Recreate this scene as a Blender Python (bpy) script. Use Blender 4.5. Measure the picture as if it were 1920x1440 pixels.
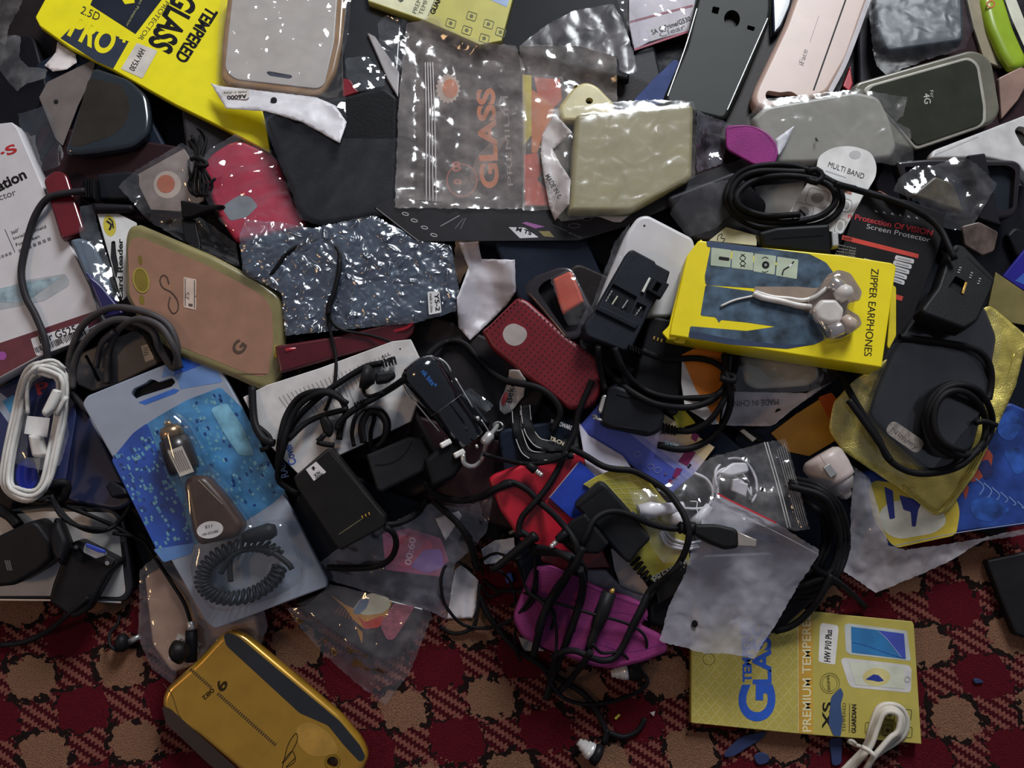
import bpy, math, random
import numpy as np
from mathutils import Vector, noise as mnoise
from mathutils.geometry import tessellate_polygon, delaunay_2d_cdt

# ------------------------------------------------------------------ camera, light, exposure
scene = bpy.context.scene
for o in list(bpy.data.objects):
    bpy.data.objects.remove(o, do_unlink=True)
TILT = math.radians(13.0)
DIST = 640.0                      # millimetres from the lens to the middle of the heap
VIEW_W = 760.0                    # millimetres across the frame at that distance
FOCAL = 36.0 * DIST / VIEW_W
CTR = np.array([0.0, 0.0, 30.0])
CAM = CTR + DIST * np.array([0.0, -math.sin(TILT), math.cos(TILT)])
cd = bpy.data.cameras.new('camera'); cd.lens = FOCAL; cd.sensor_width = 36.0
cd.clip_start = 0.01; cd.clip_end = 50
cam = bpy.data.objects.new('camera', cd); scene.collection.objects.link(cam)
cam.location = CAM * 0.001; cam.rotation_euler = (TILT, 0, 0)
scene.camera = cam

world = bpy.data.worlds.new('room_light'); scene.world = world; world.use_nodes = True
world.node_tree.nodes['Background'].inputs[0].default_value = (0.50, 0.54, 0.66, 1)
world.node_tree.nodes['Background'].inputs[1].default_value = 0.27

def area(name, loc, target, sx, sy, power, col):
    l = bpy.data.lights.new(name, 'AREA'); l.shape = 'RECTANGLE'; l.size = sx; l.size_y = sy
    l.energy = power; l.color = col
    o = bpy.data.objects.new(name, l); scene.collection.objects.link(o)
    o.location = loc
    o.rotation_euler = (Vector(target) - Vector(loc)).to_track_quat('-Z', 'Y').to_euler()
    return o
area('window_daylight', (0.8, 2.35, 1.72), (0, 0.05, 0), 0.8, 1.0, 96, (0.92, 0.96, 1.0))
area('room_lamp', (-1.5, -0.4, 1.5), (0, 0, 0), 0.25, 0.25, 5.0, (1.0, 0.62, 0.32))

vs = scene.view_settings
vs.view_transform = 'Standard'; vs.look = 'None'; vs.gamma = 1.0; vs.exposure = 0.0
try: vs.use_curve_mapping = False
except Exception: pass

# ------------------------------------------------------------------ geometry helpers (millimetres)
FPX = 1920.0 * FOCAL / 36.0
RX = np.array([1.0, 0, 0]); UY = np.array([0, math.cos(TILT), math.sin(TILT)])
FW = np.array([0, math.sin(TILT), -math.cos(TILT)])
def ray(p):
    return RX * ((p[0] - 960.0) / FPX) - UY * ((p[1] - 720.0) / FPX) + FW
def at(p, z):                                    # a photo point at a height above the carpet
    d = ray(p); t = (z - CAM[2]) / d[2]
    return CAM + d * t
class Plane:
    def __init__(s, a, b, c): s.a, s.b, s.c = a, b, c      # z = a + b x + c y
    def up(s, h):
        k = math.sqrt(1 + s.b * s.b + s.c * s.c)
        return Plane(s.a + h * k, s.b, s.c)
    def n(s):
        v = np.array([-s.b, -s.c, 1.0]); return v / np.linalg.norm(v)
    def z(s, x, y): return s.a + s.b * x + s.c * y
    def pt(s, p, h=0.0):
        d = ray(p); k = s.up(h) if h else s
        t = (k.a + k.b * CAM[0] + k.c * CAM[1] - CAM[2]) / (d[2] - k.b * d[0] - k.c * d[1])
        return CAM + d * t
# height map of the heap, two-millimetre cells
GX0, GY0, RES = -560.0, -460.0, 2.0
NX, NY = 560, 480
HM = np.zeros((NY, NX))
gx = GX0 + RES * (np.arange(NX) + .5); gy = GY0 + RES * (np.arange(NY) + .5)
def inside(poly):
    """cells of the height map inside a world polygon -> (j slice, i slice, mask)"""
    P = np.asarray(poly)[:, :2]
    i0 = max(0, int((P[:, 0].min() - GX0) / RES)); i1 = min(NX, int((P[:, 0].max() - GX0) / RES) + 2)
    j0 = max(0, int((P[:, 1].min() - GY0) / RES)); j1 = min(NY, int((P[:, 1].max() - GY0) / RES) + 2)
    X, Y = np.meshgrid(gx[i0:i1], gy[j0:j1]); m = np.zeros(X.shape, bool)
    n = len(P)
    for k in range(n):
        x0, y0 = P[k]; x1, y1 = P[(k + 1) % n]
        if y0 == y1: continue
        c = ((y0 > Y) != (y1 > Y)) & (X < (x1 - x0) * (Y - y0) / (y1 - y0) + x0)
        m ^= c
    return slice(j0, j1), slice(i0, i1), m, X, Y
def hm_at(x, y, rad=0.0):
    i = int((x - GX0) / RES); j = int((y - GY0) / RES); k = int(rad / RES + .5)
    i = min(max(i, k), NX - 1 - k); j = min(max(j, k), NY - 1 - k)
    return HM[j - k:j + k + 1, i - k:i + k + 1].max()
def rest(px, slope=0.22, q=96, flat=False):
    """the plane on which something with this outline comes to rest on the heap"""
    z = 25.0; pl = None
    for it in range(3):
        W = [(pl.pt(p) if pl else at(p, z)) for p in px]
        js, is_, m, X, Y = inside(W)
        if m.sum() < 3:
            x, y = np.mean(np.array(W), 0)[:2]; return Plane(hm_at(x, y, 2), 0, 0)
        h = HM[js, is_][m]; x = X[m]; y = Y[m]; w = np.ones_like(h)
        A = np.stack([np.ones_like(x), x, y], 1)
        for r in range(5):
            sw = np.sqrt(w)[:, None]
            c = np.linalg.lstsq(np.vstack([A * sw, [[0, 8, 0], [0, 0, 8]]]), np.concatenate([h * sw[:, 0], [0, 0]]), rcond=None)[0]
            w = np.exp(np.clip((h - A @ c) / 3.0, -5, 2.5))
        g = math.hypot(c[1], c[2])
        if flat: c[1] = c[2] = 0
        elif g > slope: c[1] *= slope / g; c[2] *= slope / g
        c[0] += np.percentile(h - c[1] * x - c[2] * y - c[0], q)
        pl = Plane(*c)
    return pl
def stamp(poly, pl):
    js, is_, m, X, Y = inside(poly)
    H = HM[js, is_]; Z = pl.z(X, Y)
    H[m] = np.maximum(H[m], Z[m])

# ------------------------------------------------------------------ materials
def lin(hexs):
    hexs = hexs.lstrip('#'); o = []
    for k in (0, 2, 4):
        v = int(hexs[k:k + 2], 16) / 255.0
        o.append(v / 12.92 if v <= .04045 else ((v + .055) / 1.055) ** 2.4)
    return (*o, 1.0)
MATS = {}
def M(col, rough=0.5, spec=0.5, metal=0.0, mott=0.18, mscale=60.0, bump=0.0, bscale=900.0, coat=0.0, alpha=1.0, sss=0.0):
    key = (col, rough, spec, metal, mott, mscale, bump, bscale, coat, alpha)
    if key in MATS: return MATS[key]
    m = bpy.data.materials.new('material_' + col.strip('#')); m.use_nodes = True
    if max(lin(col)[:3]) < .035 and not coat and not metal: rough = max(rough, .5); spec = min(spec, .14)
    nt = m.node_tree; b = nt.nodes['Principled BSDF']
    b.inputs['Roughness'].default_value = rough; b.inputs['Specular IOR Level'].default_value = spec
    b.inputs['Metallic'].default_value = metal; b.inputs['Coat Weight'].default_value = coat
    b.inputs['Coat Roughness'].default_value = 0.08
    c = lin(col); b.inputs['Base Color'].default_value = c
    tc = nt.nodes.new('ShaderNodeTexCoord')
    if mott:
        nz = nt.nodes.new('ShaderNodeTexNoise'); nz.inputs['Scale'].default_value = mscale; nz.inputs['Detail'].default_value = 6
        nt.links.new(tc.outputs['Object'], nz.inputs['Vector'])
        mr = nt.nodes.new('ShaderNodeMapRange'); mr.inputs[1].default_value = .3; mr.inputs[2].default_value = .7
        mr.inputs[3].default_value = 1 - mott; mr.inputs[4].default_value = 1 + mott
        nt.links.new(nz.outputs['Fac'], mr.inputs[0])
        mx = nt.nodes.new('ShaderNodeVectorMath'); mx.operation = 'SCALE'; mx.inputs[0].default_value = c[:3]
        nt.links.new(mr.outputs[0], mx.inputs['Scale']); nt.links.new(mx.outputs[0], b.inputs['Base Color'])
    if bump:
        n2 = nt.nodes.new('ShaderNodeTexNoise'); n2.inputs['Scale'].default_value = bscale; n2.inputs['Detail'].default_value = 3
        nt.links.new(tc.outputs['Object'], n2.inputs['Vector'])
        bp = nt.nodes.new('ShaderNodeBump'); bp.inputs['Strength'].default_value = bump; bp.inputs['Distance'].default_value = 0.0006
        nt.links.new(n2.outputs['Fac'], bp.inputs['Height']); nt.links.new(bp.outputs[0], b.inputs['Normal'])
    if alpha < 1: b.inputs['Alpha'].default_value = alpha
    MATS[key] = m; return m
def FILM(col='#ffffff', haze=0.10, rough=0.12, gloss=0.22, tint='#ffffff', crinkle=75.0, cstr=.6, cdist=.0022, patch=.16):
    """thin clear polythene: mostly see-through, a little milky, with a sheen"""
    key = ('film', col, haze, rough, gloss, tint, crinkle, cstr, cdist, patch)
    if key in MATS: return MATS[key]
    m = bpy.data.materials.new('polythene'); m.use_nodes = True; nt = m.node_tree
    nt.nodes.remove(nt.nodes['Principled BSDF']); out = nt.nodes['Material Output']
    tr = nt.nodes.new('ShaderNodeBsdfTransparent'); tr.inputs[0].default_value = lin(tint)
    df = nt.nodes.new('ShaderNodeBsdfDiffuse'); df.inputs[0].default_value = lin(col)
    gl = nt.nodes.new('ShaderNodeBsdfGlossy'); gl.inputs['Roughness'].default_value = rough
    tc = nt.nodes.new('ShaderNodeTexCoord')
    nz = nt.nodes.new('ShaderNodeTexNoise'); nz.inputs['Scale'].default_value = 55; nz.inputs['Detail'].default_value = 7
    nt.links.new(tc.outputs['Object'], nz.inputs['Vector'])
    mr = nt.nodes.new('ShaderNodeMapRange'); mr.inputs[1].default_value = .42; mr.inputs[2].default_value = .76
    mr.inputs[3].default_value = haze * patch; mr.inputs[4].default_value = min(1, haze * .9)
    nt.links.new(nz.outputs['Fac'], mr.inputs[0])
    # creases turn whitish
    cw = nt.nodes.new('ShaderNodeTexNoise'); cw.noise_type = 'RIDGED_MULTIFRACTAL'; cw.inputs['Scale'].default_value = crinkle; cw.inputs['Detail'].default_value = 2.0
    cw.inputs['Distortion'].default_value = .6; nt.links.new(tc.outputs['Object'], cw.inputs['Vector'])
    mc = nt.nodes.new('ShaderNodeMapRange'); mc.inputs[1].default_value = .75; mc.inputs[2].default_value = 1.1; mc.inputs[3].default_value = 0; mc.inputs[4].default_value = min(.3, .03 + haze * .35) * min(1, cstr * 2)
    nt.links.new(cw.outputs['Fac'], mc.inputs[0])
    hz = nt.nodes.new('ShaderNodeMath'); hz.operation = 'ADD'; nt.links.new(mr.outputs[0], hz.inputs[0]); nt.links.new(mc.outputs[0], hz.inputs[1])
    m1 = nt.nodes.new('ShaderNodeMixShader'); nt.links.new(hz.outputs[0], m1.inputs[0])
    nt.links.new(tr.outputs[0], m1.inputs[1]); nt.links.new(df.outputs[0], m1.inputs[2])
    cz = nt.nodes.new('ShaderNodeTexNoise'); cz.noise_type = 'RIDGED_MULTIFRACTAL'; cz.inputs['Scale'].default_value = crinkle; cz.inputs['Detail'].default_value = 2.0
    cz.inputs['Distortion'].default_value = .6; nt.links.new(tc.outputs['Object'], cz.inputs['Vector'])
    bp = nt.nodes.new('ShaderNodeBump'); bp.inputs['Strength'].default_value = cstr; bp.inputs['Distance'].default_value = cdist
    nt.links.new(cz.outputs['Fac'], bp.inputs['Height']); nt.links.new(bp.outputs[0], gl.inputs['Normal']); nt.links.new(bp.outputs[0], df.inputs['Normal'])
    lw = nt.nodes.new('ShaderNodeLayerWeight'); lw.inputs['Blend'].default_value = .25
    ma = nt.nodes.new('ShaderNodeMath'); ma.operation = 'MULTIPLY_ADD'; ma.inputs[1].default_value = gloss * .9; ma.inputs[2].default_value = gloss * .17
    ma.use_clamp = True
    nt.links.new(lw.outputs['Facing'], ma.inputs[0])
    m2 = nt.nodes.new('ShaderNodeMixShader'); nt.links.new(ma.outputs[0], m2.inputs[0])
    nt.links.new(m1.outputs[0], m2.inputs[1]); nt.links.new(gl.outputs[0], m2.inputs[2])
    nt.links.new(m2.outputs[0], out.inputs[0])
    MATS[key] = m; return m

# ------------------------------------------------------------------ object makers
COL = scene.collection
WL = {}; PLN = {}
def mk(name, verts, faces, mat, parent=None, smooth=None, midx=None, plane=None, tag=None):
    V = np.asarray(verts, float)
    if parent is None:
        loc = np.array([*(V[:, :2].min(0) + V[:, :2].max(0)) / 2, V[:, 2].min()])
    else: loc = WL[parent]
    me = bpy.data.meshes.new(name)
    me.from_pydata(((V - loc) * .001).tolist(), [], faces)
    for m in (mat if isinstance(mat, (list, tuple)) else [mat]): me.materials.append(m)
    if midx is not None: me.polygons.foreach_set('material_index', midx)
    if smooth is True: me.polygons.foreach_set('use_smooth', [True] * len(faces))
    elif smooth is not None: me.polygons.foreach_set('use_smooth', smooth)
    me.update()
    o = bpy.data.objects.new(name, me); COL.objects.link(o)
    if parent is None: o.location = loc * .001
    else: o.parent = parent
    WL[o] = loc
    if plane: PLN[o] = plane
    if tag: label(o, *tag)
    return o
def label(o, lab, cat, group=None, kind=None):
    o['label'] = lab
    if cat: o['category'] = cat
    if group: o['group'] = group
    if kind: o['kind'] = kind
    return o
def rnd(px, r, seg=5):
    """round the corners of a photo outline; r in pixels, one number or one per corner"""
    P = [np.array(p[:2], float) for p in px]; n = len(P); out = []
    for k in range(n):
        rr = px[k][2] if len(px[k]) > 2 else r
        a, b, c = P[k - 1], P[k], P[(k + 1) % n]
        u = a - b; v = c - b; lu, lv = np.linalg.norm(u), np.linalg.norm(v)
        if rr <= 0.3 or lu < 1e-6 or lv < 1e-6: out.append(b); continue
        d = min(rr, lu * .48, lv * .48); s = b + u / lu * d; e = b + v / lv * d
        for t in np.linspace(0, 1, seg + 1): out.append((1 - t) ** 2 * s + 2 * t * (1 - t) * b + t * t * e)
    return out
def ccw(P2):
    x, y = P2[:, 0], P2[:, 1]
    return np.sum(x * np.roll(y, -1) - np.roll(x, -1) * y) > 0
def off2(P, d):
    """move a ccw polygon inward"""
    a = P - np.roll(P, 1, 0); b = np.roll(P, -1, 0) - P
    na = np.stack([-a[:, 1], a[:, 0]], 1); nb = np.stack([-b[:, 1], b[:, 0]], 1)
    na /= np.linalg.norm(na, axis=1)[:, None] + 1e-9; nb /= np.linalg.norm(nb, axis=1)[:, None] + 1e-9
    m = na + nb; l = np.linalg.norm(m, axis=1)[:, None] + 1e-9; m /= l
    c = np.clip(np.sum(m * na, 1), .45, 1)[:, None]
    Q = P + m * d / c
    for _ in range(4):                       # edges that turned over collapse to a point
        e0 = np.roll(P, -1, 0) - P; e1 = np.roll(Q, -1, 0) - Q; bad = np.where(np.sum(e0 * e1, 1) < 0)[0]
        if len(bad) == 0: break
        for i in bad:
            j = (i + 1) % len(Q); mid = (Q[i] + Q[j]) / 2; Q[i] = mid; Q[j] = mid
    return Q
def inpoly(p, P):
    c = False
    for k in range(len(P)):
        (x0, y0), (x1, y1) = P[k][:2], P[(k + 1) % len(P)][:2]
        if (y0 > p[1]) != (y1 > p[1]) and p[0] < (x1 - x0) * (p[1] - y0) / (y1 - y0) + x0: c = not c
    return c
def slab(name, px, th, mat, r=0, bev=0.5, parent=None, tag=None, holes=(), pl=None, seg=3, sink=0.0, slope=.22, q=96,
         lift=0.0, flat=False, nostamp=False, hmat=None, taper=0.0, wob=0.0):
    """a solid plate seen from above: outline in photo points, thickness in millimetres, rounded upper edge.
       holes: (outline, depth, corner radius) recesses, floor in hmat"""
    px = rnd([(*p[:2], max(p[2] if len(p) > 2 else r, bev * 2.2 if bev > 1 else 0)) for p in px], r)
    if pl is None: pl = rest(px, slope, q, flat).up(th - sink + lift + 0.15)   # the upper face
    W = np.array([pl.pt(p) for p in px])
    if not ccw(W[:, :2]): W = W[::-1]
    keep = np.linalg.norm(W - np.roll(W, 1, 0), axis=1) > .02; W = W[keep]
    n = pl.n(); e1 = np.cross([0, 1.0, 0], n); e1 /= np.linalg.norm(e1); e2 = np.cross(n, e1)
    o0 = W.mean(0); P2 = np.stack([(W - o0) @ e1, (W - o0) @ e2], 1)
    w3 = lambda Q, d: o0 + Q[:, :1] * e1 + Q[:, 1:2] * e2 - n * d
    N = len(W); V = []; F = []; S = []; MI = []
    bev = min(bev, th * .9); ks = max(1, seg)
    rings = [(off2(P2, taper) if taper else P2, th)]
    if taper == 0 and th > 3 and bev > .8: rings = [(off2(P2, bev * .6), th), (P2, th - bev * .6)]
    for j in range(ks + 1):
        a = math.pi / 2 * j / ks
        rings.append((off2(P2, bev * (1 - math.cos(a))), bev * (1 - math.sin(a))))
    for Q, d in rings: V.extend(w3(Q, d))
    for k in range(len(rings) - 1):
        for i in range(N):
            F.append((k * N + i, k * N + (i + 1) % N, (k + 1) * N + (i + 1) % N, (k + 1) * N + i)); S.append(k > 0 or taper == 0); MI.append(0)
    F.append(tuple(range(N - 1, -1, -1))); S.append(False); MI.append(0)
    top0 = (len(rings) - 1) * N; capQ = rings[-1][0]
    loops = [[Vector((float(q_[0]), float(q_[1]))) for q_ in capQ]]; idx = list(range(top0, top0 + N))
    if True:
        for h in holes:
            hp = rnd(h[0], h[2] if len(h) > 2 else 0); HW = np.array([pl.pt(p) for p in hp])
            if ccw(HW[:, :2]): HW = HW[::-1]
            H2 = np.stack([(HW - o0) @ e1, (HW - o0) @ e2], 1); b0 = len(V); nh = len(HW)
            V.extend(w3(H2, 0)); V.extend(w3(H2, h[1]))
            for i in range(nh):
                F.append((b0 + i, b0 + (i + 1) % nh, b0 + nh + (i + 1) % nh, b0 + nh + i)); S.append(False); MI.append(0)
            F.append(tuple(range(b0 + 2 * nh - 1, b0 + nh - 1, -1))); S.append(False); MI.append(1 if hmat else 0)
            loops.append([Vector((float(q_[0]), float(q_[1]))) for q_ in H2]); idx += list(range(b0, b0 + nh))
        flat_ = [p for l in loops for p in l]; fl = []; k0 = 0
        for l in loops: fl.append(list(range(k0, k0 + len(l)))); k0 += len(l)
        vo, _, fo, ov, *_ = delaunay_2d_cdt(flat_, [], fl, 1, 1e-5)
        mp_ = []
        for v, src in zip(vo, ov):
            if src: mp_.append(idx[src[0]])
            else: mp_.append(len(V)); V.append(o0 + v.x * e1 + v.y * e2)
        for t in fo:
            if holes:
                cx_, cy_ = sum(vo[i].x for i in t) / 3, sum(vo[i].y for i in t) / 3
                if any(inpoly((cx_, cy_), l) for l in loops[1:]): continue
            a, b, c = (mp_[i] for i in t)
            A, B, C = (np.asarray(V[i]) for i in (a, b, c))
            if np.dot(np.cross(B - A, C - A), n) < 0: b, c = c, b
            F.append((a, b, c)); S.append(False); MI.append(0)
    ob = mk(name, V, F, [mat, hmat] if hmat else mat, parent, S, MI, pl, tag)
    if not nostamp: stamp(W, pl)
    return ob
def pr(ob, px, mat, name='print', r=0, h=0.12, pl=None, parent=None):
    """a flat printed shape or sticker on the upper face of ob"""
    pl = pl or PLN[ob]; px = rnd(px, r, 4)
    W = np.array([pl.pt(p, h) for p in px])
    if not ccw(W[:, :2]): W = W[::-1]
    n = len(W); B = W - pl.n() * .1
    F = [tuple(range(n))] + [(i, n + i, n + (i + 1) % n, (i + 1) % n) for i in range(n)]
    o = mk(name, np.vstack([W, B]), F, mat, parent or ob); PLN[o] = pl
    return o
def prs(ob, polys, mat, name='print', h=0.12, pl=None):
    """several flat printed shapes of one motif as one part"""
    pl = pl or PLN[ob]; V = []; F = []
    for px in polys:
        W = np.array([pl.pt(p, h) for p in px])
        if not ccw(W[:, :2]): W = W[::-1]
        b = len(V); V.extend(W); F.append(tuple(range(b, b + len(W))))
    return mk(name, V, F, mat, ob)
def curve(pts, step=6.0, closed=False):
    """smooth photo-space curve through points (Catmull-Rom), resampled"""
    P = [np.array(p, float) for p in pts]
    if closed: P = [P[-1]] + P + [P[0], P[1]]
    else: P = [2 * P[0] - P[1]] + P + [2 * P[-1] - P[-2]]
    out = []
    for k in range(1, len(P) - 2):
        a, b, c, d = P[k - 1:k + 3]; n = max(2, int(np.linalg.norm((c - b)[:2]) / step))
        for t in np.arange(n) / n:
            out.append(.5 * (2 * b + (c - a) * t + (2 * a - 5 * b + 4 * c - d) * t * t + (3 * b - a - 3 * c + d) * t ** 3))
    if not closed: out.append(P[-2])
    return np.array(out)
def line(ob, pts, w, mat, name='print', h=0.14, pl=None, smooth=True, closed=False):
    """a printed or drawn line, width in photo pixels"""
    pl = pl or PLN[ob]
    C = curve(pts, 4, closed) if smooth else np.array(pts, float)
    if closed: C = np.vstack([C, C[:1]])
    T = np.gradient(C, axis=0); T /= np.linalg.norm(T, axis=1)[:, None] + 1e-9; Nn = np.stack([-T[:, 1], T[:, 0]], 1)
    V = [pl.pt(p, h) for p in C + Nn * w / 2] + [pl.pt(p, h) for p in C - Nn * w / 2]; n = len(C)
    return mk(name, V, [(i, i + 1, n + i + 1, n + i) for i in range(n - 1)], mat, ob)
def circ(c, rx, ry=None, a=0, n=20):
    ry = ry or rx; ca, sa = math.cos(math.radians(a)), math.sin(math.radians(a))
    return [(c[0] + rx * math.cos(t) * ca - ry * math.sin(t) * sa, c[1] + rx * math.cos(t) * sa + ry * math.sin(t) * ca)
            for t in np.linspace(0, 2 * math.pi, n, endpoint=False)]
TX = {}
def glyphs(s, bold, shear):
    k = (s, bold, shear)
    if k not in TX:
        c = bpy.data.curves.new('t', 'FONT'); c.body = s; c.offset = bold; c.shear = shear; c.resolution_u = 6; c.size = 1
        o = bpy.data.objects.new('t', c); COL.objects.link(o)
        bpy.context.view_layer.update()
        me = bpy.data.meshes.new_from_object(o.evaluated_get(bpy.context.evaluated_depsgraph_get()))
        TX[k] = (np.array([v.co[:2] for v in me.vertices]), [tuple(p.vertices) for p in me.polygons])
        bpy.data.objects.remove(o); bpy.data.curves.remove(c); bpy.data.meshes.remove(me)
    return TX[k]
def text(ob, s, a, b, hpx, mat, bold=0.0, shear=0.0, h=0.16, pl=None, name='lettering', parent=None):
    """lettering whose baseline runs from photo point a to b; hpx = capital height in pixels"""
    pl = pl or PLN[ob]; V, F = glyphs(s, bold, shear)
    if len(V) == 0: return
    a = np.array(a, float); b = np.array(b, float); L = np.linalg.norm(b - a); d = (b - a) / L; u = np.array([d[1], -d[0]])
    x0, x1 = V[:, 0].min(), V[:, 0].max(); cap = 0.69
    W = [pl.pt(a + d * (v[0] - x0) / (x1 - x0) * L + u * v[1] / cap * hpx, h) for v in V]
    return mk(name, W, F, mat, parent or ob)
def boxblur(A, k):
    for ax in (0, 1):
        B = np.zeros_like(A); n = 0
        for s in range(-k, k + 1):
            B += np.roll(A, s, ax); n += 1
        A = B / n
    return A
def maxf(A, k):
    B = A.copy()
    for s in range(-k, k + 1): B = np.maximum(B, np.roll(A, s, 1))
    C = B.copy()
    for s in range(-k, k + 1): C = np.maximum(C, np.roll(B, s, 0))
    return C
def film(name, px, mat, amp=0.8, scale=16.0, r=3, gap=0.7, step=6.0, parent=None, tag=None, jag=1.1, seed=None, sag=5.0,
         edge=0.0, dirn=None, drape=2, th=0.25, stretch=1.0, lift=0.0):
    """a sheet or bag of thin plastic or paper draped over whatever already lies there, with creases"""
    jag = jag if mat.name.startswith('polythene') else min(jag, .4); seed = seed if seed is not None else (sum(ord(c) for c in name) + len(WL)); rg = random.Random(seed)
    px = rnd(px, r, 3); B = []
    n = len(px)
    for k in range(n):
        p, q_ = np.array(px[k]), np.array(px[(k + 1) % n]); m = max(1, int(np.linalg.norm(q_ - p) / step + .5))
        for t in range(m):
            c = p + (q_ - p) * t / m
            if jag: c = c + np.array([rg.uniform(-jag, jag), rg.uniform(-jag, jag)])
            B.append(c)
    pl = rest(px, .2, 90)
    W = np.array([pl.pt(p) for p in px]); js, is_, m, X, Y = inside(W)
    j0, j1 = max(0, js.start - 12), min(NY, js.stop + 12); i0, i1 = max(0, is_.start - 12), min(NX, is_.stop + 12)
    XX, YY = np.meshgrid(gx[i0:i1], gy[j0:j1])
    D = np.maximum(HM[j0:j1, i0:i1], pl.z(XX, YY) - sag)
    D = np.maximum(boxblur(maxf(D, drape), drape + 1), D) + gap + lift
    def dz(x, y):
        fx = (x - gx[i0]) / RES; fy = (y - gy[j0]) / RES
        i = int(min(max(fx, 0), D.shape[1] - 2)); j = int(min(max(fy, 0), D.shape[0] - 2)); u = min(max(fx - i, 0), 1); v = min(max(fy - j, 0), 1)
        return (D[j, i] * (1 - u) + D[j, i + 1] * u) * (1 - v) + (D[j + 1, i] * (1 - u) + D[j + 1, i + 1] * u) * v
    ang = math.radians(dirn if dirn is not None else rg.uniform(0, 180)); ca, sa = math.cos(ang), math.sin(ang)
    ox = rg.uniform(-99, 99)
    def cr(x, y):
        u = (x * ca + y * sa) / stretch; v = -x * sa + y * ca
        a = abs(mnoise.noise((u / scale + ox, v / scale, ox))) * 1.0
        b = abs(mnoise.noise((u / scale * 2.3 + ox, v / scale * 2.3, 7.0 + ox))) * .45
        c = mnoise.noise((u / scale * .5, v / scale * .5, 3 + ox)) * .8
        return amp * 1.6 * (a + b + c * .6)
    xs = [p[0] for p in B]; ys = [p[1] for p in B]
    pts = [Vector((float(p[0]), float(p[1]))) for p in B]; nb = len(pts)
    # interior points, jittered
    PP = np.array(B); gxs = np.arange(min(xs), max(xs), step); gys = np.arange(min(ys), max(ys), step)
    QX, QY = np.meshgrid(gxs, gys); QX = QX + np.array([[rg.uniform(-.3, .3) * step for _ in gxs] for _ in gys]); QY = QY + np.array([[rg.uniform(-.3, .3) * step for _ in gxs] for _ in gys])
    mk_ = np.zeros(QX.shape, bool); dmin = np.full(QX.shape, 1e9)
    for k in range(nb):
        (x0, y0), (x1, y1) = PP[k], PP[(k + 1) % nb]
        dmin = np.minimum(dmin, np.hypot(QX - x0, QY - y0))
        if y0 != y1: mk_ ^= ((y0 > QY) != (y1 > QY)) & (QX < (x1 - x0) * (QY - y0) / (y1 - y0) + x0)
    sel = mk_ & (dmin > step * .55)
    pts += [Vector((float(a), float(b))) for a, b in zip(QX[sel], QY[sel])]
    vo, _, fo, *_ = delaunay_2d_cdt(pts, [], [list(range(nb))], 1, 1e-4)
    V = []; z = pl.a
    for v in vo:
        p = (v.x, v.y); w = pl.pt(p); zz = w[2]
        for _ in range(3):
            w = at(p, zz); zz = dz(w[0], w[1])
        w = at(p, zz + cr(w[0], w[1])); V.append(w)
    F = []
    for f in fo:
        A_, B_, C_ = (V[i] for i in f[:3])
        F.append(tuple(f) if np.cross(B_ - A_, C_ - A_)[2] > 0 else tuple(reversed(f)))
    o = mk(name, V, F, mat, parent, True, None, pl.up(gap + .5), tag)
    if th and not mat.name.startswith('polythene'):
        md = o.modifiers.new('thickness', 'SOLIDIFY'); md.thickness = th * .001; md.offset = -1
    # the film raises the heap a little
    VV = np.array(V); ii = np.clip(((VV[:, 0] - GX0) / RES).astype(int), 0, NX - 1); jj = np.clip(((VV[:, 1] - GY0) / RES).astype(int), 0, NY - 1)
    np.maximum.at(HM, (jj, ii), VV[:, 2])
    return o
def sit(ob, px, h=0.5):
    """plane of a patch lying on whatever is on top there (for stickers on wrinkled film)"""
    return rest(px, .35, 85).up(h)
def sticker(ob, px, mat, r=2, name='label_sticker', h=0.5):
    pl = sit(ob, px, h); o = pr(ob, px, mat, name, r, 0.1, pl); PLN[o] = pl
    W = np.array([pl.pt(p, .2) for p in px]); stamp(W, pl); return o
def tube(name, pts, rad, mat, parent=None, tag=None, step=7.0, sides=8, lift=0.0, smooth=4, stampit=True, closed=False, floorz=None, zoff=0.0, tip=None):
    """a cable lying on the heap along photo points (x, y) or (x, y, extra lift in mm)"""
    P = [(*p[:2], p[2] if len(p) > 2 else 0.0) for p in pts]
    C = curve(P, step, closed); n = len(C)
    Z = np.zeros(n); pend = []
    xy = np.zeros((n, 2))
    for i in range(n):
        z = 25.0
        for _ in range(3):
            w = at(C[i], z); z = hm_at(w[0], w[1], rad * .6) + rad
        Z[i] = z; xy[i] = w[:2]
        pend.append((w[0], w[1], z + rad))
        if stampit and len(pend) > max(3, int(rad * 5 / (step * .4)) + 2):
            x, y, zt = pend.pop(0); ii = int((x - GX0) / RES); jj = int((y - GY0) / RES)
            if 1 <= ii < NX - 1 and 1 <= jj < NY - 1:
                k = 1 if rad > 1.3 else 0
                S_ = HM[jj - k:jj + k + 1, ii - k:ii + k + 1]; np.maximum(S_, zt - .3, out=S_)
    # a stiff cord: rolling maximum, then an average
    k = smooth; Zp = np.pad(Z, k, mode='edge'); Z = np.array([Zp[i:i + 2 * k + 1].max() * .55 + Zp[i:i + 2 * k + 1].mean() * .45 for i in range(n)])
    Zp = np.pad(Z, k, mode='edge'); Z = np.array([Zp[i:i + 2 * k + 1].mean() for i in range(n)])
    Z = Z + C[:, 2] + lift
    Wp = np.array([at(C[i], Z[i]) for i in range(n)])
    return tube3(name, Wp, rad, mat, parent, tag, sides, closed)
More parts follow.
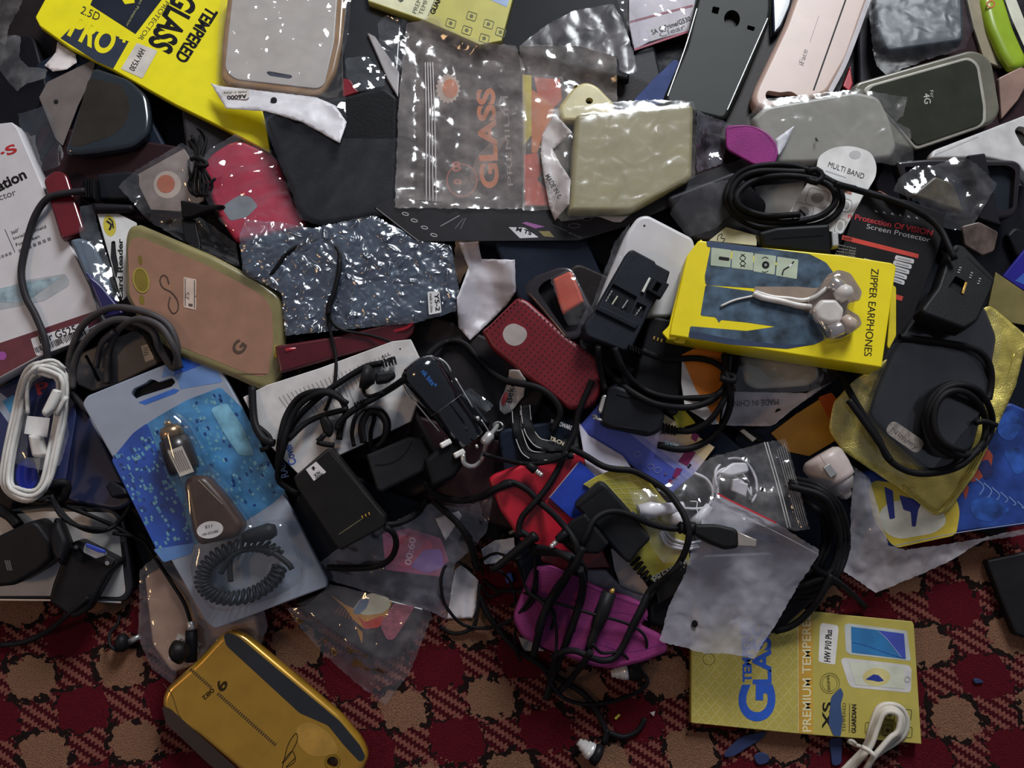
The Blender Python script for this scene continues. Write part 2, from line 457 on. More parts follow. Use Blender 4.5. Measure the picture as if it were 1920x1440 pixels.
def tube3(name, Wp, rad, mat, parent=None, tag=None, sides=8, closed=False):
    n = len(Wp)
    T = (np.roll(Wp, -1, 0) - np.roll(Wp, 1, 0)) if closed else np.gradient(Wp, axis=0)
    T /= np.linalg.norm(T, axis=1)[:, None] + 1e-9
    u = np.cross(T[0], [0, 0, 1.0]); u /= np.linalg.norm(u) + 1e-9; V = []; F = []
    R = rad if hasattr(rad, '__len__') else [rad] * n
    for i in range(n):
        u = u - T[i] * (u @ T[i]); u /= np.linalg.norm(u) + 1e-9; v = np.cross(T[i], u)
        for s in range(sides):
            a = 2 * math.pi * s / sides; V.append(Wp[i] + (u * math.cos(a) + v * math.sin(a)) * R[i])
    for i in range(n if closed else n - 1):
        for s in range(sides):
            a, b = i * sides + s, i * sides + (s + 1) % sides; j = ((i + 1) % n) * sides
            F.append((a, b, j + (s + 1) % sides, j + s))
    sm = [True] * len(F)
    if not closed:
        F.append(tuple(range(sides - 1, -1, -1))); F.append(tuple(range((n - 1) * sides, n * sides))); sm += [False, False]
    return mk(name, V, F, mat, parent, sm, None, None, tag)
def lathe(name, a, b, prof, mat, parent=None, tag=None, level=False, sides=20, za=None, zb=None, squash=1.0, smooth=True, stampit=True, lift=0.0):
    """turned shape lying down: axis from photo point a to b; profile (t along 0..1, radius mm)"""
    rm = max(r for _, r in prof)
    if za is None or zb is None:
        c0 = np.array(a, float); c1 = np.array(b, float); w = np.array([(c1 - c0)[1], -(c1 - c0)[0]]); w = w / np.linalg.norm(w) * rm * 1.6
        pl = rest([c0 + w, c1 + w, c1 - w, c0 - w], .25, 90)
        wa, wb = pl.pt(a), pl.pt(b); za = wa[2] + rm * squash + lift if za is None else za; zb = wb[2] + rm * squash + lift if zb is None else zb
        if level: za = zb = max(za, zb)
    A = at(a, za); B = at(b, zb); d = B - A; L = np.linalg.norm(d); d /= L
    u = np.cross(d, [0, 0, 1.0]); u /= np.linalg.norm(u); v = np.cross(u, d); V = []; F = []
    for t, r_ in prof:
        for s in range(sides):
            g = 2 * math.pi * s / sides; V.append(A + d * L * t + (u * math.cos(g) + v * math.sin(g) * squash) * max(r_, .01))
    n = len(prof)
    for i in range(n - 1):
        for s in range(sides):
            F.append((i * sides + s, i * sides + (s + 1) % sides, (i + 1) * sides + (s + 1) % sides, (i + 1) * sides + s))
    F.append(tuple(range(sides - 1, -1, -1))); F.append(tuple(range((n - 1) * sides, n * sides)))
    o = mk(name, V, F, mat, parent, ([smooth] * (len(F) - 2)) + [False, False], None, None, tag)
    PLN[o] = Plane((za + zb) / 2, 0, 0); o['_a'] = 0; del o['_a']
    if stampit:
        c0, c1 = A[:2], B[:2]; w = np.array([d[1], -d[0]]) * rm * .7
        stamp([c0 + w, c1 + w, c1 - w, c0 - w], Plane((za + zb) / 2 + rm * squash, 0, 0))
    o_z[o] = (za, zb)
    return o
o_z = {}
def frame(c, ang, w, h, pts):
    """points given in a w x h box (0..1) -> photo points, box centred at c and turned by ang degrees"""
    ca, sa = math.cos(math.radians(ang)), math.sin(math.radians(ang))
    return [(c[0] + (x - .5) * w * ca - (y - .5) * h * sa, c[1] + (x - .5) * w * sa + (y - .5) * h * ca) for x, y in pts]
def rect(c, ang, w, h): return frame(c, ang, w, h, [(0, 0), (1, 0), (1, 1), (0, 1)])
def lerp4(q, u, v):
    """bilinear point in a photo quadrilateral (tl, tr, br, bl)"""
    q = [np.array(p, float) for p in q]
    return tuple((q[0] * (1 - u) + q[1] * u) * (1 - v) + (q[3] * (1 - u) + q[2] * u) * v)

BLACK = M('#17171b', .42, .5, bump=.25); RUBBER = M('#151416', .5, .4, bump=.15); CABLE = M('#131214', .6, .3, mott=.1)
GREYCABLE = M('#3f3b3c', .6, .3); WHITE = M('#d8d6d8', .5, .4, mott=.08); PAPER = M('#cfcccb', .7, .2, mott=.1); INK = M('#1b1a1c', .6, .2)
CHROME = M('#c9c6c2', .3, .5, .65, mott=.05); GOLDPIN = M('#d0a452', .3, .5, .6, mott=.05); STEEL = M('#a3a2a0', .3, .5, .6, mott=.1)
CLEAR = FILM(); MILKY = FILM('#e8e6ee', .28, .25, .2); CRISP = FILM('#ffffff', .06, .07, .4); SMOKY = FILM('#b0aab0', .16, .2, .25)
# ------------------------------------------------------------------ the carpet
def carpet():
    m = bpy.data.materials.new('woven_carpet'); m.use_nodes = True; nt = m.node_tree; L = nt.links.new
    b = nt.nodes['Principled BSDF']; b.inputs['Roughness'].default_value = .95; b.inputs['Specular IOR Level'].default_value = .1
    N = nt.nodes.new
    def math_(op, a, c=None, d=None):
        n = N('ShaderNodeMath'); n.operation = op
        for i, v in enumerate((a, c, d)):
            if v is None: continue
            if isinstance(v, (int, float)): n.inputs[i].default_value = v
            else: L(v, n.inputs[i])
        return n.outputs[0]
    tc = N('ShaderNodeTexCoord')
    # knots: coordinates snapped to a fine weave and pushed about by noise
    nz = N('ShaderNodeTexNoise'); nz.inputs['Scale'].default_value = 190; nz.inputs['Detail'].default_value = 2; L(tc.outputs['Object'], nz.inputs['Vector'])
    sub = N('ShaderNodeVectorMath'); sub.operation = 'SUBTRACT'; L(nz.outputs['Color'], sub.inputs[0]); sub.inputs[1].default_value = (.5, .5, .5)
    sc = N('ShaderNodeVectorMath'); sc.operation = 'SCALE'; L(sub.outputs[0], sc.inputs[0]); sc.inputs['Scale'].default_value = .014
    ad = N('ShaderNodeVectorMath'); ad.operation = 'ADD'; L(tc.outputs['Object'], ad.inputs[0]); L(sc.outputs[0], ad.inputs[1])
    o = at((921, 1309), 0)[:2]; A = at((921 + 165, 1309 - 20), 0)[:2] - o; B = at((921 + 41, 1309 + 142), 0)[:2] - o
    I = np.linalg.inv(np.stack([A, B], 1)) * 1000.0
    def dot(row, off):
        n = N('ShaderNodeVectorMath'); n.operation = 'DOT_PRODUCT'; L(ad.outputs[0], n.inputs[0]); n.inputs[1].default_value = (row[0], row[1], 0)
        return math_('ADD', n.outputs['Value'], off)
    u = dot(I[0], -(I[0] @ o) * .001); v = dot(I[1], -(I[1] @ o) * .001)
    def blob(du):
        fu = math_('SUBTRACT', math_('FRACT', math_('ADD', u, .5 + du)), .5); fv = math_('SUBTRACT', math_('FRACT', math_('ADD', v, .5 + du)), .5)
        au, av = math_('ABSOLUTE', fu), math_('ABSOLUTE', fv)
        e = math_('SQRT', math_('ADD', math_('MULTIPLY', au, au), math_('MULTIPLY', av, av)))
        return math_('ADD', math_('MULTIPLY', math_('MAXIMUM', au, av), .45), math_('MULTIPLY', e, .6))
    dt = blob(0.0); dr = blob(0.5)
    def mix(f, c1, c2):
        n = N('ShaderNodeMix'); n.data_type = 'RGBA'; L(f, n.inputs['Factor'])
        for k, c in ((6, c1), (7, c2)):
            if isinstance(c, tuple): n.inputs[k].default_value = c
            else: L(c, n.inputs[k])
        return n.outputs[2]
    d0 = at((1000, 1300), 0)[:2]; dd = at((1060, 1338), 0)[:2] - d0; dd /= np.linalg.norm(dd); nn = np.array([-dd[1], dd[0]])
    sdot = N('ShaderNodeVectorMath'); sdot.operation = 'DOT_PRODUCT'; L(tc.outputs['Object'], sdot.inputs[0]); sdot.inputs[1].default_value = (nn[0] * 900, nn[1] * 900, 0)
    tdot = N('ShaderNodeVectorMath'); tdot.operation = 'DOT_PRODUCT'; L(tc.outputs['Object'], tdot.inputs[0]); tdot.inputs[1].default_value = (dd[0] * 1900, dd[1] * 1900, 0)
    wig = math_('ADD', math_('MULTIPLY', math_('SINE', tdot.outputs['Value']), .8), math_('MULTIPLY', nz.outputs['Fac'], 2.2))
    st = math_('GREATER_THAN', math_('SINE', math_('ADD', sdot.outputs['Value'], wig)), 0.05)
    col = mix(st, lin('#400d14'), lin('#7d4a40'))
    col = mix(math_('LESS_THAN', dr, .315), col, lin('#520f19'))
    vor = N('ShaderNodeTexNoise'); vor.inputs['Scale'].default_value = 95; vor.inputs['Detail'].default_value = 1; L(tc.outputs['Object'], vor.inputs['Vector'])
    br = math_('GREATER_THAN', vor.outputs['Fac'], .46)
    ring = math_('MULTIPLY', math_('MULTIPLY', math_('LESS_THAN', dt, .35), math_('GREATER_THAN', dt, .27)), br)
    ring2 = math_('MULTIPLY', math_('MULTIPLY', math_('LESS_THAN', dr, .345), math_('GREATER_THAN', dr, .305)), math_('GREATER_THAN', vor.outputs['Fac'], .53))
    col = mix(math_('LESS_THAN', dt, .285), col, lin('#7d5a46'))
    col = mix(math_('MAXIMUM', ring, ring2), col, lin('#1c1210'))
    f2 = N('ShaderNodeTexNoise'); f2.inputs['Scale'].default_value = 1300; f2.inputs['Detail'].default_value = 4; L(tc.outputs['Object'], f2.inputs['Vector'])
    mr = N('ShaderNodeMapRange'); mr.inputs[1].default_value = .3; mr.inputs[2].default_value = .7; mr.inputs[3].default_value = .55; mr.inputs[4].default_value = 1.35; L(f2.outputs['Fac'], mr.inputs[0])
    sv = N('ShaderNodeVectorMath'); sv.operation = 'SCALE'; L(col, sv.inputs[0]); L(mr.outputs[0], sv.inputs['Scale']); L(sv.outputs[0], b.inputs['Base Color'])
    bp = N('ShaderNodeBump'); bp.inputs['Strength'].default_value = 1.0; bp.inputs['Distance'].default_value = .0016; L(f2.outputs['Fac'], bp.inputs['Height']); L(bp.outputs[0], b.inputs['Normal'])
    n = 60; S = 900.0; V = []; F = []
    for j in range(n + 1):
        for i in range(n + 1):
            x, y = -S + 2 * S * i / n, -S + 2 * S * j / n
            V.append((x, y, -0.6 + .5 * mnoise.noise((x / 60, y / 60, 1))))
    for j in range(n):
        for i in range(n): F.append((j * (n + 1) + i, j * (n + 1) + i + 1, (j + 1) * (n + 1) + i + 1, (j + 1) * (n + 1) + i))
    me = bpy.data.meshes.new('floor'); me.from_pydata([(x * .001, y * .001, z * .001) for x, y, z in V], [], F); me.materials.append(m)
    me.polygons.foreach_set('use_smooth', [True] * len(F))
    o = bpy.data.objects.new('floor', me); COL.objects.link(o); o['kind'] = 'structure'
    o['label'] = 'woven red carpet with tan blobs and black broken outlines'
carpet()

# ------------------------------------------------------------------ the dark jumble under the heap
EDGE = [(-150, 1085), (60, 1075), (230, 1085), (300, 1120), (420, 1120), (560, 1090), (660, 1130), (790, 1085), (860, 1000), (960, 1030), (1090, 1130),
        (1220, 1140), (1330, 1110), (1450, 1090), (1540, 1060), (1580, 960), (1700, 965), (1900, 930), (2070, 930), (2070, -190), (-150, -190)]
def jumble():
    rg = random.Random(5)
    W = np.array([at(p, 4) for p in EDGE]); js, is_, m, X, Y = inside(W)
    d = np.full(X.shape, 1e9); n = len(W)
    for k in range(n):
        a, b = W[k][:2], W[(k + 1) % n][:2]; ab = b - a; t = np.clip(((X - a[0]) * ab[0] + (Y - a[1]) * ab[1]) / (ab @ ab), 0, 1)
        d = np.minimum(d, np.hypot(X - a[0] - t * ab[0], Y - a[1] - t * ab[1]))
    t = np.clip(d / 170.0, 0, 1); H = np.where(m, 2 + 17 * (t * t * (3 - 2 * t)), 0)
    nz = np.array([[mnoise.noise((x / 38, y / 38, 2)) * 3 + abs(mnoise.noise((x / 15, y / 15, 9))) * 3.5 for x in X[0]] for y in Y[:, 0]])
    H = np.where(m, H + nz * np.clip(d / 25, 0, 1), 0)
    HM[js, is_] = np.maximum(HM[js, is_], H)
    st = 2; xs = X[::st, ::st]; ys = Y[::st, ::st]; hs = H[::st, ::st]; mm = m[::st, ::st]
    idx = -np.ones(xs.shape, int); V = []; F = []
    for j in range(xs.shape[0]):
        for i in range(xs.shape[1]):
            if mm[j, i]: idx[j, i] = len(V); V.append((xs[j, i], ys[j, i], hs[j, i]))
    for j in range(xs.shape[0] - 1):
        for i in range(xs.shape[1] - 1):
            q = (idx[j, i], idx[j, i + 1], idx[j + 1, i + 1], idx[j + 1, i])
            if min(q) >= 0: F.append(q)
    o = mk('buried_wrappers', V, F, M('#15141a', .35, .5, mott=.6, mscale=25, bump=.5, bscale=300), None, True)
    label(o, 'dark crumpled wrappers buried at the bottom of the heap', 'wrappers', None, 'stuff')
jumble()

# dark cases that show only in the gaps
rgf = random.Random(11)
DARKS = ['#16161b', '#1d1b22', '#14171f', '#221c1c', '#2a2628', '#101114', '#1b2230', '#2b1a1e']
FILL = [(60, 60, 70, 'under the cloudy torn bag'), (30, 200, 20, None), (200, 230, 60, 'beneath the yellow sleeve and the ribbed plug'), (90, 420, 80, 'beside the white printed box'), (210, 330, 10, 'behind the ribbed plug'),
        (330, 560, 30, 'under the amber case'), (420, 180, 75, 'between the yellow sleeve and the cord bundle'), (560, 330, 80, 'under the crimson wallet'), (640, 120, 30, 'between the silver grey case and the zip bag'), (700, 300, 95, 'under the bubble bag and leather wallet'),
        (720, 520, 10, None), (880, 480, 60, 'under the greyish white wrapper sheet'), (980, 470, 20, 'below the black packaging card'), (980, 60, 100, 'beside the pale yellow glass box'), (1130, 70, 75, 'beneath the grey crinkled bag'),
        (1230, 240, 20, 'beside the blue woven pouch'), (1160, 420, 50, 'between the packaging card and the white case'), (1060, 560, 65, 'beside the tray with the orange sachet'), (1180, 620, 30, 'under the card adapter on the white case'), (1320, 330, 60, 'under the khaki case'),
        (1420, 120, 100, 'between the smoky and pink gold cases'), (1560, 250, 15, None), (1700, 60, 85, 'under the dark slate case'), (1850, 160, 60, 'below the green roll'), (1800, 340, 10, 'under the crumpled bag ball'),
        (1640, 480, 40, 'behind the box with red lettering'), (1860, 480, 70, 'beside the violet packet'), (1700, 700, 65, None), (1850, 700, 90, 'under the gold pouch'), (1480, 760, 20, 'beneath the made in china header'),
        (1500, 930, 70, 'under the large cable coil'), (1330, 900, 30, 'beneath the zip bag of white earphones'), (1180, 860, 120, 'beneath the blue to cream card'), (980, 830, 60, 'under the lanyard straps'), (860, 700, 35, 'beside the torch shaped charger'),
        (850, 880, 20, 'beneath the mains adapter'), (700, 800, 60, 'under the coil of thin cord'), (620, 760, 20, 'beside the looped cable on the white box'), (520, 700, 40, 'under the end of the amber case'), (330, 780, 65, None),
        (150, 760, 20, None), (180, 900, 65, None), (60, 950, 5, 'under the boxy black adapter'), (330, 980, 70, 'under the edge of the blister pack'), (560, 980, 30, 'between the blister pack and battery charger'),
        (700, 1000, 15, 'under the pink packet bag'), (1040, 960, 70, 'under the red wallet'), (1230, 1010, 110, 'under the black serial adapter'), (1400, 1020, 40, 'under the frosted zip bag'), (1750, 880, 20, 'under the blue moon wallet')]
NAMES = {'#16161b': 'black', '#1d1b22': 'black violet', '#14171f': 'blue black', '#221c1c': 'dark brown', '#2a2628': 'charcoal', '#101114': 'jet black', '#1b2230': 'dark navy', '#2b1a1e': 'dark maroon'}
for (x, y, a, where) in FILL:
    w, h = rgf.uniform(150, 185), rgf.uniform(290, 350); th_, rr_, da = rgf.uniform(6, 8.5), rgf.uniform(.25, .5), rgf.uniform(-12, 12); cc_ = rgf.choice(DARKS)
    if where is None: continue
    slab('phone_case', rect((x, y), a - 90 + da, w, h), th_, M(cc_, rr_, .5, bump=.2), r=24, bev=2.5, q=88,
         tag=(NAMES[cc_] + ' phone case half buried ' + where, 'phone case', 'dark cases showing in the gaps'))
# ------------------------------------------------------------------ objects: points are read off enlarged views of the photograph
def zf(ox, oy, s):
    return lambda *pts: [(ox + p[0] / s, oy + p[1] / s, *p[2:]) for p in pts]
Z1 = zf(0, 0, 3.84); Z2 = zf(400, 0, 3.84); Z3 = zf(720, 0, 3.0); Z4 = zf(1140, 0, 3.84); Z5 = zf(1420, 0, 3.84); Z6 = zf(0, 220, 2.88)
Z7 = zf(220, 230, 2.88); Z8 = zf(440, 380, 3.79); Z9 = zf(860, 400, 3.273); Z10 = zf(1080, 400, 3.13); Z11 = zf(1420, 260, 3.6); Z12 = zf(1500, 560, 2.526)
Z13 = zf(0, 640, 2.4); Z14 = zf(150, 640, 2.618); Z15 = zf(460, 620, 3.13); Z16 = zf(540, 860, 3.064); Z17 = zf(880, 720, 3.13); Z18 = zf(1080, 820, 3.43)
Z19 = zf(860, 1020, 3.43); Z20 = zf(1240, 1080, 2.824); Z21 = zf(0, 1060, 2.667); Z22 = zf(560, 560, 4.8); Z23 = zf(1200, 620, 4.571)

# ---- top left corner
slab('phone_case', [(-30, 80), (60, 60), (110, 250), (60, 330), (-30, 330)], 8, M('#131318', .3), r=20, bev=2,
     tag=('black glossy phone case under the torn white wrapper scrap', 'phone case'))
slab('cardboard_strip', Z1((280, 700), (340, 590), (690, 420), (660, 560), (560, 760), (450, 1050), (400, 1000)), 1.2, M('#5f5652', .7), r=2, bev=.3,
     tag=('grey brown cardboard strip with a punched hole beside the dark blue-rimmed case', 'cardboard'))
pr(bpy.context.scene.objects['cardboard_strip'], circ(Z1((403, 733))[0], 4.5), INK, 'punched_hole')
o = slab('phone_case', Z1((455, 1095), (500, 960), (660, 470), (930, 560), (1060, 680), (1085, 850), (1070, 960), (960, 1050), (800, 1080), (560, 1110)), 9, M('#20262c', .18, .6, coat=.6), r=14, bev=4, seg=5,
     tag=('smoky dark phone case with shiny blue rounded end under the yellow sleeve', 'phone case'))
pr(o, Z1((500, 1050), (640, 560), (880, 610), (940, 760), (900, 900), (800, 980), (560, 1060)), M('#2b2622', .35), 'inner_panel', 10)
film('plastic_bag', Z1((130, 820), (330, 760), (400, 900), (460, 1120), (420, 1200), (300, 1240), (220, 1120), (150, 960)), FILM('#808a98', .08, .08, .5), amp=1.4, scale=14, stretch=3, dirn=75,
     tag=('crinkled clear bag over black wrapping beside the white printed box', 'plastic bag'))
film('plastic_bag', Z1((-60, -60), (190, -60), (140, 60), (60, 200), (40, 330), (-60, 260)), FILM('#a9a4a2', .3, .3, .2), amp=1.5,
     tag=('dull grey plastic bag lying left of the yellow sleeve corner', 'plastic bag'))
film('plastic_bag', Z1((-40, 330), (60, 250), (150, 260), (140, 420), (200, 480), (340, 500), (330, 560), (190, 600), (120, 660), (60, 590), (-40, 460)), FILM('#b9b7b8', .3, .22, .25), amp=1.6,
     tag=('cloudy torn bag with a white paper scrap sticking out', 'plastic bag'))
film('paper_scrap', Z1((415, 300), (470, 340), (545, 390), (552, 450), (480, 500), (380, 515), (320, 470), (400, 380)), M('#cfc6c4', .75, .2), amp=1.0, scale=12, r=1,
     tag=('small torn white paper scrap below the yellow sleeve', 'paper'))
# white printed box with a maroon foot
q = Z6((-60, 55), (60, 20), (85, 30), (130, 130), (270, 460), (480, 900), (540, 1075), (400, 1180), (-60, 1440))
q = [(-40, 236), (22, 229), (33, 243), (94, 383), (168, 536), (188, 597), (190, 606), (0, 708), (-40, 729)]
bx = slab('screen_protector_box', q, 11, M('#c9c5c7', .55, .35, mott=.06), r=2, bev=.6, slope=.15,
          tag=('white printed screen protector box with a maroon foot band', 'box'))
pr(bx, [(-38, 663), (0, 643), (184, 581), (189, 603), (0, 706), (-38, 727)], M('#5d2732', .5), 'maroon_band')
text(bx, '1·S', (-12, 302), (33, 284), 16, M('#b3262c', .5), .03); text(bx, 'ation', (-2, 359), (51, 333), 19, INK, .03)
text(bx, 'tector', (-16, 381), (31, 365), 12, M('#56535a'))
text(bx, '360°', (22, 440), (37, 433), 6, INK); text(bx, 'Invisible Shield', (26, 450), (87, 427), 6, INK); text(bx, 'For Screen', (31, 462), (75, 445), 6, INK)
line(bx, [(9, 430), (28, 473)], 1, INK, smooth=False)
for k in range(7): pr(bx, rect((38 + 9 * k, 470 - 3.6 * k), -20, 6, 6), M('#77747a'), 'printed_character')
for k in range(4): pr(bx, rect((-2 + 7 * k, 483 - 2.6 * k), -20, 5, 5), M('#77747a'), 'printed_character')
ph = pr(bx, Z6((-30, 950), (130, 880), (350, 845), (375, 880), (370, 910), (240, 990), (120, 1015), (-30, 1045)), M('#a5a9ad', .5), 'printed_phone', 4)
pr(bx, Z6((-30, 930), (200, 880), (330, 860), (180, 970), (100, 1000), (-30, 1000)), M('#8ea2ab', .5, mott=.4, mscale=120), 'printed_screen', 2, h=.2)
st = pr(bx, Z6((165, 1195), (470, 1100), (480, 1150), (470, 1190), (215, 1288), (195, 1285)), M('#cfccce', .6), 'label_sticker', 3, h=.25)
text(bx, 'For G525', Z6((218, 1222))[0], Z6((415, 1160))[0], 14, INK, .01, h=.4, parent=st)
rg = random.Random(3); bars = []
for k in range(34):
    u = k / 34; a = lerp4(Z6((185, 1245), (455, 1140), (470, 1175), (200, 1280)), u, 0); b = lerp4(Z6((185, 1245), (455, 1140), (470, 1175), (200, 1280)), u, rg.uniform(.7, 1)); w = rg.uniform(.8, 2.0)
    bars.append([a, (a[0] + w, a[1] - w * .35), (b[0] + w, b[1] - w * .35), b])
prs(bx, bars, INK, 'barcode', h=.4)
pr(bx, circ((4, 667), 8), M('#9a4a9c'), 'printed_dot', h=.2)
# things between that box and the amber case
slab('phone_case', Z6((230, 330), (300, 280), (360, 300), (460, 610), (330, 660)), 7, M('#5a1218', .2, .5, coat=.5), r=10, bev=2,
     tag=('dark red glossy case wedged against the white printed box', 'phone case'))
slab('phone_case', Z6((375, 660, 5), (430, 645, 12), (510, 680, 20), (560, 800), (620, 960), (470, 880)), 7, M('#5f6b78', .15, .6, coat=.6), r=10, bev=2.5,
     tag=('translucent blue grey case beside the card reader packet', 'phone case'))
slab('phone_case', Z6((455, 830), (540, 900), (670, 1060), (560, 1090), (500, 940)), 6, M('#232055', .3), r=6, bev=2,
     tag=('dark violet case sliver below the card reader packet', 'phone case'))
film('plastic_bag', Z6((430, 480), (500, 470), (560, 700), (650, 930), (640, 1000), (520, 900), (430, 640)), FILM('#cfd6df', .12, .08, .5), amp=1.3, stretch=3, dirn=70,
     tag=('crumpled clear bag strip beside the card reader packet', 'plastic bag'))
cr_ = slab('card_reader_packet', Z6((520, 505), (600, 500), (740, 570), (690, 960), (660, 990), (640, 930)), 1.5, M('#b9b7b4', .5), r=3, bev=.3,
     tag=('white hanging card with yellow emblem and black euro slot beside amber case', 'packet'), holes=[(Z6((600, 670), (622, 665), (628, 740), (640, 800), (630, 870), (612, 860), (608, 800), (596, 760)), 1.2, 4)], hmat=INK)
pr(cr_, circ(Z6((592, 585))[0], 12, 20, -8), M('#a89a1e'), 'emblem'); line(cr_, Z6((575, 560), (600, 580), (590, 610)), 4, INK)
line(cr_, Z6((585, 545), (605, 560), (612, 600)), 3, INK)
text(cr_, 'Card Reader', Z6((662, 985))[0], Z6((662, 655))[0], 9, INK, .03)
# dark plug with ribbed relief and its long cable
pg = slab('cable_plug', Z6((515, 305), (690, 285), (760, 300), (740, 440), (530, 450)), 13, M('#1a1c22', .4), r=6, bev=3,
     tag=('dark moulded plug with ribbed neck behind the small zip bag', 'plug'))
for k in range(5): slab('rib', Z6((438 + 15 * k, 330 - k), (448 + 15 * k, 328 - k), (450 + 15 * k, 430 + 2 * k), (440 + 15 * k, 428 + 2 * k)), 9, RUBBER, r=1, bev=1, parent=pg)
slab('cable_plug', Z6((490, 455), (720, 465), (720, 505), (500, 505)), 9, M('#191519', .4), r=4, bev=3, tag=('slim dark plug lying under the ribbed plug', 'plug'))
# ---- lower left: silver phone, navy case, adapters
sp = slab('dummy_phone', Z13((-60, 770), (200, 735), (500, 740, 14), (560, 800, 14), (600, 1120, 16), (560, 1180, 16), (300, 1160), (-60, 1165)), 9, M('#131215', .25, .5, coat=.3), r=8, bev=2.5,
     tag=('black rimmed phone with silver white face beneath the black adapters', 'phone'))
pr(sp, Z13((-60, 790), (200, 765), (500, 770, 14), (530, 800, 14), (565, 1130, 14), (540, 1150, 14), (300, 1145), (-60, 1145)), M('#aaa4a0', .3, .5, mott=.1), 'silver_face', 4)
line(sp, Z13((-60, 1162), (300, 1166), (545, 1174)), 3, CHROME, 'chrome_edge', h=.3)
nv = slab('phone_case', Z13((300, 290), (390, 300), (520, 560), (600, 720), (520, 760), (300, 720), (270, 640)), 8, M('#1e2440', .4, .4), r=14, bev=2.5,
     tag=('navy blue phone case under the corner of the blue blister pack', 'phone case'))
cd_ = slab('printed_card', Z13((0, 210), (130, 130), (330, 140), (340, 330), (290, 640), (60, 690), (-20, 560)), 2, M('#222a52', .5), r=4, bev=.4,
     tag=('dark blue printed card seen through the white cable loop', 'card'))
pr(cd_, Z13((0, 230), (90, 300), (40, 370), (-10, 300)), M('#8f98a8'), 'print'); pr(cd_, circ(Z13((120, 600))[0], 20, 30), M('#2432a0'), 'print')
text(cd_, 'P', Z13((170, 240))[0], Z13((225, 225))[0], 20, M('#b5343a'), .03)
pr(cd_, Z13((10, 270), (60, 240), (110, 330), (50, 330)), M('#3c86b4'), 'print', h=.2)
# flat grey battery charger cradle with white tag, coils of grey cable
bc = slab('battery_charger', Z6((375, 1290), (450, 1265), (720, 1150), (800, 1180), (860, 1330), (640, 1440), (500, 1480), (400, 1440)), 9, M('#4d4849', .45), r=6, bev=1.5,
     tag=('flat grey battery charger with white tag beneath the grey cable coil', 'charger'), holes=[(Z6((455, 1290), (470, 1280), (545, 1420), (525, 1430)), 3, 0)], hmat=INK)
stk = pr(bc, Z6((760, 1235), (800, 1222), (812, 1262), (828, 1275), (830, 1305), (785, 1322)), M('#c9b9a4', .6), 'label_sticker', 1)
for k in range(4): line(bc, Z6((775, 1250 + 12 * k), (800, 1243 + 12 * k)), 1, INK, h=.3)
slab('phone_case', Z6((740, 1120), (860, 1090), (990, 1250), (920, 1310), (850, 1330)), 6, M('#1c1a1a', .35), r=6, bev=2, tag=('dark case edge between the battery charger and the amber case', 'phone case'))
# amber clear case with brown pink panel
am = slab('phone_case', Z6((668, 690), (672, 640, 12), (690, 585, 20), (745, 568, 20), (1150, 740), (1420, 885), (1520, 960, 30), (1545, 1060, 20), (1530, 1370, 22), (1480, 1470, 30), (1400, 1470, 20), (1250, 1400), (960, 1290), (760, 1130), (670, 960)),
     11, M('#7a7048', .25, .6, mott=.25, mscale=40, coat=.5), r=6, bev=5, seg=6, lift=4,
     tag=('yellowed clear phone case with brownish pink panel and handwritten S', 'phone case'))
pan = pr(am, Z6((690, 700, 10), (720, 645, 16), (780, 655), (1120, 800), (1420, 960, 22), (1470, 1040, 14), (1475, 1200), (1450, 1390, 10), (1400, 1400, 10), (1300, 1370), (960, 1230), (770, 1090), (700, 960)), M('#8f6a56', .45, .4, mott=.1), 'back_panel', 5)
pl = PLN[am]
for c, rx, ry in (((762, 880), 13, 22), ((757, 770), 3.5, 9), ((765, 985), 5, 9)):
    pr(am, circ(Z6(c)[0], rx, ry, -12), M('#77661f', .25, .6, coat=.5), 'camera_window', h=.3)
line(am, circ(Z6((762, 880))[0], 14, 23, -12), 3, M('#9a8a40', .25), 'camera_ring', h=.5, closed=True)
line(am, Z6((912, 900), (900, 862), (878, 853), (863, 880), (880, 920), (925, 945), (958, 990), (960, 1040), (935, 1060), (910, 1020), (918, 970)), 2.2, M('#3a2a24'), 'handwritten_letter', h=.35)
st = pr(am, Z6((992, 862), (1060, 875), (1058, 960), (1050, 968), (1060, 975), (1058, 1040), (992, 1025)), M('#c7b0a2', .6), 'price_sticker', 1, h=.35)
line(am, Z6((1000, 870), (1000, 1018)), 1.2, INK, h=.5, smooth=False); line(am, Z6((1050, 880), (1050, 1030)), 1.2, INK, h=.5, smooth=False)
text(am, '25', Z6((1020, 985))[0], Z6((1022, 945))[0], 8, M('#6b5a52'), h=.5); pr(am, Z6((1018, 1005), (1040, 1008), (1040, 1022), (1018, 1019)), M('#4a3f3c'), 'print', h=.5)
text(am, 'G', (449, 668), (464, 648), 22, M('#4a382c'), .03, h=.35)
line(am, Z6((1270, 1385), (1440, 1385)), 1.5, M('#5a4030'), h=.35)
lathe('port_hole', (523, 650), (523, 672), [(0, 3), (1, 3)], M('#c7a22e', .3), am, za=PLN[am].z(*PLN[am].pt((523, 660))[:2]) - 1, zb=PLN[am].z(*PLN[am].pt((523, 660))[:2]) - 1, stampit=False)
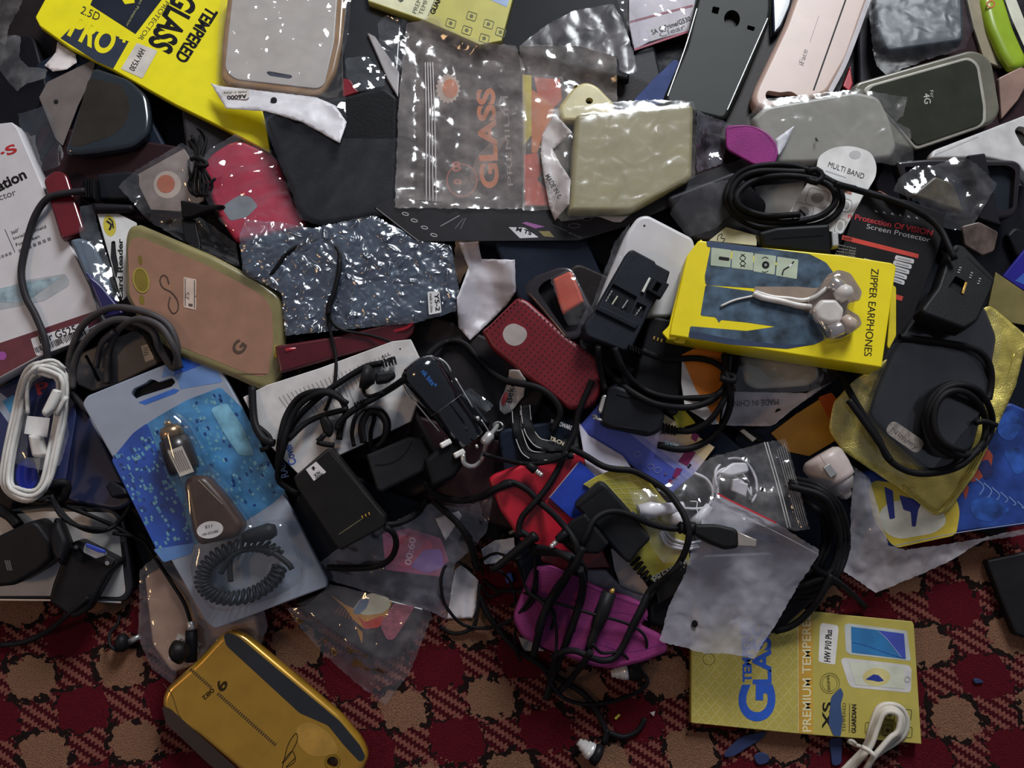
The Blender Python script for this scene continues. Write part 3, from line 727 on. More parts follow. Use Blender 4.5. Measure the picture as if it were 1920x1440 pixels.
# the long dark cable down over the white box, and the grey coil
tube('power_cable', [(160, 358), (125, 362), (90, 372), (66, 405), (50, 455), (40, 510), (48, 555), (66, 590), (84, 635), (92, 680), (112, 715), (140, 745), (168, 775)], 2.6, M('#2a282b', .5), step=6,
     tag=('thick dark cable curving down across the white printed box', 'cable'))
g = tube('coiled_cable', [(140, 720), (128, 690), (140, 640), (160, 605), (205, 578), (260, 582), (310, 605), (330, 640), (332, 670), (325, 690, 2), (300, 655, 2), (285, 620, 2), (240, 600, 2), (200, 605, 2), (160, 640, 2), (140, 680, 2), (135, 730, 2)], 2.6, GREYCABLE, step=6,
     tag=('coil of grey cable in front of the amber case', 'cable'))
tube('cable_strand', [(200, 720), (205, 660), (225, 615), (260, 598), (300, 612), (325, 650), (338, 690)], 2.4, GREYCABLE, parent=g, step=6)
tube('cable_strand', [(180, 690), (190, 645), (215, 620)], 2.2, M('#39363a'), parent=g, step=6)
# white bundled USB cable
wb = bpy.data.objects.new('usb_cable', None); COL.objects.link(wb); w0 = at((66, 805), 30); wb.location = w0 * .001; WL[wb] = w0
label(wb, 'white bundled charging cable with square tag left of the blue blister pack', 'cable')
WC = M('#c7c3bd', .45, .4, mott=.1)
def stad(dx, dy, g_):
    return [(x + dx, y + dy) for x, y in [(82 - g_, 680 + g_), (110 - g_, 688 + g_), (126 - g_, 715), (122 - g_, 780), (108 - g_, 850), (92 - g_ * .8, 905), (60, 938 - g_), (25 + g_ * .4, 932 - g_), (4 + g_, 905), (8 + g_, 855), (24 + g_, 780), (40 + g_, 715), (56 + g_, 688 + g_)]]
for k, gg in enumerate((0, 6, 12, 17, 4, 10)):
    tube('cable_strand', stad(2 * (k > 3), 2 * (k > 3), gg), 1.75, WC, parent=wb, step=8, closed=True, smooth=3)
slab('usb_plug', Z13((235, 208), (280, 222), (235, 310), (200, 340), (180, 320)), 8, WC, r=4, bev=2.5, parent=wb)
slab('usb_plug', Z13((120, 420), (180, 425), (205, 510), (180, 525), (140, 520)), 8, WC, r=4, bev=2.5, parent=wb)
slab('plug_contact', Z13((150, 525), (182, 525), (180, 560), (172, 600)), 3, STEEL, r=1, bev=.4, parent=wb)
tube('cable_strand', [(52, 775), (52, 720), (68, 685), (100, 676), (122, 692)], 1.5, WC, parent=wb)
tg = slab('paper_tag', Z13((122, 335), (225, 345), (212, 432), (108, 415)), .6, M('#d0cdca', .6), r=1, bev=.1, parent=wb, lift=1)
tube('cable_strand', Z13((290, 250), (255, 330), (270, 300), (300, 250)), 1.6, WC, parent=wb)
film('wrap_band', Z13((70, 300), (130, 310), (120, 520), (150, 525), (250, 500), (300, 300), (310, 420), (270, 560), (180, 580), (30, 540)), FILM('#ffffff', .12, .1, .35), amp=.8, parent=wb)
# two black adapters and thin cable
ad1 = slab('power_adapter', Z13((-40, 890), (150, 800, 18), (225, 900), (235, 980), (180, 1030), (60, 1100), (-40, 1110)), 20, M('#151416', .4, bump=.2), r=8, bev=3,
     tag=('boxy black power adapter lying on the silver phone face', 'adapter'))
for k in range(3): pr(ad1, Z13((20 + 9 * k, 985), (26 + 9 * k, 985), (38 + 9 * k, 1030), (32 + 9 * k, 1032)), M('#4c4a4c'), 'printed_mark')
tube('cable', Z13((85, 830), (50, 790), (20, 770), (-40, 740)), 4, RUBBER, parent=ad1, step=5)
ad2 = slab('serial_connector', Z13((300, 920), (345, 895, 8), (530, 990, 8), (525, 1015), (480, 1060), (390, 1220, 10), (330, 1250), (215, 1170, 10), (235, 1090)), 15, M('#1a191b', .4, bump=.3), r=6, bev=2.5,
     tag=('black video connector with blue and silver socket lying on carpet edge', 'connector'))
sh = slab('metal_plate', Z13((325, 905), (350, 895), (520, 985), (500, 1010), (420, 985)), 2.5, M('#2a292b', .3), r=3, bev=.5, parent=ad2, pl=PLN[ad2].up(1.5), nostamp=True)
slab('socket_shell', Z13((375, 925), (385, 910), (470, 945), (475, 965), (430, 980), (370, 950)), 4, CHROME, r=3, bev=1, parent=ad2, pl=PLN[ad2].up(5), nostamp=True)
slab('socket_insert', Z13((385, 908), (470, 940), (474, 955), (440, 950), (385, 925)), 2, M('#20358f', .4), r=2, bev=.5, parent=ad2, pl=PLN[ad2].up(7), nostamp=True)
for c in ((342, 925), (482, 998)): pr(ad2, circ(Z13(c)[0], 4), STEEL, 'screw', pl=PLN[ad2].up(1.7))
slab('power_adapter', Z13((215, 870), (240, 790), (265, 790), (310, 900), (270, 1010), (230, 960)), 16, M('#121114', .35), r=10, bev=4, tag=('small rounded black plug between the two adapters', 'plug'))
tube('power_cable', Z13((0, 1365), (100, 1355), (220, 1300), (330, 1210), (400, 1150)), 2.0, RUBBER, tag=('dark cable lying on carpet below the black video connector', 'cable'))
lc = tube('earphone_cable', Z13((180, 720), (230, 700), (270, 760), (330, 820), (420, 855), (500, 840), (560, 780), (590, 730)), 1.6, CABLE, tag=('thin black cable looping over the silver phone face', 'cable'))
tube('cable_strand', Z13((200, 715), (300, 745), (420, 790), (520, 835), (640, 900)), 1.5, CABLE, parent=lc); tube('cable_strand', Z13((230, 690), (270, 780), (350, 830), (480, 850)), 1.5, CABLE, parent=lc)
slab('cable_plug', Z13((470, 650), (500, 625), (560, 660), (570, 690), (500, 705)), 10, M('#15161d', .4), r=3, bev=2, tag=('small ribbed plug peeping out under the blue blister pack', 'plug'))
tube('cable_hoop', Z13((240, 640), (300, 640), (290, 700), (260, 720)), 3, CABLE, parent=lc)
# ------------------------------------------------------------------ top and middle
slab('phone_case', [(640, -30), (760, -30), (745, 180), (640, 170)], 8, M('#121317', .25, .5, coat=.3), r=14, bev=2.5, tag=('black glossy case between the silver case and the zip bag', 'phone case'))
slab('phone_case', Z2((930, 560), (985, 570), (1045, 660), (930, 700)), 5, M('#7a1a24', .3), r=3, bev=1, tag=('small red case corner behind the black leather wallet case', 'phone case'))
film('plastic_bag', Z2((950, 420), (1100, 400), (1240, 540), (1230, 620), (1030, 660), (960, 560)), FILM('#d5dae0', .1, .06, .5), amp=1.6, scale=10, tag=('small crinkled clear wrapper above the black leather wallet case', 'plastic bag'))
slab('phone_case', [(930, -30), (1180, -30), (1180, 150), (1060, 120), (935, 90)], 8, M('#191a1d', .4), r=10, bev=2, tag=('dull black case under the grey crinkled bag', 'phone case'))
# crimson wallet in clear film
cw = slab('phone_wallet', Z7((440, 260), (500, 170), (640, 80, 25), (860, 180), (950, 420), (1030, 560), (640, 640), (560, 520)), 9, M('#a81f3d', .4, .4, bump=.2), r=14, bev=3,
     tag=('crimson phone wallet wrapped in shiny clear film', 'phone wallet'))
pr(cw, Z7((580, 440), (660, 390), (720, 400), (760, 450), (700, 510), (610, 530), (570, 470)), M('#7d8288', .35, .5), 'grey_patch', 5)
film('plastic_bag', Z7((420, 250), (500, 140), (640, 60), (880, 170), (970, 420), (1040, 570), (700, 640), (560, 540), (480, 420)), FILM('#ffe8ee', .06, .07, .5, crinkle=55, cdist=.008), amp=3.4, scale=14, stretch=2.2, dirn=10, step=5,
     tag=('clear shiny film around the crimson wallet', 'plastic bag'))
# small zip bag with orange seal
zb = slab('protector_packet', Z7((90, 290), (360, 140), (420, 240), (470, 420), (340, 480), (180, 470)), 2, M('#8d807a', .6, mott=.3), r=3, bev=.4, tag=('pale protector packet with orange seal inside the small zip bag', 'packet'))
pr(zb, circ(Z7((270, 335))[0], 26), M('#c2b2a6'), 'seal_rim'); pr(zb, circ(Z7((262, 330))[0], 17), M('#b86748'), 'orange_seal', h=.25)
film('plastic_bag', Z7((5, 345), (100, 255), (350, 110), (490, 200), (480, 400), (400, 480), (520, 560), (640, 650), (660, 780), (480, 700), (360, 640), (180, 540)), FILM('#e3dfe0', .13, .1, .4), amp=1.3, scale=14, step=5,
     tag=('small clear zip bag with striped seal beside the black cord bundle', 'plastic bag'))
zp = bpy.context.scene.objects[-1] if False else None
# yellow tempered glass sleeve
YEL = M('#e2d512', .4, .4, mott=.06)
ys = slab('tempered_glass_sleeve', [(66, 32, 3), (74, 48), (130, 88), (212, 130), (330, 196), (420, 240), (507, 286), (500, 240), (470, 120), (430, -40), (105, -40)], 5, YEL, r=2, bev=.8, slope=.12,
     tag=('bright yellow tempered glass sleeve with black lettering', 'sleeve'))
NAVY = M('#20242f', .4)
pr(ys, Z1((650, 35), (720, -140), (1270, -140), (975, 245)), NAVY, 'dark_panel')
pr(ys, Z1((435, 275), (525, 185), (900, 275), (925, 300), (815, 495), (700, 445)), M('#2b3140', .35), 'dark_panel')
text(ys, 'PRO', Z1((485, 245))[0], Z1((780, 400))[0], 44, YEL, .035, h=.25); text(ys, '+', Z1((850, 305))[0], Z1((925, 325))[0], 18, YEL, .03, h=.25)
text(ys, '2.5D', Z1((575, 95))[0], Z1((705, 150))[0], 15, NAVY); text(ys, 'GLASS', Z1((1270, -70))[0], Z1((1065, 315))[0], 45, M('#16161a', .5), .035)
text(ys, 'TEMPERED', Z1((1495, 40))[0], Z1((1258, 415))[0], 23, M('#16161a', .5), .035); text(ys, 'SCREEN PROTECTOR', Z1((1330, -180))[0], Z1((992, 275))[0], 9, M('#4a4a1a'))
text(ys, 'Glass Screen Protector', Z1((1100, -160))[0], Z1((905, 185))[0], 5, M('#9a9a6a'), h=.25); pr(ys, Z1((880, 0), (960, -40), (970, 20), (900, 30)), YEL, 'print', h=.25)
st = pr(ys, Z1((985, 308), (1135, 365), (1025, 565), (870, 495)), M('#c6bfb4', .6), 'label_sticker', 3, h=.25)
text(ys, 'HW Y530', Z1((1010, 345))[0], Z1((928, 495))[0], 11, INK, .01, h=.4, parent=st)
# black leather wallet case in film
lw = slab('phone_wallet', Z2((375, 860, 8), (480, 800), (940, 690), (1230, 620, 10), (1330, 700), (1310, 1530), (760, 1610), (640, 1560, 14), (560, 1350)), 11, M('#18181b', .55, .3, bump=.35, bscale=420), r=8, bev=3, slope=.15,
     tag=('black leather wallet case wrapped in film beside the zip bag', 'phone wallet'))
film('plastic_bag', Z2((350, 870), (470, 790), (700, 850), (960, 1000), (1330, 1000), (1320, 1545), (760, 1625), (620, 1570), (560, 1380)), FILM('#dfe3ea', .03, .08, .36, crinkle=35, cdist=.004), amp=2.4, scale=16, stretch=3, dirn=65, step=6,
     tag=('clear film around the black leather wallet case', 'plastic bag'))
# red rimmed case, white box with print, under the shiny blue bag
wbx = slab('instruction_box', [(455, 745), (500, 722), (600, 690), (735, 640), (770, 636), (800, 700), (770, 790), (560, 890), (500, 830)], 9, M('#c6c2c0', .6, .3), r=2, bev=.6, slope=.15,
     tag=('white printed cover box under the tangle of black cables', 'box'))
for k in range(26):
    a = np.array(lerp4([(520, 740), (725, 660), (735, 720), (560, 810)], k / 26, .06)); b = np.array(lerp4([(520, 740), (725, 660), (735, 720), (560, 810)], k / 26 + .02, rg.uniform(.5, 1)))
    line(wbx, [a, b], 1.1, M('#8b8886'), 'text_line', smooth=False)
text(wbx, 'Cover', Z15((300, 780))[0], Z15((265, 655))[0], 15, M('#3a56a8'), .02); text(wbx, 'RAIX', Z15((255, 855))[0], Z15((225, 745))[0], 14, M('#3a4560'), .01)
text(wbx, 'ALL', Z8((1045, 1110))[0], Z8((1110, 1080))[0], 6, INK); text(wbx, 'bkp', (712, 685), (740, 673), 9, INK, .03)
slab('phone_case', [(515, 648), (640, 628), (765, 597, 6), (780, 604), (776, 626, 8), (760, 640), (640, 668), (525, 700)], 8, M('#4a0f16', .25, .5, coat=.4), r=4, bev=2,
     tag=('dark case with glossy red rim under the shiny blue bubble bag', 'phone case'))
tube('red_rim', [(535, 657), (600, 647), (680, 632), (740, 621), (765, 614), (775, 602)], 1.6, M('#a01826', .2, .6, coat=.6), parent=bpy.data.objects[-1] if False else [x for x in WL if x.name.startswith('phone_case')][-1])
# shiny blue bubble wrapped case
sbc = slab('phone_case', Z8((40, 290, 10), (150, 240), (1000, 100), (1540, 330), (1590, 600), (1560, 760, 12), (1300, 820), (360, 930), (330, 640), (60, 480)), 9, M('#232e42', .35), r=10, bev=2.5, slope=.12,
     tag=('dark blue phone case inside the shiny bubble bag', 'phone case'))
bb = film('bubble_bag', Z8((30, 250), (70, 120), (330, 140), (540, 180), (1000, 90), (1290, 270), (1540, 300), (1600, 640), (1580, 770), (1300, 850), (360, 945), (330, 640), (60, 500)), FILM('#9db4d0', .2, .24, .95, crinkle=120, cstr=1.0, cdist=.0045), amp=1.15, scale=5.5, step=4.5, gap=.4,
     tag=('shiny bluish bubble bag covered in small crinkles with a size sticker', 'plastic bag'))
st = sticker(bb, Z8((1370, 632), (1455, 630), (1470, 780), (1380, 797)), M('#d3d2d2', .6), 3, h=1.2)
text(st, 'Y5-2', Z8((1420, 645))[0], Z8((1430, 770))[0], 8, INK, .02, h=.3); text(st, 'made in china', Z8((1385, 645))[0], Z8((1392, 780))[0], 5, INK, h=.3)
pr(bb, circ(Z8((863, 812))[0], 3), INK, 'air_hole', pl=sit(bb, circ(Z8((863, 812))[0], 6), 1.0))
# silver grey case in its bag with white header
sc_ = slab('phone_case', Z2((110, -120), (960, -120), (930, 300), (880, 520), (800, 660, 16), (740, 700, 16), (100, 610, 18), (50, 560), (60, 300)), 11, M('#93704a', .3, .5, coat=.3), r=10, bev=3, slope=.12,
     tag=('silver grey backed phone case with tan rim sealed in a bag', 'phone case'), holes=[(Z2((380, 520), (400, 512), (560, 540), (570, 555), (550, 568), (400, 545)), 4, 4)], hmat=M('#2a3040', .3))
pr(sc_, Z2((145, -120), (900, -120), (870, 300), (790, 600, 14), (740, 635, 12), (150, 565, 16), (85, 500, 16), (115, 200)), M('#b7b0aa', .35, .4, mott=.06), 'back_panel') if False else None
pb = slab('back_panel', Z2((145, -120), (900, -120), (870, 300), (800, 610, 14), (750, 640, 12), (150, 570, 16), (80, 500, 16), (110, 200)), 1.0, M('#b3aca6', .32, .5, mott=.06), r=4, bev=.8, parent=sc_, pl=PLN[sc_].up(.8), nostamp=True,
     holes=[(Z2((380, 520), (400, 512), (560, 540), (570, 555), (550, 568), (400, 545)), .7, 4)], hmat=M('#2a3040', .3))
hd = film('bag_header', Z2((-20, 600), (60, 620), (740, 700), (880, 760), (960, 880), (910, 1030), (640, 880), (380, 800), (280, 795), (90, 780)), M('#cfcccf', .4, .4), amp=.7, scale=18, r=2,
     tag=('white header flap with punched hole below the silver grey case', 'bag header'))
film('plastic_bag', Z2((60, -120), (1000, -120), (970, 250), (930, 420), (960, 860), (880, 770), (740, 710), (20, 620), (30, 300)), FILM('#ffffff', .06, .06, .4, crinkle=60, cdist=.003), amp=1.9, scale=12, step=5,
     tag=('clear bag over the silver grey case', 'plastic bag'))
st = sticker(hd, Z2((60, 650), (255, 640), (265, 690), (240, 715), (80, 710)), M('#d4cdc6', .6), 4)
text(st, 'A6000', Z2((240, 678))[0], Z2((98, 690))[0], 7, INK, .02, h=.3); text(st, 'made in china', Z2((240, 655))[0], Z2((75, 662))[0], 4, INK, h=.3)
pr(hd, circ(Z2((435, 722))[0], 6), INK, 'punched_hole', pl=sit(hd, circ(Z2((435, 722))[0], 8), .9))
# olive yellow guardian box at the top edge
LY = M('#b9b25c', .45, .4, mott=.08)
gb = slab('tempered_glass_box', [(688, -30), (968, -30), (940, 76), (900, 84), (800, 40), (690, 2)], 8, LY, r=1, bev=.5, slope=.12, tag=('pale yellow tempered glass box poking out above the zip bag', 'box'))
pr(gb, [(690, -28), (830, -28), (800, 38), (690, 0)], M('#d8d6b0', .4), 'pale_panel')
text(gb, 'XS', Z2((1430, 80))[0], Z2((1370, -60))[0], 20, INK, .0, h=.25) if False else text(gb, 'SX', Z2((1350, 20))[0], Z2((1430, -70))[0], 26, M('#39402a'), .01, h=.25)
text(gb, 'PREMIUM', Z2((1460, 100))[0], Z2((1530, -90))[0], 8, M('#4a4a34'), h=.25); text(gb, 'TEMPERED', Z2((1505, 110))[0], Z2((1590, -110))[0], 8, M('#4a4a34'), h=.25)
text(gb, 'GUARDIAN', Z2((1590, 105))[0], Z2((1690, -110))[0], 9, INK, .03, h=.25); line(gb, Z2((1545, 115), (1640, -110)), 1, INK, smooth=False, h=.25)
pr(gb, Z3((600, 0), (690, 40), (720, -40), (630, -70)), M('#8fa2c0'), 'printed_phone')
for c in ((492, 90), (587, 135), (375, 130), (465, 170), (563, 215), (655, 180)):
    line(gb, rnd(Z3(*[(c[0] + dx, c[1] + dy) for dx, dy in ((-18, -28), (32, -12), (20, 30), (-30, 14))]), 2, 2), 1.4, M('#4d4a2e'), 'printed_icon', closed=True, smooth=False); pr(gb, circ(Z3(c)[0], 3.5), M('#5d5a38'), 'printed_icon')
# grey crinkled bag right of it
film('plastic_bag', Z3((760, 260), (900, 150), (1060, 60), (1180, 40), (1290, 20), (1340, 110), (1400, 280), (1425, 400), (1380, 420), (1330, 400), (1315, 320), (1100, 260)), FILM('#8a8588', .7, .3, .2), amp=2.2, scale=20, stretch=2.5, dirn=100,
     tag=('grey crinkled bag tail above the cream case', 'plastic bag'))
# thin grey wrapped card edge left of the zip bag
slab('phone_case', Z2((1105, 230), (1165, 260), (1340, 520), (1330, 700), (1250, 560), (1160, 350)), 3, M('#8f8a8a', .35), r=3, bev=.8, tag=('slim pale grey case edge beside the zip bag', 'phone case'))
film('plastic_bag', Z2((1180, 170), (1240, 110), (1400, 150), (1380, 420), (1330, 540), (1200, 330)), FILM('#9fa0a6', .18, .1, .4), amp=1.6, scale=12, tag=('shiny crumpled bag corner left of the zip bag', 'plastic bag'))
# black backing card under the zip bags
bcard = slab('packaging_card', [(700, 388), (740, 372), (1060, 395), (1180, 385), (1300, 330), (1418, 288, 4), (1428, 298), (1240, 395), (1172, 425), (1085, 451), (785, 453)], 2, M('#2b2a2d', .35, .5), r=2, bev=.4, slope=.12,
     tag=('black packaging card with small white sticker beneath the zip bags', 'card'))
st = pr(bcard, Z3((700, 1277), (790, 1280), (870, 1335), (765, 1340)), M('#c9c7c9', .6), 'label_sticker', 2); text(bcard, 'M TS', Z3((742, 1296))[0], Z3((828, 1322))[0], 7, INK, .03, h=.3, parent=st)
for c, rx, ry in (((1140, 1228), 9, 4), ((1070, 1270), 11, 4)): line(bcard, circ(Z3(c)[0], rx, ry, 0), 1.2, M('#5b595b'), 'printed_ring', closed=True)
pr(bcard, Z3((1130, 1222), (1160, 1226), (1150, 1240), (1120, 1238)), INK, 'slot'); pr(bcard, Z3((1200, 1215), (1500, 1090), (1500, 1120), (1330, 1250), (1290, 1248)), M('#c4c1c0', .6), 'white_label')
for c in ((120, 1203), (170, 1240), (228, 1280), (280, 1322)): line(bcard, circ(Z3(c)[0], 6, 2.5, 15), 1.4, M('#a8a6a6'), 'printed_icon', closed=True)
line(bcard, Z3((318, 1272), (425, 1212)), 1.5, M('#8a888a'), smooth=False); line(bcard, Z3((400, 1285), (445, 1230)), 1, M('#6a686a'), smooth=False); line(bcard, Z3((430, 1288), (460, 1225)), 1, M('#6a686a'), smooth=False)
pr(bcard, Z3((775, 1255), (800, 1248), (905, 1275), (850, 1285)), M('#8a4a86'), 'print'); pr(bcard, Z3((870, 1300), (930, 1300), (960, 1335), (900, 1330)), M('#7a6e3c'), 'print')
text(bcard, 'screen guard', Z3((950, 1268))[0], Z3((1105, 1340))[0], 3, M('#7d7b7d'))
line(bcard, [(785, 452), (705, 390)], 1.5, M('#777578'), smooth=False, h=.2)
# orange printed box and black GLASS box in their zip bags
ob_ = slab('protector_box', Z3((770, 415), (1005, 430), (1060, 600), (1050, 1160), (780, 1165)), 6, M('#3a3232', .5, mott=.3), r=2, bev=.5, slope=.1, tag=('orange and black protector box in the zip bag behind the cream case', 'box'))
pr(ob_, Z3((778, 420), (830, 425), (830, 760), (785, 820)), M('#bfae38', .5), 'yellow_print'); pr(ob_, Z3((845, 435), (990, 445), (1000, 560), (960, 600), (870, 560)), M('#c2563a', .5), 'orange_print')
pr(ob_, Z3((830, 500), (960, 600), (930, 700), (860, 860), (830, 860)), M('#bd6a30', .5), 'orange_print', 4, h=.2); pr(ob_, Z3((785, 870), (860, 860), (890, 960), (860, 1010), (930, 1080), (940, 1155), (795, 1155)), M('#b8432a', .5), 'orange_print')
film('plastic_bag', Z3((760, 260), (850, 250), (1000, 260), (1060, 240), (1260, 300), (1310, 320), (1312, 560), (1300, 800), (1050, 1180), (780, 1185), (770, 500)), FILM('#c4b9b2', .42, .16, .32, patch=.36), amp=1.6, scale=16,
     tag=('dusty zip bag holding the orange printed box', 'plastic bag'))
gbx = slab('protector_box', Z3((200, 350), (760, 395), (775, 420), (780, 1160), (180, 1165)), 7, M('#2d292c', .5, mott=.25), r=2, bev=.5, slope=.1, tag=('black protector box with orange lettering inside dusty zip bag', 'box'))
OR = M('#c06a34', .5)
pr(gbx, [(c[0], c[1]) for c in [((lambda t: (840 + (24 if k % 2 else 20) * math.cos(t), 166 + (29 if k % 2 else 25) * math.sin(t)))(2 * math.pi * k / 36)) for k in range(36)]], M('#b9a294'), 'seal_rim')
pr(gbx, circ((844, 166), 14, 18), OR, 'orange_seal', h=.25)
text(gbx, 'GLASS', (934, 352), (926, 165), 32, OR, .035); text(gbx, 'PREMIUM', (962, 348), (952, 180), 10, M('#8d7f78'))
line(gbx, circ((866, 338), 28, 30), 2.5, M('#a8503a'), 'robot_ring', closed=True); text(gbx, '8', (848, 322), (865, 320), 18, M('#b0563c'), .02); text(gbx, '9', (850, 352), (866, 352), 16, M('#b0563c'), .02)
line(gbx, Z3((660, 540), (650, 600), (680, 640)), 3, M('#888080')); pr(gbx, Z3((700, 560), (745, 480), (760, 500), (735, 590), (690, 640), (670, 635)), M('#121011'), 'scuff')
pr(gbx, Z3((480, 1000), (520, 880), (600, 800), (700, 760), (640, 860), (560, 1000), (500, 1040)), M('#5f5148'), 'scuff', 6)
gz = film('plastic_bag', Z3((125, 130), (200, 120), (250, 80), (300, 90), (340, 150), (450, 200), (570, 240), (740, 255), (790, 380), (800, 700), (790, 1175), (60, 1170), (70, 900), (80, 600)), FILM('#c6bab4', .46, .16, .32, patch=.36), amp=1.5, scale=15,
     tag=('large dusty zip bag holding the black box with orange lettering', 'plastic bag'))
zpl = sit(gz, Z3((220, 360), (320, 360), (330, 1140), (240, 1140)), 1.6)
for k in range(4): line(gz, Z3((232 + 14 * k, 350), (238 + 16 * k, 700), (238 + 19 * k, 1150)), 1.6, M('#b9b1b0', .3), 'zip_ridge', pl=zpl)
# cream case and beige case in a bag
slab('phone_case', Z3((980, 600), (1060, 490, 30), (1130, 452, 25), (1200, 475, 25), (1300, 580), (1290, 680), (1000, 680)), 9, M('#b9ad7c', .35), r=8, bev=3, tag=('cream coloured case corner with camera hole above the beige bagged case', 'phone case'),
     holes=[(circ(Z3((1155, 567))[0], 7, 6), 5, 0), (Z3((1070, 480), (1090, 475), (1088, 486), (1072, 490)), 3, 0)], hmat=INK)
bg = slab('phone_case', Z3((1080, 640), (1480, 600, 10), (1740, 580, 12), (1745, 640), (1735, 1000), (1390, 1190), (1040, 1190)), 11, M('#8f8560', .4, mott=.12), r=8, bev=3.5, slope=.12, tag=('khaki beige phone case inside crinkled bag with white strip', 'phone case'))
film('packing_strip', Z3((960, 640), (1060, 745), (950, 840), (990, 920), (1050, 1010), (1040, 1150), (960, 1240), (930, 1160), (900, 1000), (880, 860), (890, 760)), M('#cbc3c2', .35, .5), amp=1.3, scale=12, r=1,
     tag=('crinkled white packing strip at the side of the khaki case', 'packing strip'))
ps = [x for x in WL if x.name.startswith('packing_strip')][-1]
text(ps, 'MADE IN C', Z3((905, 990))[0], Z3((980, 1120))[0], 9, INK, .02, pl=sit(ps, Z3((890, 980), (950, 980), (1010, 1110), (950, 1120)), 1.4))
film('plastic_bag', Z3((930, 615), (1290, 575), (1480, 560), (1745, 570), (1757, 650), (1750, 1000), (1500, 1110), (1380, 1200), (1000, 1245), (940, 1180), (890, 860), (890, 760)), FILM('#e5e0cc', .13, .2, .3), amp=.9, scale=20, stretch=2.5, dirn=10,
     tag=('dull clear bag over the khaki beige case', 'plastic bag'))
# ------------------------------------------------------------------ top right
pk = slab('protector_packet', Z4((60, -60), (640, -60), (590, 220), (300, 300), (190, 360), (150, 170)), 4, M('#cfc8d0', .3, .5, mott=.1), r=2, bev=.5, slope=.12, tag=('white and pink clear case packet with typed label', 'packet'))
line(pk, Z4((150, 160), (610, 40)), 4, M('#9a4a5a'), smooth=False); line(pk, Z4((190, 358), (590, 222)), 4, M('#b04a5e'), smooth=False)
st = pr(pk, Z4((285, 210), (585, 110), (600, 150), (570, 210), (300, 300)), M('#d0ccd0', .6), 'label_sticker', 2)
text(pk, 'SA G Prime/G530', Z4((320, 250))[0], Z4((598, 148))[0], 9, INK, .01, h=.3, parent=st); text(pk, 'Clear', Z4((375, 268))[0], Z4((560, 205))[0], 9, M('#6a646c'), .01, h=.3, parent=st)
film('plastic_bag', Z4((40, -60), (640, -60), (600, 220), (190, 365), (150, 200)), FILM('#ffffff', .06, .07, .42), amp=1.1, scale=14, tag=('clear shiny bag around the labelled white packet', 'plastic bag'))
slab('cloth_pouch', Z4((180, 720), (330, 560), (480, 420), (520, 440), (440, 720), (300, 780)), 5, M('#38446e', .8, .2, bump=.6), r=4, bev=1.5, tag=('blue woven pouch edge beside the smoky case', 'pouch'))
# smoky translucent case with camera hole
sm = slab('phone_case', Z4((650, -60), (560, 330), (400, 700, 12), (440, 770), (850, 870, 14), (1000, 560), (1180, 120, 20), (1180, -60)), 10, M('#151814', .5, .2, mott=.3), r=10, bev=3.5, seg=5, slope=.14,
     tag=('smoky dark translucent phone case with round camera hole', 'phone case'), holes=[(circ(Z4((893, 137))[0], 15, 17), 6, 0), (Z4((755, 45), (805, 55), (790, 105), (745, 90)), 4, 2), (Z4((1005, 180), (1060, 195), (1050, 225), (1000, 210)), 4, 2)], hmat=M('#0e0f0e', .3))
line(sm, Z4((1150, 130), (1000, 470), (860, 790)), 1.5, M('#4d514c', .2), 'inner_ridge'); line(sm, Z4((640, 60), (560, 330), (430, 690)), 1.5, M('#5a605a', .2), 'inner_ridge')
slab('phone_case', Z4((1180, -60), (1340, -60), (1320, 40), (1250, 200), (1190, 250)), 8, M('#1a2230', .2, coat=.5), r=8, bev=2, tag=('dark shiny blue case edge between the smoky and pink gold cases', 'phone case'))
# pink gold case
pg_ = slab('phone_case', Z4((1360, -70), (1270, 180), (1060, 620), (1035, 700, 12), (1060, 770, 14), (1180, 790), (1590, 680, 14), (1740, 420), (1910, -70)), 11, M('#a88d80', .38, .4, mott=.06), r=10, bev=4.5, seg=6, slope=.12,
     tag=('glossy pink gold phone case with black slit line', 'phone case'), holes=[(Z4((1130, 690, 8), (1145, 650, 8), (1240, 665), (1320, 655, 8), (1370, 690), (1400, 700), (1300, 720), (1150, 725, 8)), 5, 3)], hmat=M('#141112', .4))
line(pg_, Z4((1725, -40), (1480, 650)), 3, INK, 'slit', smooth=False); line(pg_, Z4((1518, 115), (1455, 300)), 1, M('#6a5048'), smooth=False)
text(pg_, 'iFace', Z4((1408, 472))[0], Z4((1440, 360))[0], 10, M('#4a3630'))
line(pg_, Z4((1890, -40), (1720, 420), (1600, 660)), 9, M('#80757a', .2, .5), 'bumper_edge', h=.2)
slab('phone_case', Z4((1690, 620), (1745, 470), (1765, 600), (1740, 660)), 5, M('#b0202f', .3), r=3, bev=1, tag=('thin red case corner beside the pink gold case', 'phone case'))
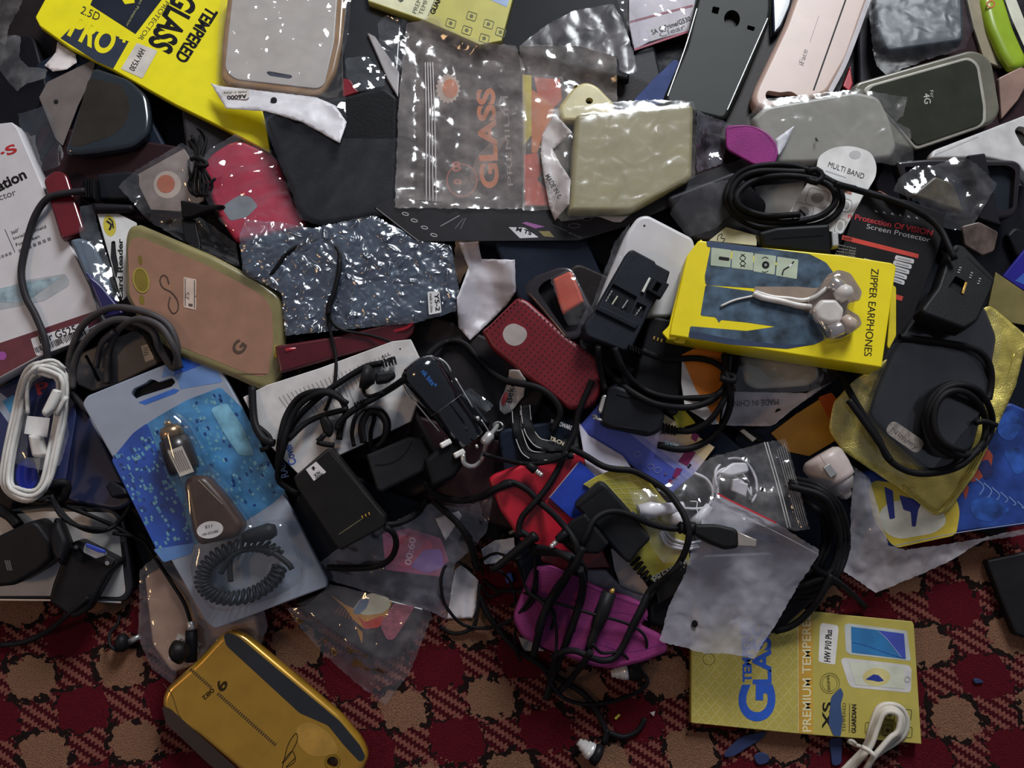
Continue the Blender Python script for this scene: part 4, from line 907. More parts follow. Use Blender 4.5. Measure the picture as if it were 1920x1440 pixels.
# dark case in bag, top right
dc = slab('phone_case', Z5((840, -60), (1480, -60), (1490, 290, 12), (930, 370, 12), (850, 180)), 9, M('#222a33', .4, .4), r=10, bev=2.5, tag=('dark slate case in a wrinkled clear bag beside the green roll', 'phone case'))
film('plastic_bag', Z5((790, -60), (1500, -60), (1560, 220), (1510, 300), (1500, 350), (1250, 420), (930, 540), (860, 480), (830, 360)), FILM('#c3bfc6', .05, .3, .05, cstr=.4), amp=.8, scale=14, tag=('wrinkled clear bag over the dark slate case', 'plastic bag'))
slab('cardboard_strip', Z5((1500, -60), (1620, -60), (1700, 200), (1800, 460, 8), (1770, 490), (1640, 440), (1560, 200)), 3, M('#8a7f68', .5), r=4, bev=.8, tag=('beige plastic strip left of the green roll', 'strip'))
gr = slab('sachet_roll', Z5((1620, -60), (1780, -60), (1860, 200), (1960, 420), (1940, 480, 8), (1850, 500, 10), (1780, 400), (1680, 180)), 10, M('#86a01a', .35, .5, mott=.1), r=5, bev=6, seg=6, tag=('lime green rolled sachet with white stripe', 'sachet'))
pr(gr, Z5((1770, -40), (1850, -40), (1960, 240), (1960, 350), (1920, 330), (1830, 130)), M('#c3c3ae', .4), 'white_stripe')
line(gr, circ(Z5((1682, 30))[0], 7, 6), 2.5, M('#b05a26'), 'orange_ring', closed=True)
slab('plastic_sheet', Z5((1740, 560), (1900, 480), (1990, 520), (1880, 720), (1760, 860)), 4, M('#947669', .45), r=4, bev=1, tag=('pinkish tan sheet under the 4G case tray', 'sheet'))
# case for 4G in clear tray
tr = slab('phone_case', Z5((690, 640, 12), (720, 590, 12), (1560, 350, 18), (1690, 420, 18), (1755, 800, 18), (1700, 880), (1140, 1080, 8), (800, 1000)), 9, M('#6a675a', .3, .5), r=10, bev=2.5, slope=.14,
     tag=('dark olive phone case reading For 4G in a clear tray', 'phone case'))
slab('white_rim', Z5((760, 650, 12), (800, 610, 12), (1530, 405, 16), (1600, 460, 16), (1650, 760), (1650, 880, 14), (1600, 920), (1140, 1080, 8), (1000, 900)), 2, M('#a5a296', .35), r=8, bev=1, parent=tr, pl=PLN[tr].up(1.2), nostamp=True)
dp = slab('dark_panel', Z5((800, 655, 12), (830, 620, 12), (1520, 425, 14), (1580, 470, 14), (1628, 770), (1625, 870, 12), (1590, 900), (1150, 1050, 8), (1010, 890)), 1, M('#2b2d24', .6, .3), r=8, bev=.5, parent=tr, pl=PLN[tr].up(2.0), nostamp=True)
text(tr, 'For', Z5((1243, 652))[0], Z5((1252, 705))[0], 6, M('#b8b8ae'), pl=PLN[dp]); text(tr, '4G', Z5((1195, 675))[0], Z5((1205, 750))[0], 12, M('#b8b8ae'), .01, pl=PLN[dp])
# grey case in bag
gc = slab('phone_case', Z5((-40, 850), (60, 760, 12), (700, 650), (880, 690, 14), (960, 860), (1010, 1060, 14), (960, 1140), (700, 1170), (100, 1180)), 11, M('#8f8d84', .42, mott=.08), r=8, bev=3.5, slope=.12, tag=('grey phone case sealed in a dull bag beside the 4G case', 'phone case'))
film('plastic_bag', Z5((-80, 860), (20, 720), (720, 640), (1085, 700), (1050, 830), (1000, 880), (1100, 930), (1130, 1150), (1080, 1200), (860, 1170), (700, 1200), (60, 1190)), FILM('#d6d2cc', .2, .2, .28), amp=1.0, scale=18, tag=('dull clear bag over the grey phone case', 'plastic bag'))
gcb = [x for x in WL if x.name.startswith('plastic_bag')][-1]
pr(gcb, Z5((415, 990), (430, 995), (440, 1020), (420, 1015)), INK, 'dark_speck', pl=sit(gcb, circ(Z5((425, 1005))[0], 6), 1.0))
film('plastic_scrap', Z5((130, 1000), (265, 905), (200, 1050), (150, 1130), (140, 1060)), M('#d5d5da', .25, .5), amp=.6, r=0, tag=('shiny white plastic sliver on the grey bagged case', 'plastic scrap'))
film('plastic_bag', Z4((640, 790), (720, 830), (830, 870), (890, 900), (850, 1060), (820, 1180), (640, 1240), (630, 1000)), FILM('#e6def0', .2, .07, .6), amp=1.8, scale=11, step=4, tag=('crinkled iridescent film between the khaki case and purple tongue', 'plastic bag'))
pt = slab('strap_tongue', Z4((845, 905), (920, 897), (1010, 898), (1080, 915), (1145, 950), (1195, 1000), (1222, 1060), (1224, 1120), (1200, 1175), (1170, 1195), (1060, 1190), (850, 1070)), 3, M('#8e2476', .5, .4, bump=.3), r=10, bev=1, tag=('purple leather strap tongue with stitched edge', 'strap'))
line(pt, Z4((860, 925), (1000, 908), (1110, 945), (1195, 1035), (1205, 1090), (1180, 1170)), 1.2, M('#6a1858'), 'stitching')
# white case corner and dark tray at the right edge
wc = slab('phone_case', Z5((1250, 1140, 4), (1260, 1080, 10), (1860, 850), (1990, 800), (1990, 1320), (1880, 1180), (1640, 1130)), 8, M('#b5b2b0', .45), r=6, bev=2, tag=('white phone case with oval camera slot under the black tray case', 'phone case'),
     holes=[(Z5((1848, 940, 12), (1880, 905, 10), (1940, 920), (1990, 1010), (1970, 1090), (1900, 1040)), 5, 5)], hmat=M('#2a2826', .4))
line(wc, Z5((1270, 1120), (1590, 985)), 1, M('#8d8a88'), smooth=False)
bt = slab('phone_case', Z5((1000, 1160), (1240, 1140), (1860, 1150, 14), (1910, 1190, 14), (1880, 1500), (1840, 1560, 12), (1600, 1590), (1100, 1500)), 10, M('#1b1518', .3, .5, coat=.3), r=10, bev=2.5, slope=.12,
     tag=('open black tray case with dark red edge at right', 'phone case'), holes=[(Z5((1060, 1200), (1800, 1190, 10), (1860, 1220, 10), (1840, 1500), (1600, 1540), (1120, 1470)), 5, 4)], hmat=M('#1d2129', .4))
slab('phone_case', Z11((1690, 650), (1750, 590, 10), (1830, 640), (1900, 800), (1760, 800)), 6, M('#17171a', .35), r=5, bev=2, tag=('small black case corner beside the violet packet', 'phone case'))
slab('cardboard_sheet', Z11((1420, 110), (1540, 95, 4), (1640, 560), (1660, 590), (1500, 540), (1480, 300)), 5, M('#1b1a1e', .4), r=4, bev=1.2, tag=('matt black card standing inside the crumpled bag', 'card'))
br_ = slab('sachet', Z11((1040, 380), (1200, 250), (1330, 300), (1400, 500), (1300, 470)), 6, M('#4d4430', .4, mott=.5, mscale=100), r=6, bev=2, tag=('brown printed sachet in the crumpled bag', 'sachet'))
film('plastic_bag', Z11((915, 350), (960, 260), (1060, 190), (1200, 180), (1380, 110), (1480, 170), (1620, 310), (1530, 460), (1470, 560), (1380, 620), (1250, 600), (1080, 420)), FILM('#a09c9c', .22, .12, .4), amp=2.2, scale=14, step=5, tag=('crumpled clear bag ball on the black tray case', 'plastic bag'))
slab('sachet', Z11((1380, 590), (1500, 560), (1630, 630), (1600, 760), (1520, 790), (1400, 720)), 4, M('#5a4c44', .4, mott=.5, mscale=120), r=5, bev=1, tag=('crumpled brown printed packet beside the black card adapter', 'packet'))
vp = slab('protector_packet', Z11((1660, 930), (1830, 720), (1920, 700), (1920, 1100), (1760, 1000)), 3, M('#28208a', .4), r=3, bev=.5, tag=('bright violet packet at the right edge above the gold pouch', 'packet'))
pr(vp, Z11((1740, 960), (1830, 880), (1920, 960), (1840, 1000)), M('#3a62b8'), 'print')
# pale gold card, then the screen protector box
slab('foil_card', Z11((1560, 1130), (1610, 900), (1920, 1110), (1920, 1280), (1700, 1240)), 2, M('#8d7f4c', .35, .5, .3), r=2, bev=.4, tag=('dull gold card lying above the gold pouch', 'card'))
zc = slab('zip_pouch', Z11((-20, 320), (40, 310), (330, 280), (300, 480), (200, 600), (0, 520)), 6, M('#8d8a86', .6), r=5, bev=2, tag=('grey zipped pouch inside the black cable coil', 'pouch'))
for k in range(18): slab('zip_tooth', Z11((95 + 14 * k, 296 - 1.4 * k), (101 + 14 * k, 295 - 1.4 * k), (102 + 14 * k, 306 - 1.4 * k), (96 + 14 * k, 307 - 1.4 * k)), .8, M('#3a3838', .4), bev=.1, parent=zc, pl=PLN[zc].up(.8), nostamp=True)
slab('phone_case', [(1250, 370), (1380, 320), (1440, 380), (1420, 460), (1300, 450)], 7, M('#2b2a2e', .4), r=12, bev=2.5, tag=('charcoal case behind the black cable coil', 'phone case'))
film('plastic_bag', [(1255, 400), (1290, 350), (1380, 335), (1390, 380), (1340, 430), (1290, 445)], FILM('#b6b4b8', .15, .15, .35), amp=1.5, tag=('clear crumpled bag behind the black cable coil', 'plastic bag'))
vb = slab('screen_protector_box', [(1560, 520), (1600, 405), (1622, 362), (1700, 375), (1772, 400), (1765, 450), (1755, 485), (1690, 650), (1680, 680), (1560, 640)], 9, M('#1d1b1d', .35, .4), r=2, bev=.6, slope=.12,
     tag=('black screen protector box with red lettering behind the earphone box', 'box'))
RD = M('#b3242b', .5)
text(vb, 'n Protection Of VISION', Z11((610, 535))[0], Z11((1180, 655))[0], 10, RD, .02); text(vb, 'Screen Protector', Z11((735, 605))[0], Z11((1165, 698))[0], 9, M('#a9a6a8'))
pr(vb, Z11((575, 650), (1090, 780), (1085, 808), (570, 680)), M('#c03a2c'), 'red_band'); text(vb, 'body', Z11((580, 675))[0], Z11((640, 688))[0], 6, M('#2a1413'), .01, h=.3)
pr(vb, Z11((935, 1050), (985, 1065), (975, 1095), (935, 1085)), M('#c03a2c'), 'red_band')
for k in range(5): text(vb, ['work at front', 'computer games', 'anybody is a mobile', 'looking at mobile', 'screens all day'][k], Z11((550 - 8 * k, 722 + 21 * k))[0], Z11((665 - 2 * k, 748 + 18 * k))[0], 4, M('#8d8a8c'))
for k in range(5):
    q = Z11((935 - 12 * k, 785 + 34 * k), (1060 - 16 * k, 815 + 36 * k), (1055 - 16 * k, 845 + 36 * k), (925 - 12 * k, 815 + 34 * k)); b = pr(vb, q, M('#c6c4c4'), 'white_tab', 3); line(vb, [lerp4(q, .15, .5), lerp4(q, .85, .5)], 1, M('#8d8a8c'), h=.3, smooth=False)
pr(vb, Z11((720, 805), (890, 850), (885, 880), (715, 830)), M('#a9a7a4'), 'white_tab', 2)
for k in range(7): pr(vb, Z11((790 + 55 * k, 490 + 9 * k), (800 + 55 * k, 480 + 9 * k), (815 + 55 * k, 500 + 9 * k)), M('#8a8890'), 'printed_mark')
slab('stick', Z11((800, 350), (830, 345), (960, 415), (900, 415)), 4, M('#6b4034', .4), r=2, bev=1.5, tag=('brown pen like stick under the black cable', 'stick'))
mb = slab('packaging_card', Z11((200, 520), (400, 200), (410, 120, 30), (500, 60, 50), (640, 45, 50), (770, 90, 50), (808, 180, 30), (800, 260), (700, 420), (570, 650), (380, 590)), 1.2, M('#cfcdca', .6), r=10, bev=.2, lift=2, slope=.15,
     tag=('white rounded hang card reading multi band', 'card'))
text(mb, 'MULTI BAND', Z11((475, 188))[0], Z11((715, 272))[0], 10, M('#2a2a2c')); pr(mb, circ(Z11((660, 108))[0], 11, 8), M('#a9a6a4'), 'hang_hole')
pr(mb, Z11((585, 325), (640, 345), (635, 380), (580, 360)), M('#9a5a44'), 'printed_picture'); line(mb, Z11((460, 215), (600, 262)), 2, M('#a9a7a4'), smooth=False)
for c, w_, h_ in (((405, 400), 20, 16), ((600, 450), 10, 12), ((310, 490), 18, 14), ((560, 590), 9, 14)):
    line(mb, rnd(rect(Z11(c)[0], 18, 2 * w_, 2 * h_), 8, 3), 1.2, M('#8d8b88'), 'printed_frame', closed=True, smooth=False); pr(mb, circ(Z11(c)[0], w_ * .6, h_ * .6), M('#97948f'), 'printed_picture')
line(mb, Z11((285, 480), (325, 520)), 4, INK, 'printed_picture')
# ------------------------------------------------------------------ centre
film('wrapper_scrap', Z9((0, 180), (120, 175), (140, 280), (345, 285), (350, 480), (290, 570), (70, 780), (0, 700), (-10, 520), (60, 330)), M('#b7b1b6', .4, .4), amp=1.6, scale=22, stretch=2, r=1,
     tag=('crumpled greyish white wrapper sheet above the red perforated case', 'wrapper'))
film('wrapper_scrap', Z9((-20, 170), (125, 172), (130, 260), (60, 330), (0, 440), (-30, 300)), FILM('#c09060', .3, .15, .4), amp=1.6, scale=12, tag=('tan translucent wrapper strip under the black packaging card', 'wrapper'))
tr_ = slab('phone_case', Z9((395, 470, 20), (440, 390, 20), (620, 320), (700, 330, 14), (830, 600), (760, 760), (660, 780), (480, 560)), 9, M('#262125', .3, .5, coat=.3), r=12, bev=2.5, tag=('open dark phone case tray holding an orange sachet', 'phone case'),
     holes=[(Z9((480, 470, 14), (520, 420, 14), (640, 370), (690, 380, 8), (780, 590), (720, 720), (660, 730), (540, 560)), 6, 4)], hmat=M('#17151a', .4))
sa = slab('sachet', Z9((575, 400), (690, 345, 8), (745, 470), (770, 540), (640, 620), (610, 540)), 4, M('#b8472c', .4), r=5, bev=2, tag=('small orange red sachet in the dark tray', 'sachet'))
film('plastic_bag', Z9((560, 400), (690, 335), (760, 480), (800, 590), (770, 680), (670, 690), (640, 620)), FILM('#ffffff', .06, .06, .5), amp=1.1, scale=10, step=4, tag=('clear shiny wrapper over the orange red sachet', 'plastic bag'))
rp = slab('phone_case', Z9((135, 720, 16), (180, 690), (360, 510, 14), (420, 530, 12), (650, 740), (850, 890, 10), (880, 1080, 14), (820, 1190, 18), (680, 1205, 10), (560, 1120), (200, 830)), 10, M('#6d1520', .42, .45), r=10, bev=3.5, seg=5, slope=.15,
     tag=('dark red perforated phone case with camera window', 'phone case'))
pr(rp, Z9((265, 740, 8), (290, 690, 8), (340, 672, 8), (410, 705, 8), (424, 750, 8), (390, 800, 8), (340, 818, 8), (290, 795, 8)), M('#a59c98', .5), 'camera_window', 3)
dots = []; p0, ex, ey = np.array(Z9((360, 560))[0]), np.array([7.6, 6.0]), np.array([-5.6, 6.6])
Pw = np.array(Z9((200, 740), (370, 545), (430, 560), (840, 900), (860, 1080), (800, 1180), (690, 1190), (215, 800)))
wc0 = np.array(Z9((345, 745))[0])
for i in range(-10, 40):
    for j in range(-10, 40):
        p = p0 + ex * i + ey * j * 1.05
        if inpoly(p, Pw) and np.linalg.norm(p - wc0) > 28: dots.append(circ(p, 2.1, 2.1, 0, 6))
d_ = prs(rp, dots, M('#3c0a12', .5), 'perforation', h=.15); d_['kind'] = 'stuff'
for k in range(11): pr(rp, circ(Z9((172 + 21 * k, 722 - 20 * k))[0], 1.9, n=8), M('#2a060c'), 'edge_hole')
# white phone back under the black card adapter
wp = slab('phone_case', Z9((1030, 120, 20), (1100, 20, 22), (1160, 5, 16), (1440, 150), (1480, 300), (1300, 640), (860, 640), (800, 700), (900, 430)), 10, M('#c6c3c4', .4, .4, mott=.06), r=8, bev=3, slope=.15, tag=('white phone case beneath the black card adapter', 'phone case'))
pr(wp, circ(Z9((1140, 76))[0], 2), INK, 'pin_hole')
film('plastic_bag', Z9((960, 170), (1050, 60), (1030, 200), (900, 480), (850, 640), (780, 840), (740, 800), (790, 640)), FILM('#c8c8cc', .18, .15, .35), amp=1.0, tag=('clear bag edge at the side of the white case', 'plastic bag'))
bk = slab('battery_charger', Z10((430, 640), (460, 605, 6), (640, 640), (720, 800), (640, 930), (600, 1180, 6), (560, 1190), (340, 1000)), 13, M('#161618', .4, bump=.2), r=6, bev=2, slope=.15, tag=('black battery charger block with gold pins under looped cable', 'charger'))
for k in range(3): slab('contact_pin', Z10((457 + 22 * k, 722 + 8 * k), (466 + 22 * k, 723 + 8 * k), (460 + 22 * k, 742 + 8 * k), (452 + 22 * k, 740 + 8 * k)), .8, GOLDPIN, bev=.2, parent=bk, pl=PLN[bk].up(.7), nostamp=True)
# orange sheets
o1 = slab('printed_sheet', Z10((620, 830), (700, 790), (860, 800), (870, 1000), (840, 1230), (800, 1240), (690, 1020)), 1, M('#c4701a', .5), r=2, bev=.2, tag=('orange printed sheet with white border behind the cable loops', 'sheet'))
pr(o1, Z10((622, 835), (632, 870), (700, 1030), (840, 1235), (800, 1240), (640, 1140), (618, 1000)), M('#b7b2b0'), 'white_border')
o2 = slab('printed_sheet', Z10((1145, 1290), (1290, 1180), (1480, 1060), (1560, 1130), (1530, 1330), (1370, 1425), (1250, 1400)), 1.2, M('#c08a2a', .5, mott=.25, mscale=30), r=3, bev=.2, tag=('yellow orange printed sheet beside the white car charger', 'sheet'))
pr(o2, Z10((1420, 1080), (1500, 1050), (1560, 1130), (1540, 1220), (1480, 1200)), M('#b8531c'), 'red_print', 5)
slab('usb_stick', Z10((950, 1265), (975, 1255), (1110, 1320), (1080, 1345), (1000, 1310)), 5, M('#1d1b1c', .4), r=3, bev=1, tag=('small dark stick with silver end beside the orange sheet', 'usb stick'))
us = [x for x in WL if x.name == 'usb_stick'][-1]; slab('metal_end', Z10((965, 1275), (985, 1265), (1062, 1322), (1040, 1340)), 3, M('#b9b4ac', .3), r=1, bev=.5, parent=us, pl=PLN[us].up(1.5), nostamp=True)
we = slab('power_adapter', Z10((980, 840, 14), (1000, 830), (1420, 880, 14), (1440, 960, 14), (1380, 1010), (1060, 1030, 14), (1000, 990)), 10, M('#bdb5a4', .4), r=10, bev=4, seg=5, tag=('cream rounded adapter inside the made in china bag', 'adapter'))
hdr = film('bag_header', Z10((880, 1045), (1060, 1050), (1350, 1055), (1500, 990), (1270, 1150), (1170, 1235), (1140, 1248), (850, 1245)), M('#c2bcc2', .35, .5), amp=.8, r=1, tag=('white bag header printed upside down made in china', 'bag header'))
hp = sit(hdr, Z10((880, 1080), (1200, 1080), (1200, 1200), (880, 1200)), 1.2)
text(hdr, 'MADE IN CHINA', Z10((1188, 1090))[0], Z10((895, 1102))[0], 11, M('#3a3638'), .0, pl=hp); pr(hdr, circ(Z10((1187, 1165))[0], 5.5, 6.5, 30), INK, 'punched_hole', pl=hp)
film('plastic_bag', Z10((870, 820), (960, 800), (1440, 860), (1530, 900), (1535, 970), (1440, 1040), (1180, 1060), (870, 1055), (850, 960)), FILM('#e8dfe0', .12, .08, .45), amp=1.3, scale=16, stretch=2, dirn=100, tag=('clear bag around the cream adapter under the yellow box', 'plastic bag'))
# lower centre: red, blue and yellow packets
rw = slab('phone_wallet', Z17((110, 560, 10), (140, 530, 12), (250, 490), (560, 390), (700, 400), (760, 900), (640, 1000), (420, 1000), (330, 960, 12), (180, 740)), 10, M('#a8182a', .35, .5), r=8, bev=3, slope=.15, tag=('bright red phone wallet under the black cable tangle', 'phone wallet'))
slab('phone_wallet', Z17((420, 990), (600, 1000), (780, 960), (830, 1080), (560, 1100), (420, 1040)), 5, M('#5d0f18', .35), r=5, bev=1.5, tag=('dark red wallet flap between the red wallet and purple pouch', 'phone wallet'))
wpk = slab('protector_packet', Z17((640, 220), (700, 300), (900, 420), (1000, 560), (980, 640), (720, 560), (690, 520)), 2, M('#b9b3c0', .35), r=2, bev=.3, tag=('white packet edge beneath the blue purple card', 'packet'))
bl = slab('printed_card', Z17((468, 668), (620, 480), (650, 450), (760, 560), (740, 760), (600, 790)), 2.5, M('#1d3aa0', .45), r=2, bev=.4, tag=('plain royal blue card beside the red wallet', 'card'))
line(bl, Z17((468, 668), (640, 460)), 2, M('#9a8f9a'), smooth=False)
yb = slab('protector_packet', Z17((668, 590), (740, 545), (900, 480), (1030, 540), (1260, 820), (1300, 1060), (1080, 1160), (960, 1080), (860, 700)), 3, M('#a69a3c', .45, mott=.15), r=2, bev=.4, slope=.2, tag=('dirty yellow patterned packet beneath the black serial adapter', 'packet'))
for k in range(7):
    line(yb, [lerp4(Z17((680, 590), (1000, 520), (1180, 800), (840, 720)), k / 7 + .05, 0), lerp4(Z17((680, 590), (1000, 520), (1180, 800), (840, 720)), k / 7 + .05, 1)], 1, M('#c9c07a'), smooth=False)
    line(yb, [lerp4(Z17((680, 590), (1000, 520), (1180, 800), (840, 720)), 0, k / 7), lerp4(Z17((680, 590), (1000, 520), (1180, 800), (840, 720)), 1, k / 7)], 1, M('#c9c07a'), smooth=False)
pr(yb, Z17((1080, 1130), (1250, 1040), (1290, 1080), (1290, 1180), (1110, 1290)), M('#2a2826'), 'dark_band')
text(yb, 'PREMIUM', Z17((1090, 1170))[0], Z17((1290, 1060))[0], 14, M('#a9a9a0'), .02, h=.3)
slab('paper_flap', Z17((830, 960), (960, 1060), (1060, 1210), (1030, 1240), (900, 1230), (850, 1080)), 1.2, M('#b5aaa6', .55), r=4, bev=.2, tag=('off white paper flap beside the black serial adapter', 'paper'))
slab('phone_case', Z17((660, 1090), (800, 1090), (900, 1200), (1040, 1250), (980, 1330), (700, 1200)), 5, M('#6a6672', .3), r=4, bev=1.5, tag=('grey case edge above the purple pouch', 'phone case'))
slab('mains_plug', Z17((1060, 1290), (1190, 1200), (1290, 1060), (1310, 1100), (1150, 1430), (1060, 1400)), 8, M('#1c1d1f', .4), r=4, bev=1.5, tag=('black slotted plug body beside the purple pouch', 'plug'))
# purple pouch
pp = slab('drawstring_pouch', Z19((345, 480, 16), (370, 400), (430, 250, 10), (480, 150, 12), (600, 140), (900, 280), (1100, 340, 12), (1215, 400, 12), (1225, 480, 8), (1170, 520), (1330, 600), (1345, 700, 8), (1200, 760, 10), (1000, 810, 12), (860, 790), (560, 680), (400, 600, 14)), 7, M('#7a2c60', .75, .2, mott=.15, mscale=25, bump=.5, bscale=500), r=8, bev=3, slope=.15,
     tag=('magenta soft pouch under thin black cables at the carpet edge', 'pouch'))
line(pp, Z19((430, 260), (480, 165), (600, 155), (900, 300), (1200, 410)), 1.6, M('#63195a'), 'seam'); line(pp, Z19((880, 480), (1000, 440), (1160, 460), (1215, 490)), 2, M('#6d1f62'), 'fold'); line(pp, Z19((880, 640), (1100, 690), (1330, 640)), 2, M('#6d1f62'), 'fold')
slab('foil_scrap', Z19((380, 590), (470, 620), (560, 690), (420, 690)), 3, M('#8d8a88', .3), r=4, bev=1, tag=('grey plastic corner under the purple pouch', 'scrap'))
# pink and purple bag
pb_ = slab('protector_packet', Z16((540, 430), (700, 400), (880, 460), (930, 600), (880, 680), (560, 640)), 2, M('#8a3a5c', .4, mott=.4, mscale=30), r=4, bev=.4, tag=('pink and purple printed packet inside a clear bag', 'packet'))
pr(pb_, Z16((560, 600), (620, 440), (780, 440), (840, 500), (700, 630)), M('#a33a58'), 'pink_print', 8); pr(pb_, Z16((700, 620), (780, 520), (880, 520), (900, 620), (800, 660)), M('#7d5a9a'), 'violet_print', 8, h=.2)
text(pb_, '00:60', Z16((705, 615))[0], Z16((735, 455))[0], 12, M('#c9a5b5'), .02, h=.35)
wsc = film('paper_scrap', Z16((960, 640), (1000, 610), (1095, 700), (1085, 860), (1060, 915), (915, 920), (935, 780)), M('#c6c0c2', .4, .4), amp=1.0, r=1, tag=('crinkled white paper flap at the end of the pink bag', 'paper'))
film('paper_scrap', Z16((845, 345), (980, 300), (1000, 330), (905, 470)), M('#b3aeb2', .5), amp=.8, r=0, tag=('white paper triangle inside the pink bag', 'paper'))
# fire printed case in its bag
fc = slab('phone_case', Z16((20, 830), (240, 730), (330, 740), (790, 860, 8), (770, 920), (640, 1130, 18), (560, 1170, 16), (420, 1110), (260, 1000)), 9, M('#231d1d', .35, .5, coat=.3), r=8, bev=3, seg=5, slope=.15,
     tag=('black phone case printed with a fiery eye inside a clear bag', 'phone case'))
pr(fc, Z16((240, 780), (330, 860), (380, 930), (440, 980), (520, 960), (560, 920), (600, 820), (480, 800), (420, 880), (330, 840)), M('#b07a20', .4), 'flame_print', 5)
pr(fc, Z16((370, 870), (420, 800), (480, 770), (580, 800), (590, 850), (540, 890), (440, 900)), M('#b9b49a', .35), 'eye_white', 6, h=.2); pr(fc, Z16((370, 880), (430, 790), (470, 800), (450, 860), (400, 900)), M('#5d7088', .3), 'eye_iris', 5, h=.3)
pr(fc, Z16((400, 900), (440, 940), (540, 900), (560, 920), (520, 970), (440, 980)), M('#a8301a', .4), 'flame_print', 4, h=.25); pr(fc, Z16((390, 960), (430, 1000), (425, 1065), (405, 1010)), M('#9a6a28'), 'flame_print', 2)
for k in range(8): line(fc, Z16((300 + 14 * k, 850 + 9 * k), (270 + 20 * k, 890 + 8 * k)), 1, M('#b5632a'), 'spark', smooth=False, h=.2)
slab('phone_case_window', Z16((525, 960, 12), (610, 830), (730, 850), (700, 900), (610, 1040, 10), (570, 1045, 12)), 1, M('#8a4a58', .25, mott=.4, mscale=150, bump=.8), r=4, bev=.3, parent=fc, pl=PLN[fc].up(.8), nostamp=True).name = 'camera_window'
film('plastic_bag', Z16((-10, 860), (100, 850), (240, 720), (800, 850), (830, 900), (700, 1230), (560, 1415), (380, 1280), (200, 1120), (60, 960)), FILM('#e0d2d6', .12, .1, .45), amp=2.4, scale=15, step=5, tag=('clear bag around the fiery eye case lying on the carpet', 'plastic bag'))
film('plastic_bag', Z16((180, 600), (330, 480), (560, 380), (700, 320), (860, 230), (1060, 260), (1180, 220), (1140, 420), (1060, 520), (960, 600), (940, 760), (915, 925), (800, 870), (500, 780), (240, 700)), FILM('#c9c2d0', .22, .12, .45), amp=3.0, scale=18, stretch=2.5, dirn=-20, step=5,
     tag=('large clear bag around the pink packet below the battery charger', 'plastic bag'))
film('foil_wrapper', Z17((70, 970), (150, 920), (260, 900), (270, 990), (180, 1050), (90, 1060)), M('#dcdce0', .18, .6, .25), amp=1.8, scale=9, step=4, tag=('shiny silver foil wrapper under thin black cables', 'foil'))
slab('clay_lump', Z17((205, 1120), (250, 1100), (265, 1160), (220, 1175)), 3, M('#2b4a9a', .6), r=6, bev=1.5, tag=('small blue lump under the cable tangle', 'scrap'))
# ------------------------------------------------------------------ chargers, connectors and cables in the middle
# blue purple card
bp = slab('printed_card', Z17((640, 255), (750, 130), (860, -10), (1440, 370), (1215, 665)), 1.5, M('#4a58b4', .4, mott=.1), r=1, bev=.2, slope=.2, tag=('blue to cream printed card with maroon squares under the serial plug', 'card'))
Q4 = Z17((640, 255), (860, -10), (1440, 370), (1215, 665))
for k, c in enumerate(('#7a82c4', '#9a9ac8', '#b3aac4', '#c2b0b0', '#c9b792', '#ccb588')):
    u0, u1 = .38 + k * .1, .5 + k * .1 + (.02 if k == 5 else 0); u1 = min(u1, .995)
    pr(bp, [lerp4(Q4, u0 - .05, 1.0), lerp4(Q4, u0 + .08, 0.02), lerp4(Q4, min(u1 + .08, .998), 0.02), lerp4(Q4, min(u1, .998), 1.0)], M(c, .45), 'colour_band', h=.12 + .04 * k)
pr(bp, Z17((1180, 160), (1260, 150), (1330, 230), (1230, 260)), M('#b9b21c'), 'yellow_print', 4, h=.45)
MA = M('#7a1f56')
for q in (((1275, 385), (1330, 400), (1280, 480), (1225, 455)), ((1215, 490), (1252, 500), (1215, 560), (1190, 545)), ((1175, 555), (1200, 565), (1180, 605), (1158, 595)), ((1310, 280), (1350, 300), (1330, 340), (1300, 320))): pr(bp, Z17(*q), MA, 'maroon_square', h=.45)
for c in ((1065, 485), (1105, 505), (985, 410)): line(bp, circ(Z17(c)[0], 6, 5), 1, M('#8a8aa8'), 'printed_ring', closed=True, h=.45)
pr(bp, circ(Z17((1152, 528))[0], 2.5), M('#6a5a80'), 'printed_dot', h=.45); text(bp, 'M', Z17((1290, 495))[0], Z17((1305, 475))[0], 5, INK, .03, h=.5)
text(bp, 'F', Z17((725, 205))[0], Z17((765, 212))[0], 7, M('#b5b8c8'), h=.3)
# serial plug on the card
db = slab('serial_plug', Z10((150, 1180), (190, 1020), (225, 1000, 6), (420, 1075), (510, 1130, 8), (525, 1190), (500, 1280, 8), (430, 1310, 6), (190, 1260, 6), (150, 1240)), 15, M('#1b1c20', .45, bump=.2), r=5, bev=3, slope=.15,
     tag=('black serial plug with silver shell on the blue card', 'connector'))
slab('metal_shell', Z10((130, 1150), (155, 1070), (168, 1062), (203, 1075), (180, 1165), (140, 1175)), 8, CHROME, r=2, bev=1.5, parent=db, pl=PLN[db].up(-3), nostamp=True)
tube('screw_end', Z10((95, 1190), (120, 1190), (118, 1205), (155, 1215)), 1, STEEL, parent=db)
for k in range(5): slab('rib', Z10((510 + 17 * k, 1225 + 5 * k), (520 + 17 * k, 1225 + 5 * k), (522 + 17 * k, 1285 + 3 * k), (512 + 17 * k, 1285 + 3 * k)), 8 - .6 * k, RUBBER, r=1, bev=.8, parent=db)
slab('grip_ridge', Z10((240, 1055), (420, 1105), (410, 1112), (235, 1065)), 1, M('#111114'), bev=.3, parent=db, pl=PLN[db].up(.5), nostamp=True); slab('grip_ridge', Z10((200, 1240), (420, 1275), (420, 1283), (200, 1250)), 1, M('#111114'), bev=.3, parent=db, pl=PLN[db].up(.5), nostamp=True)
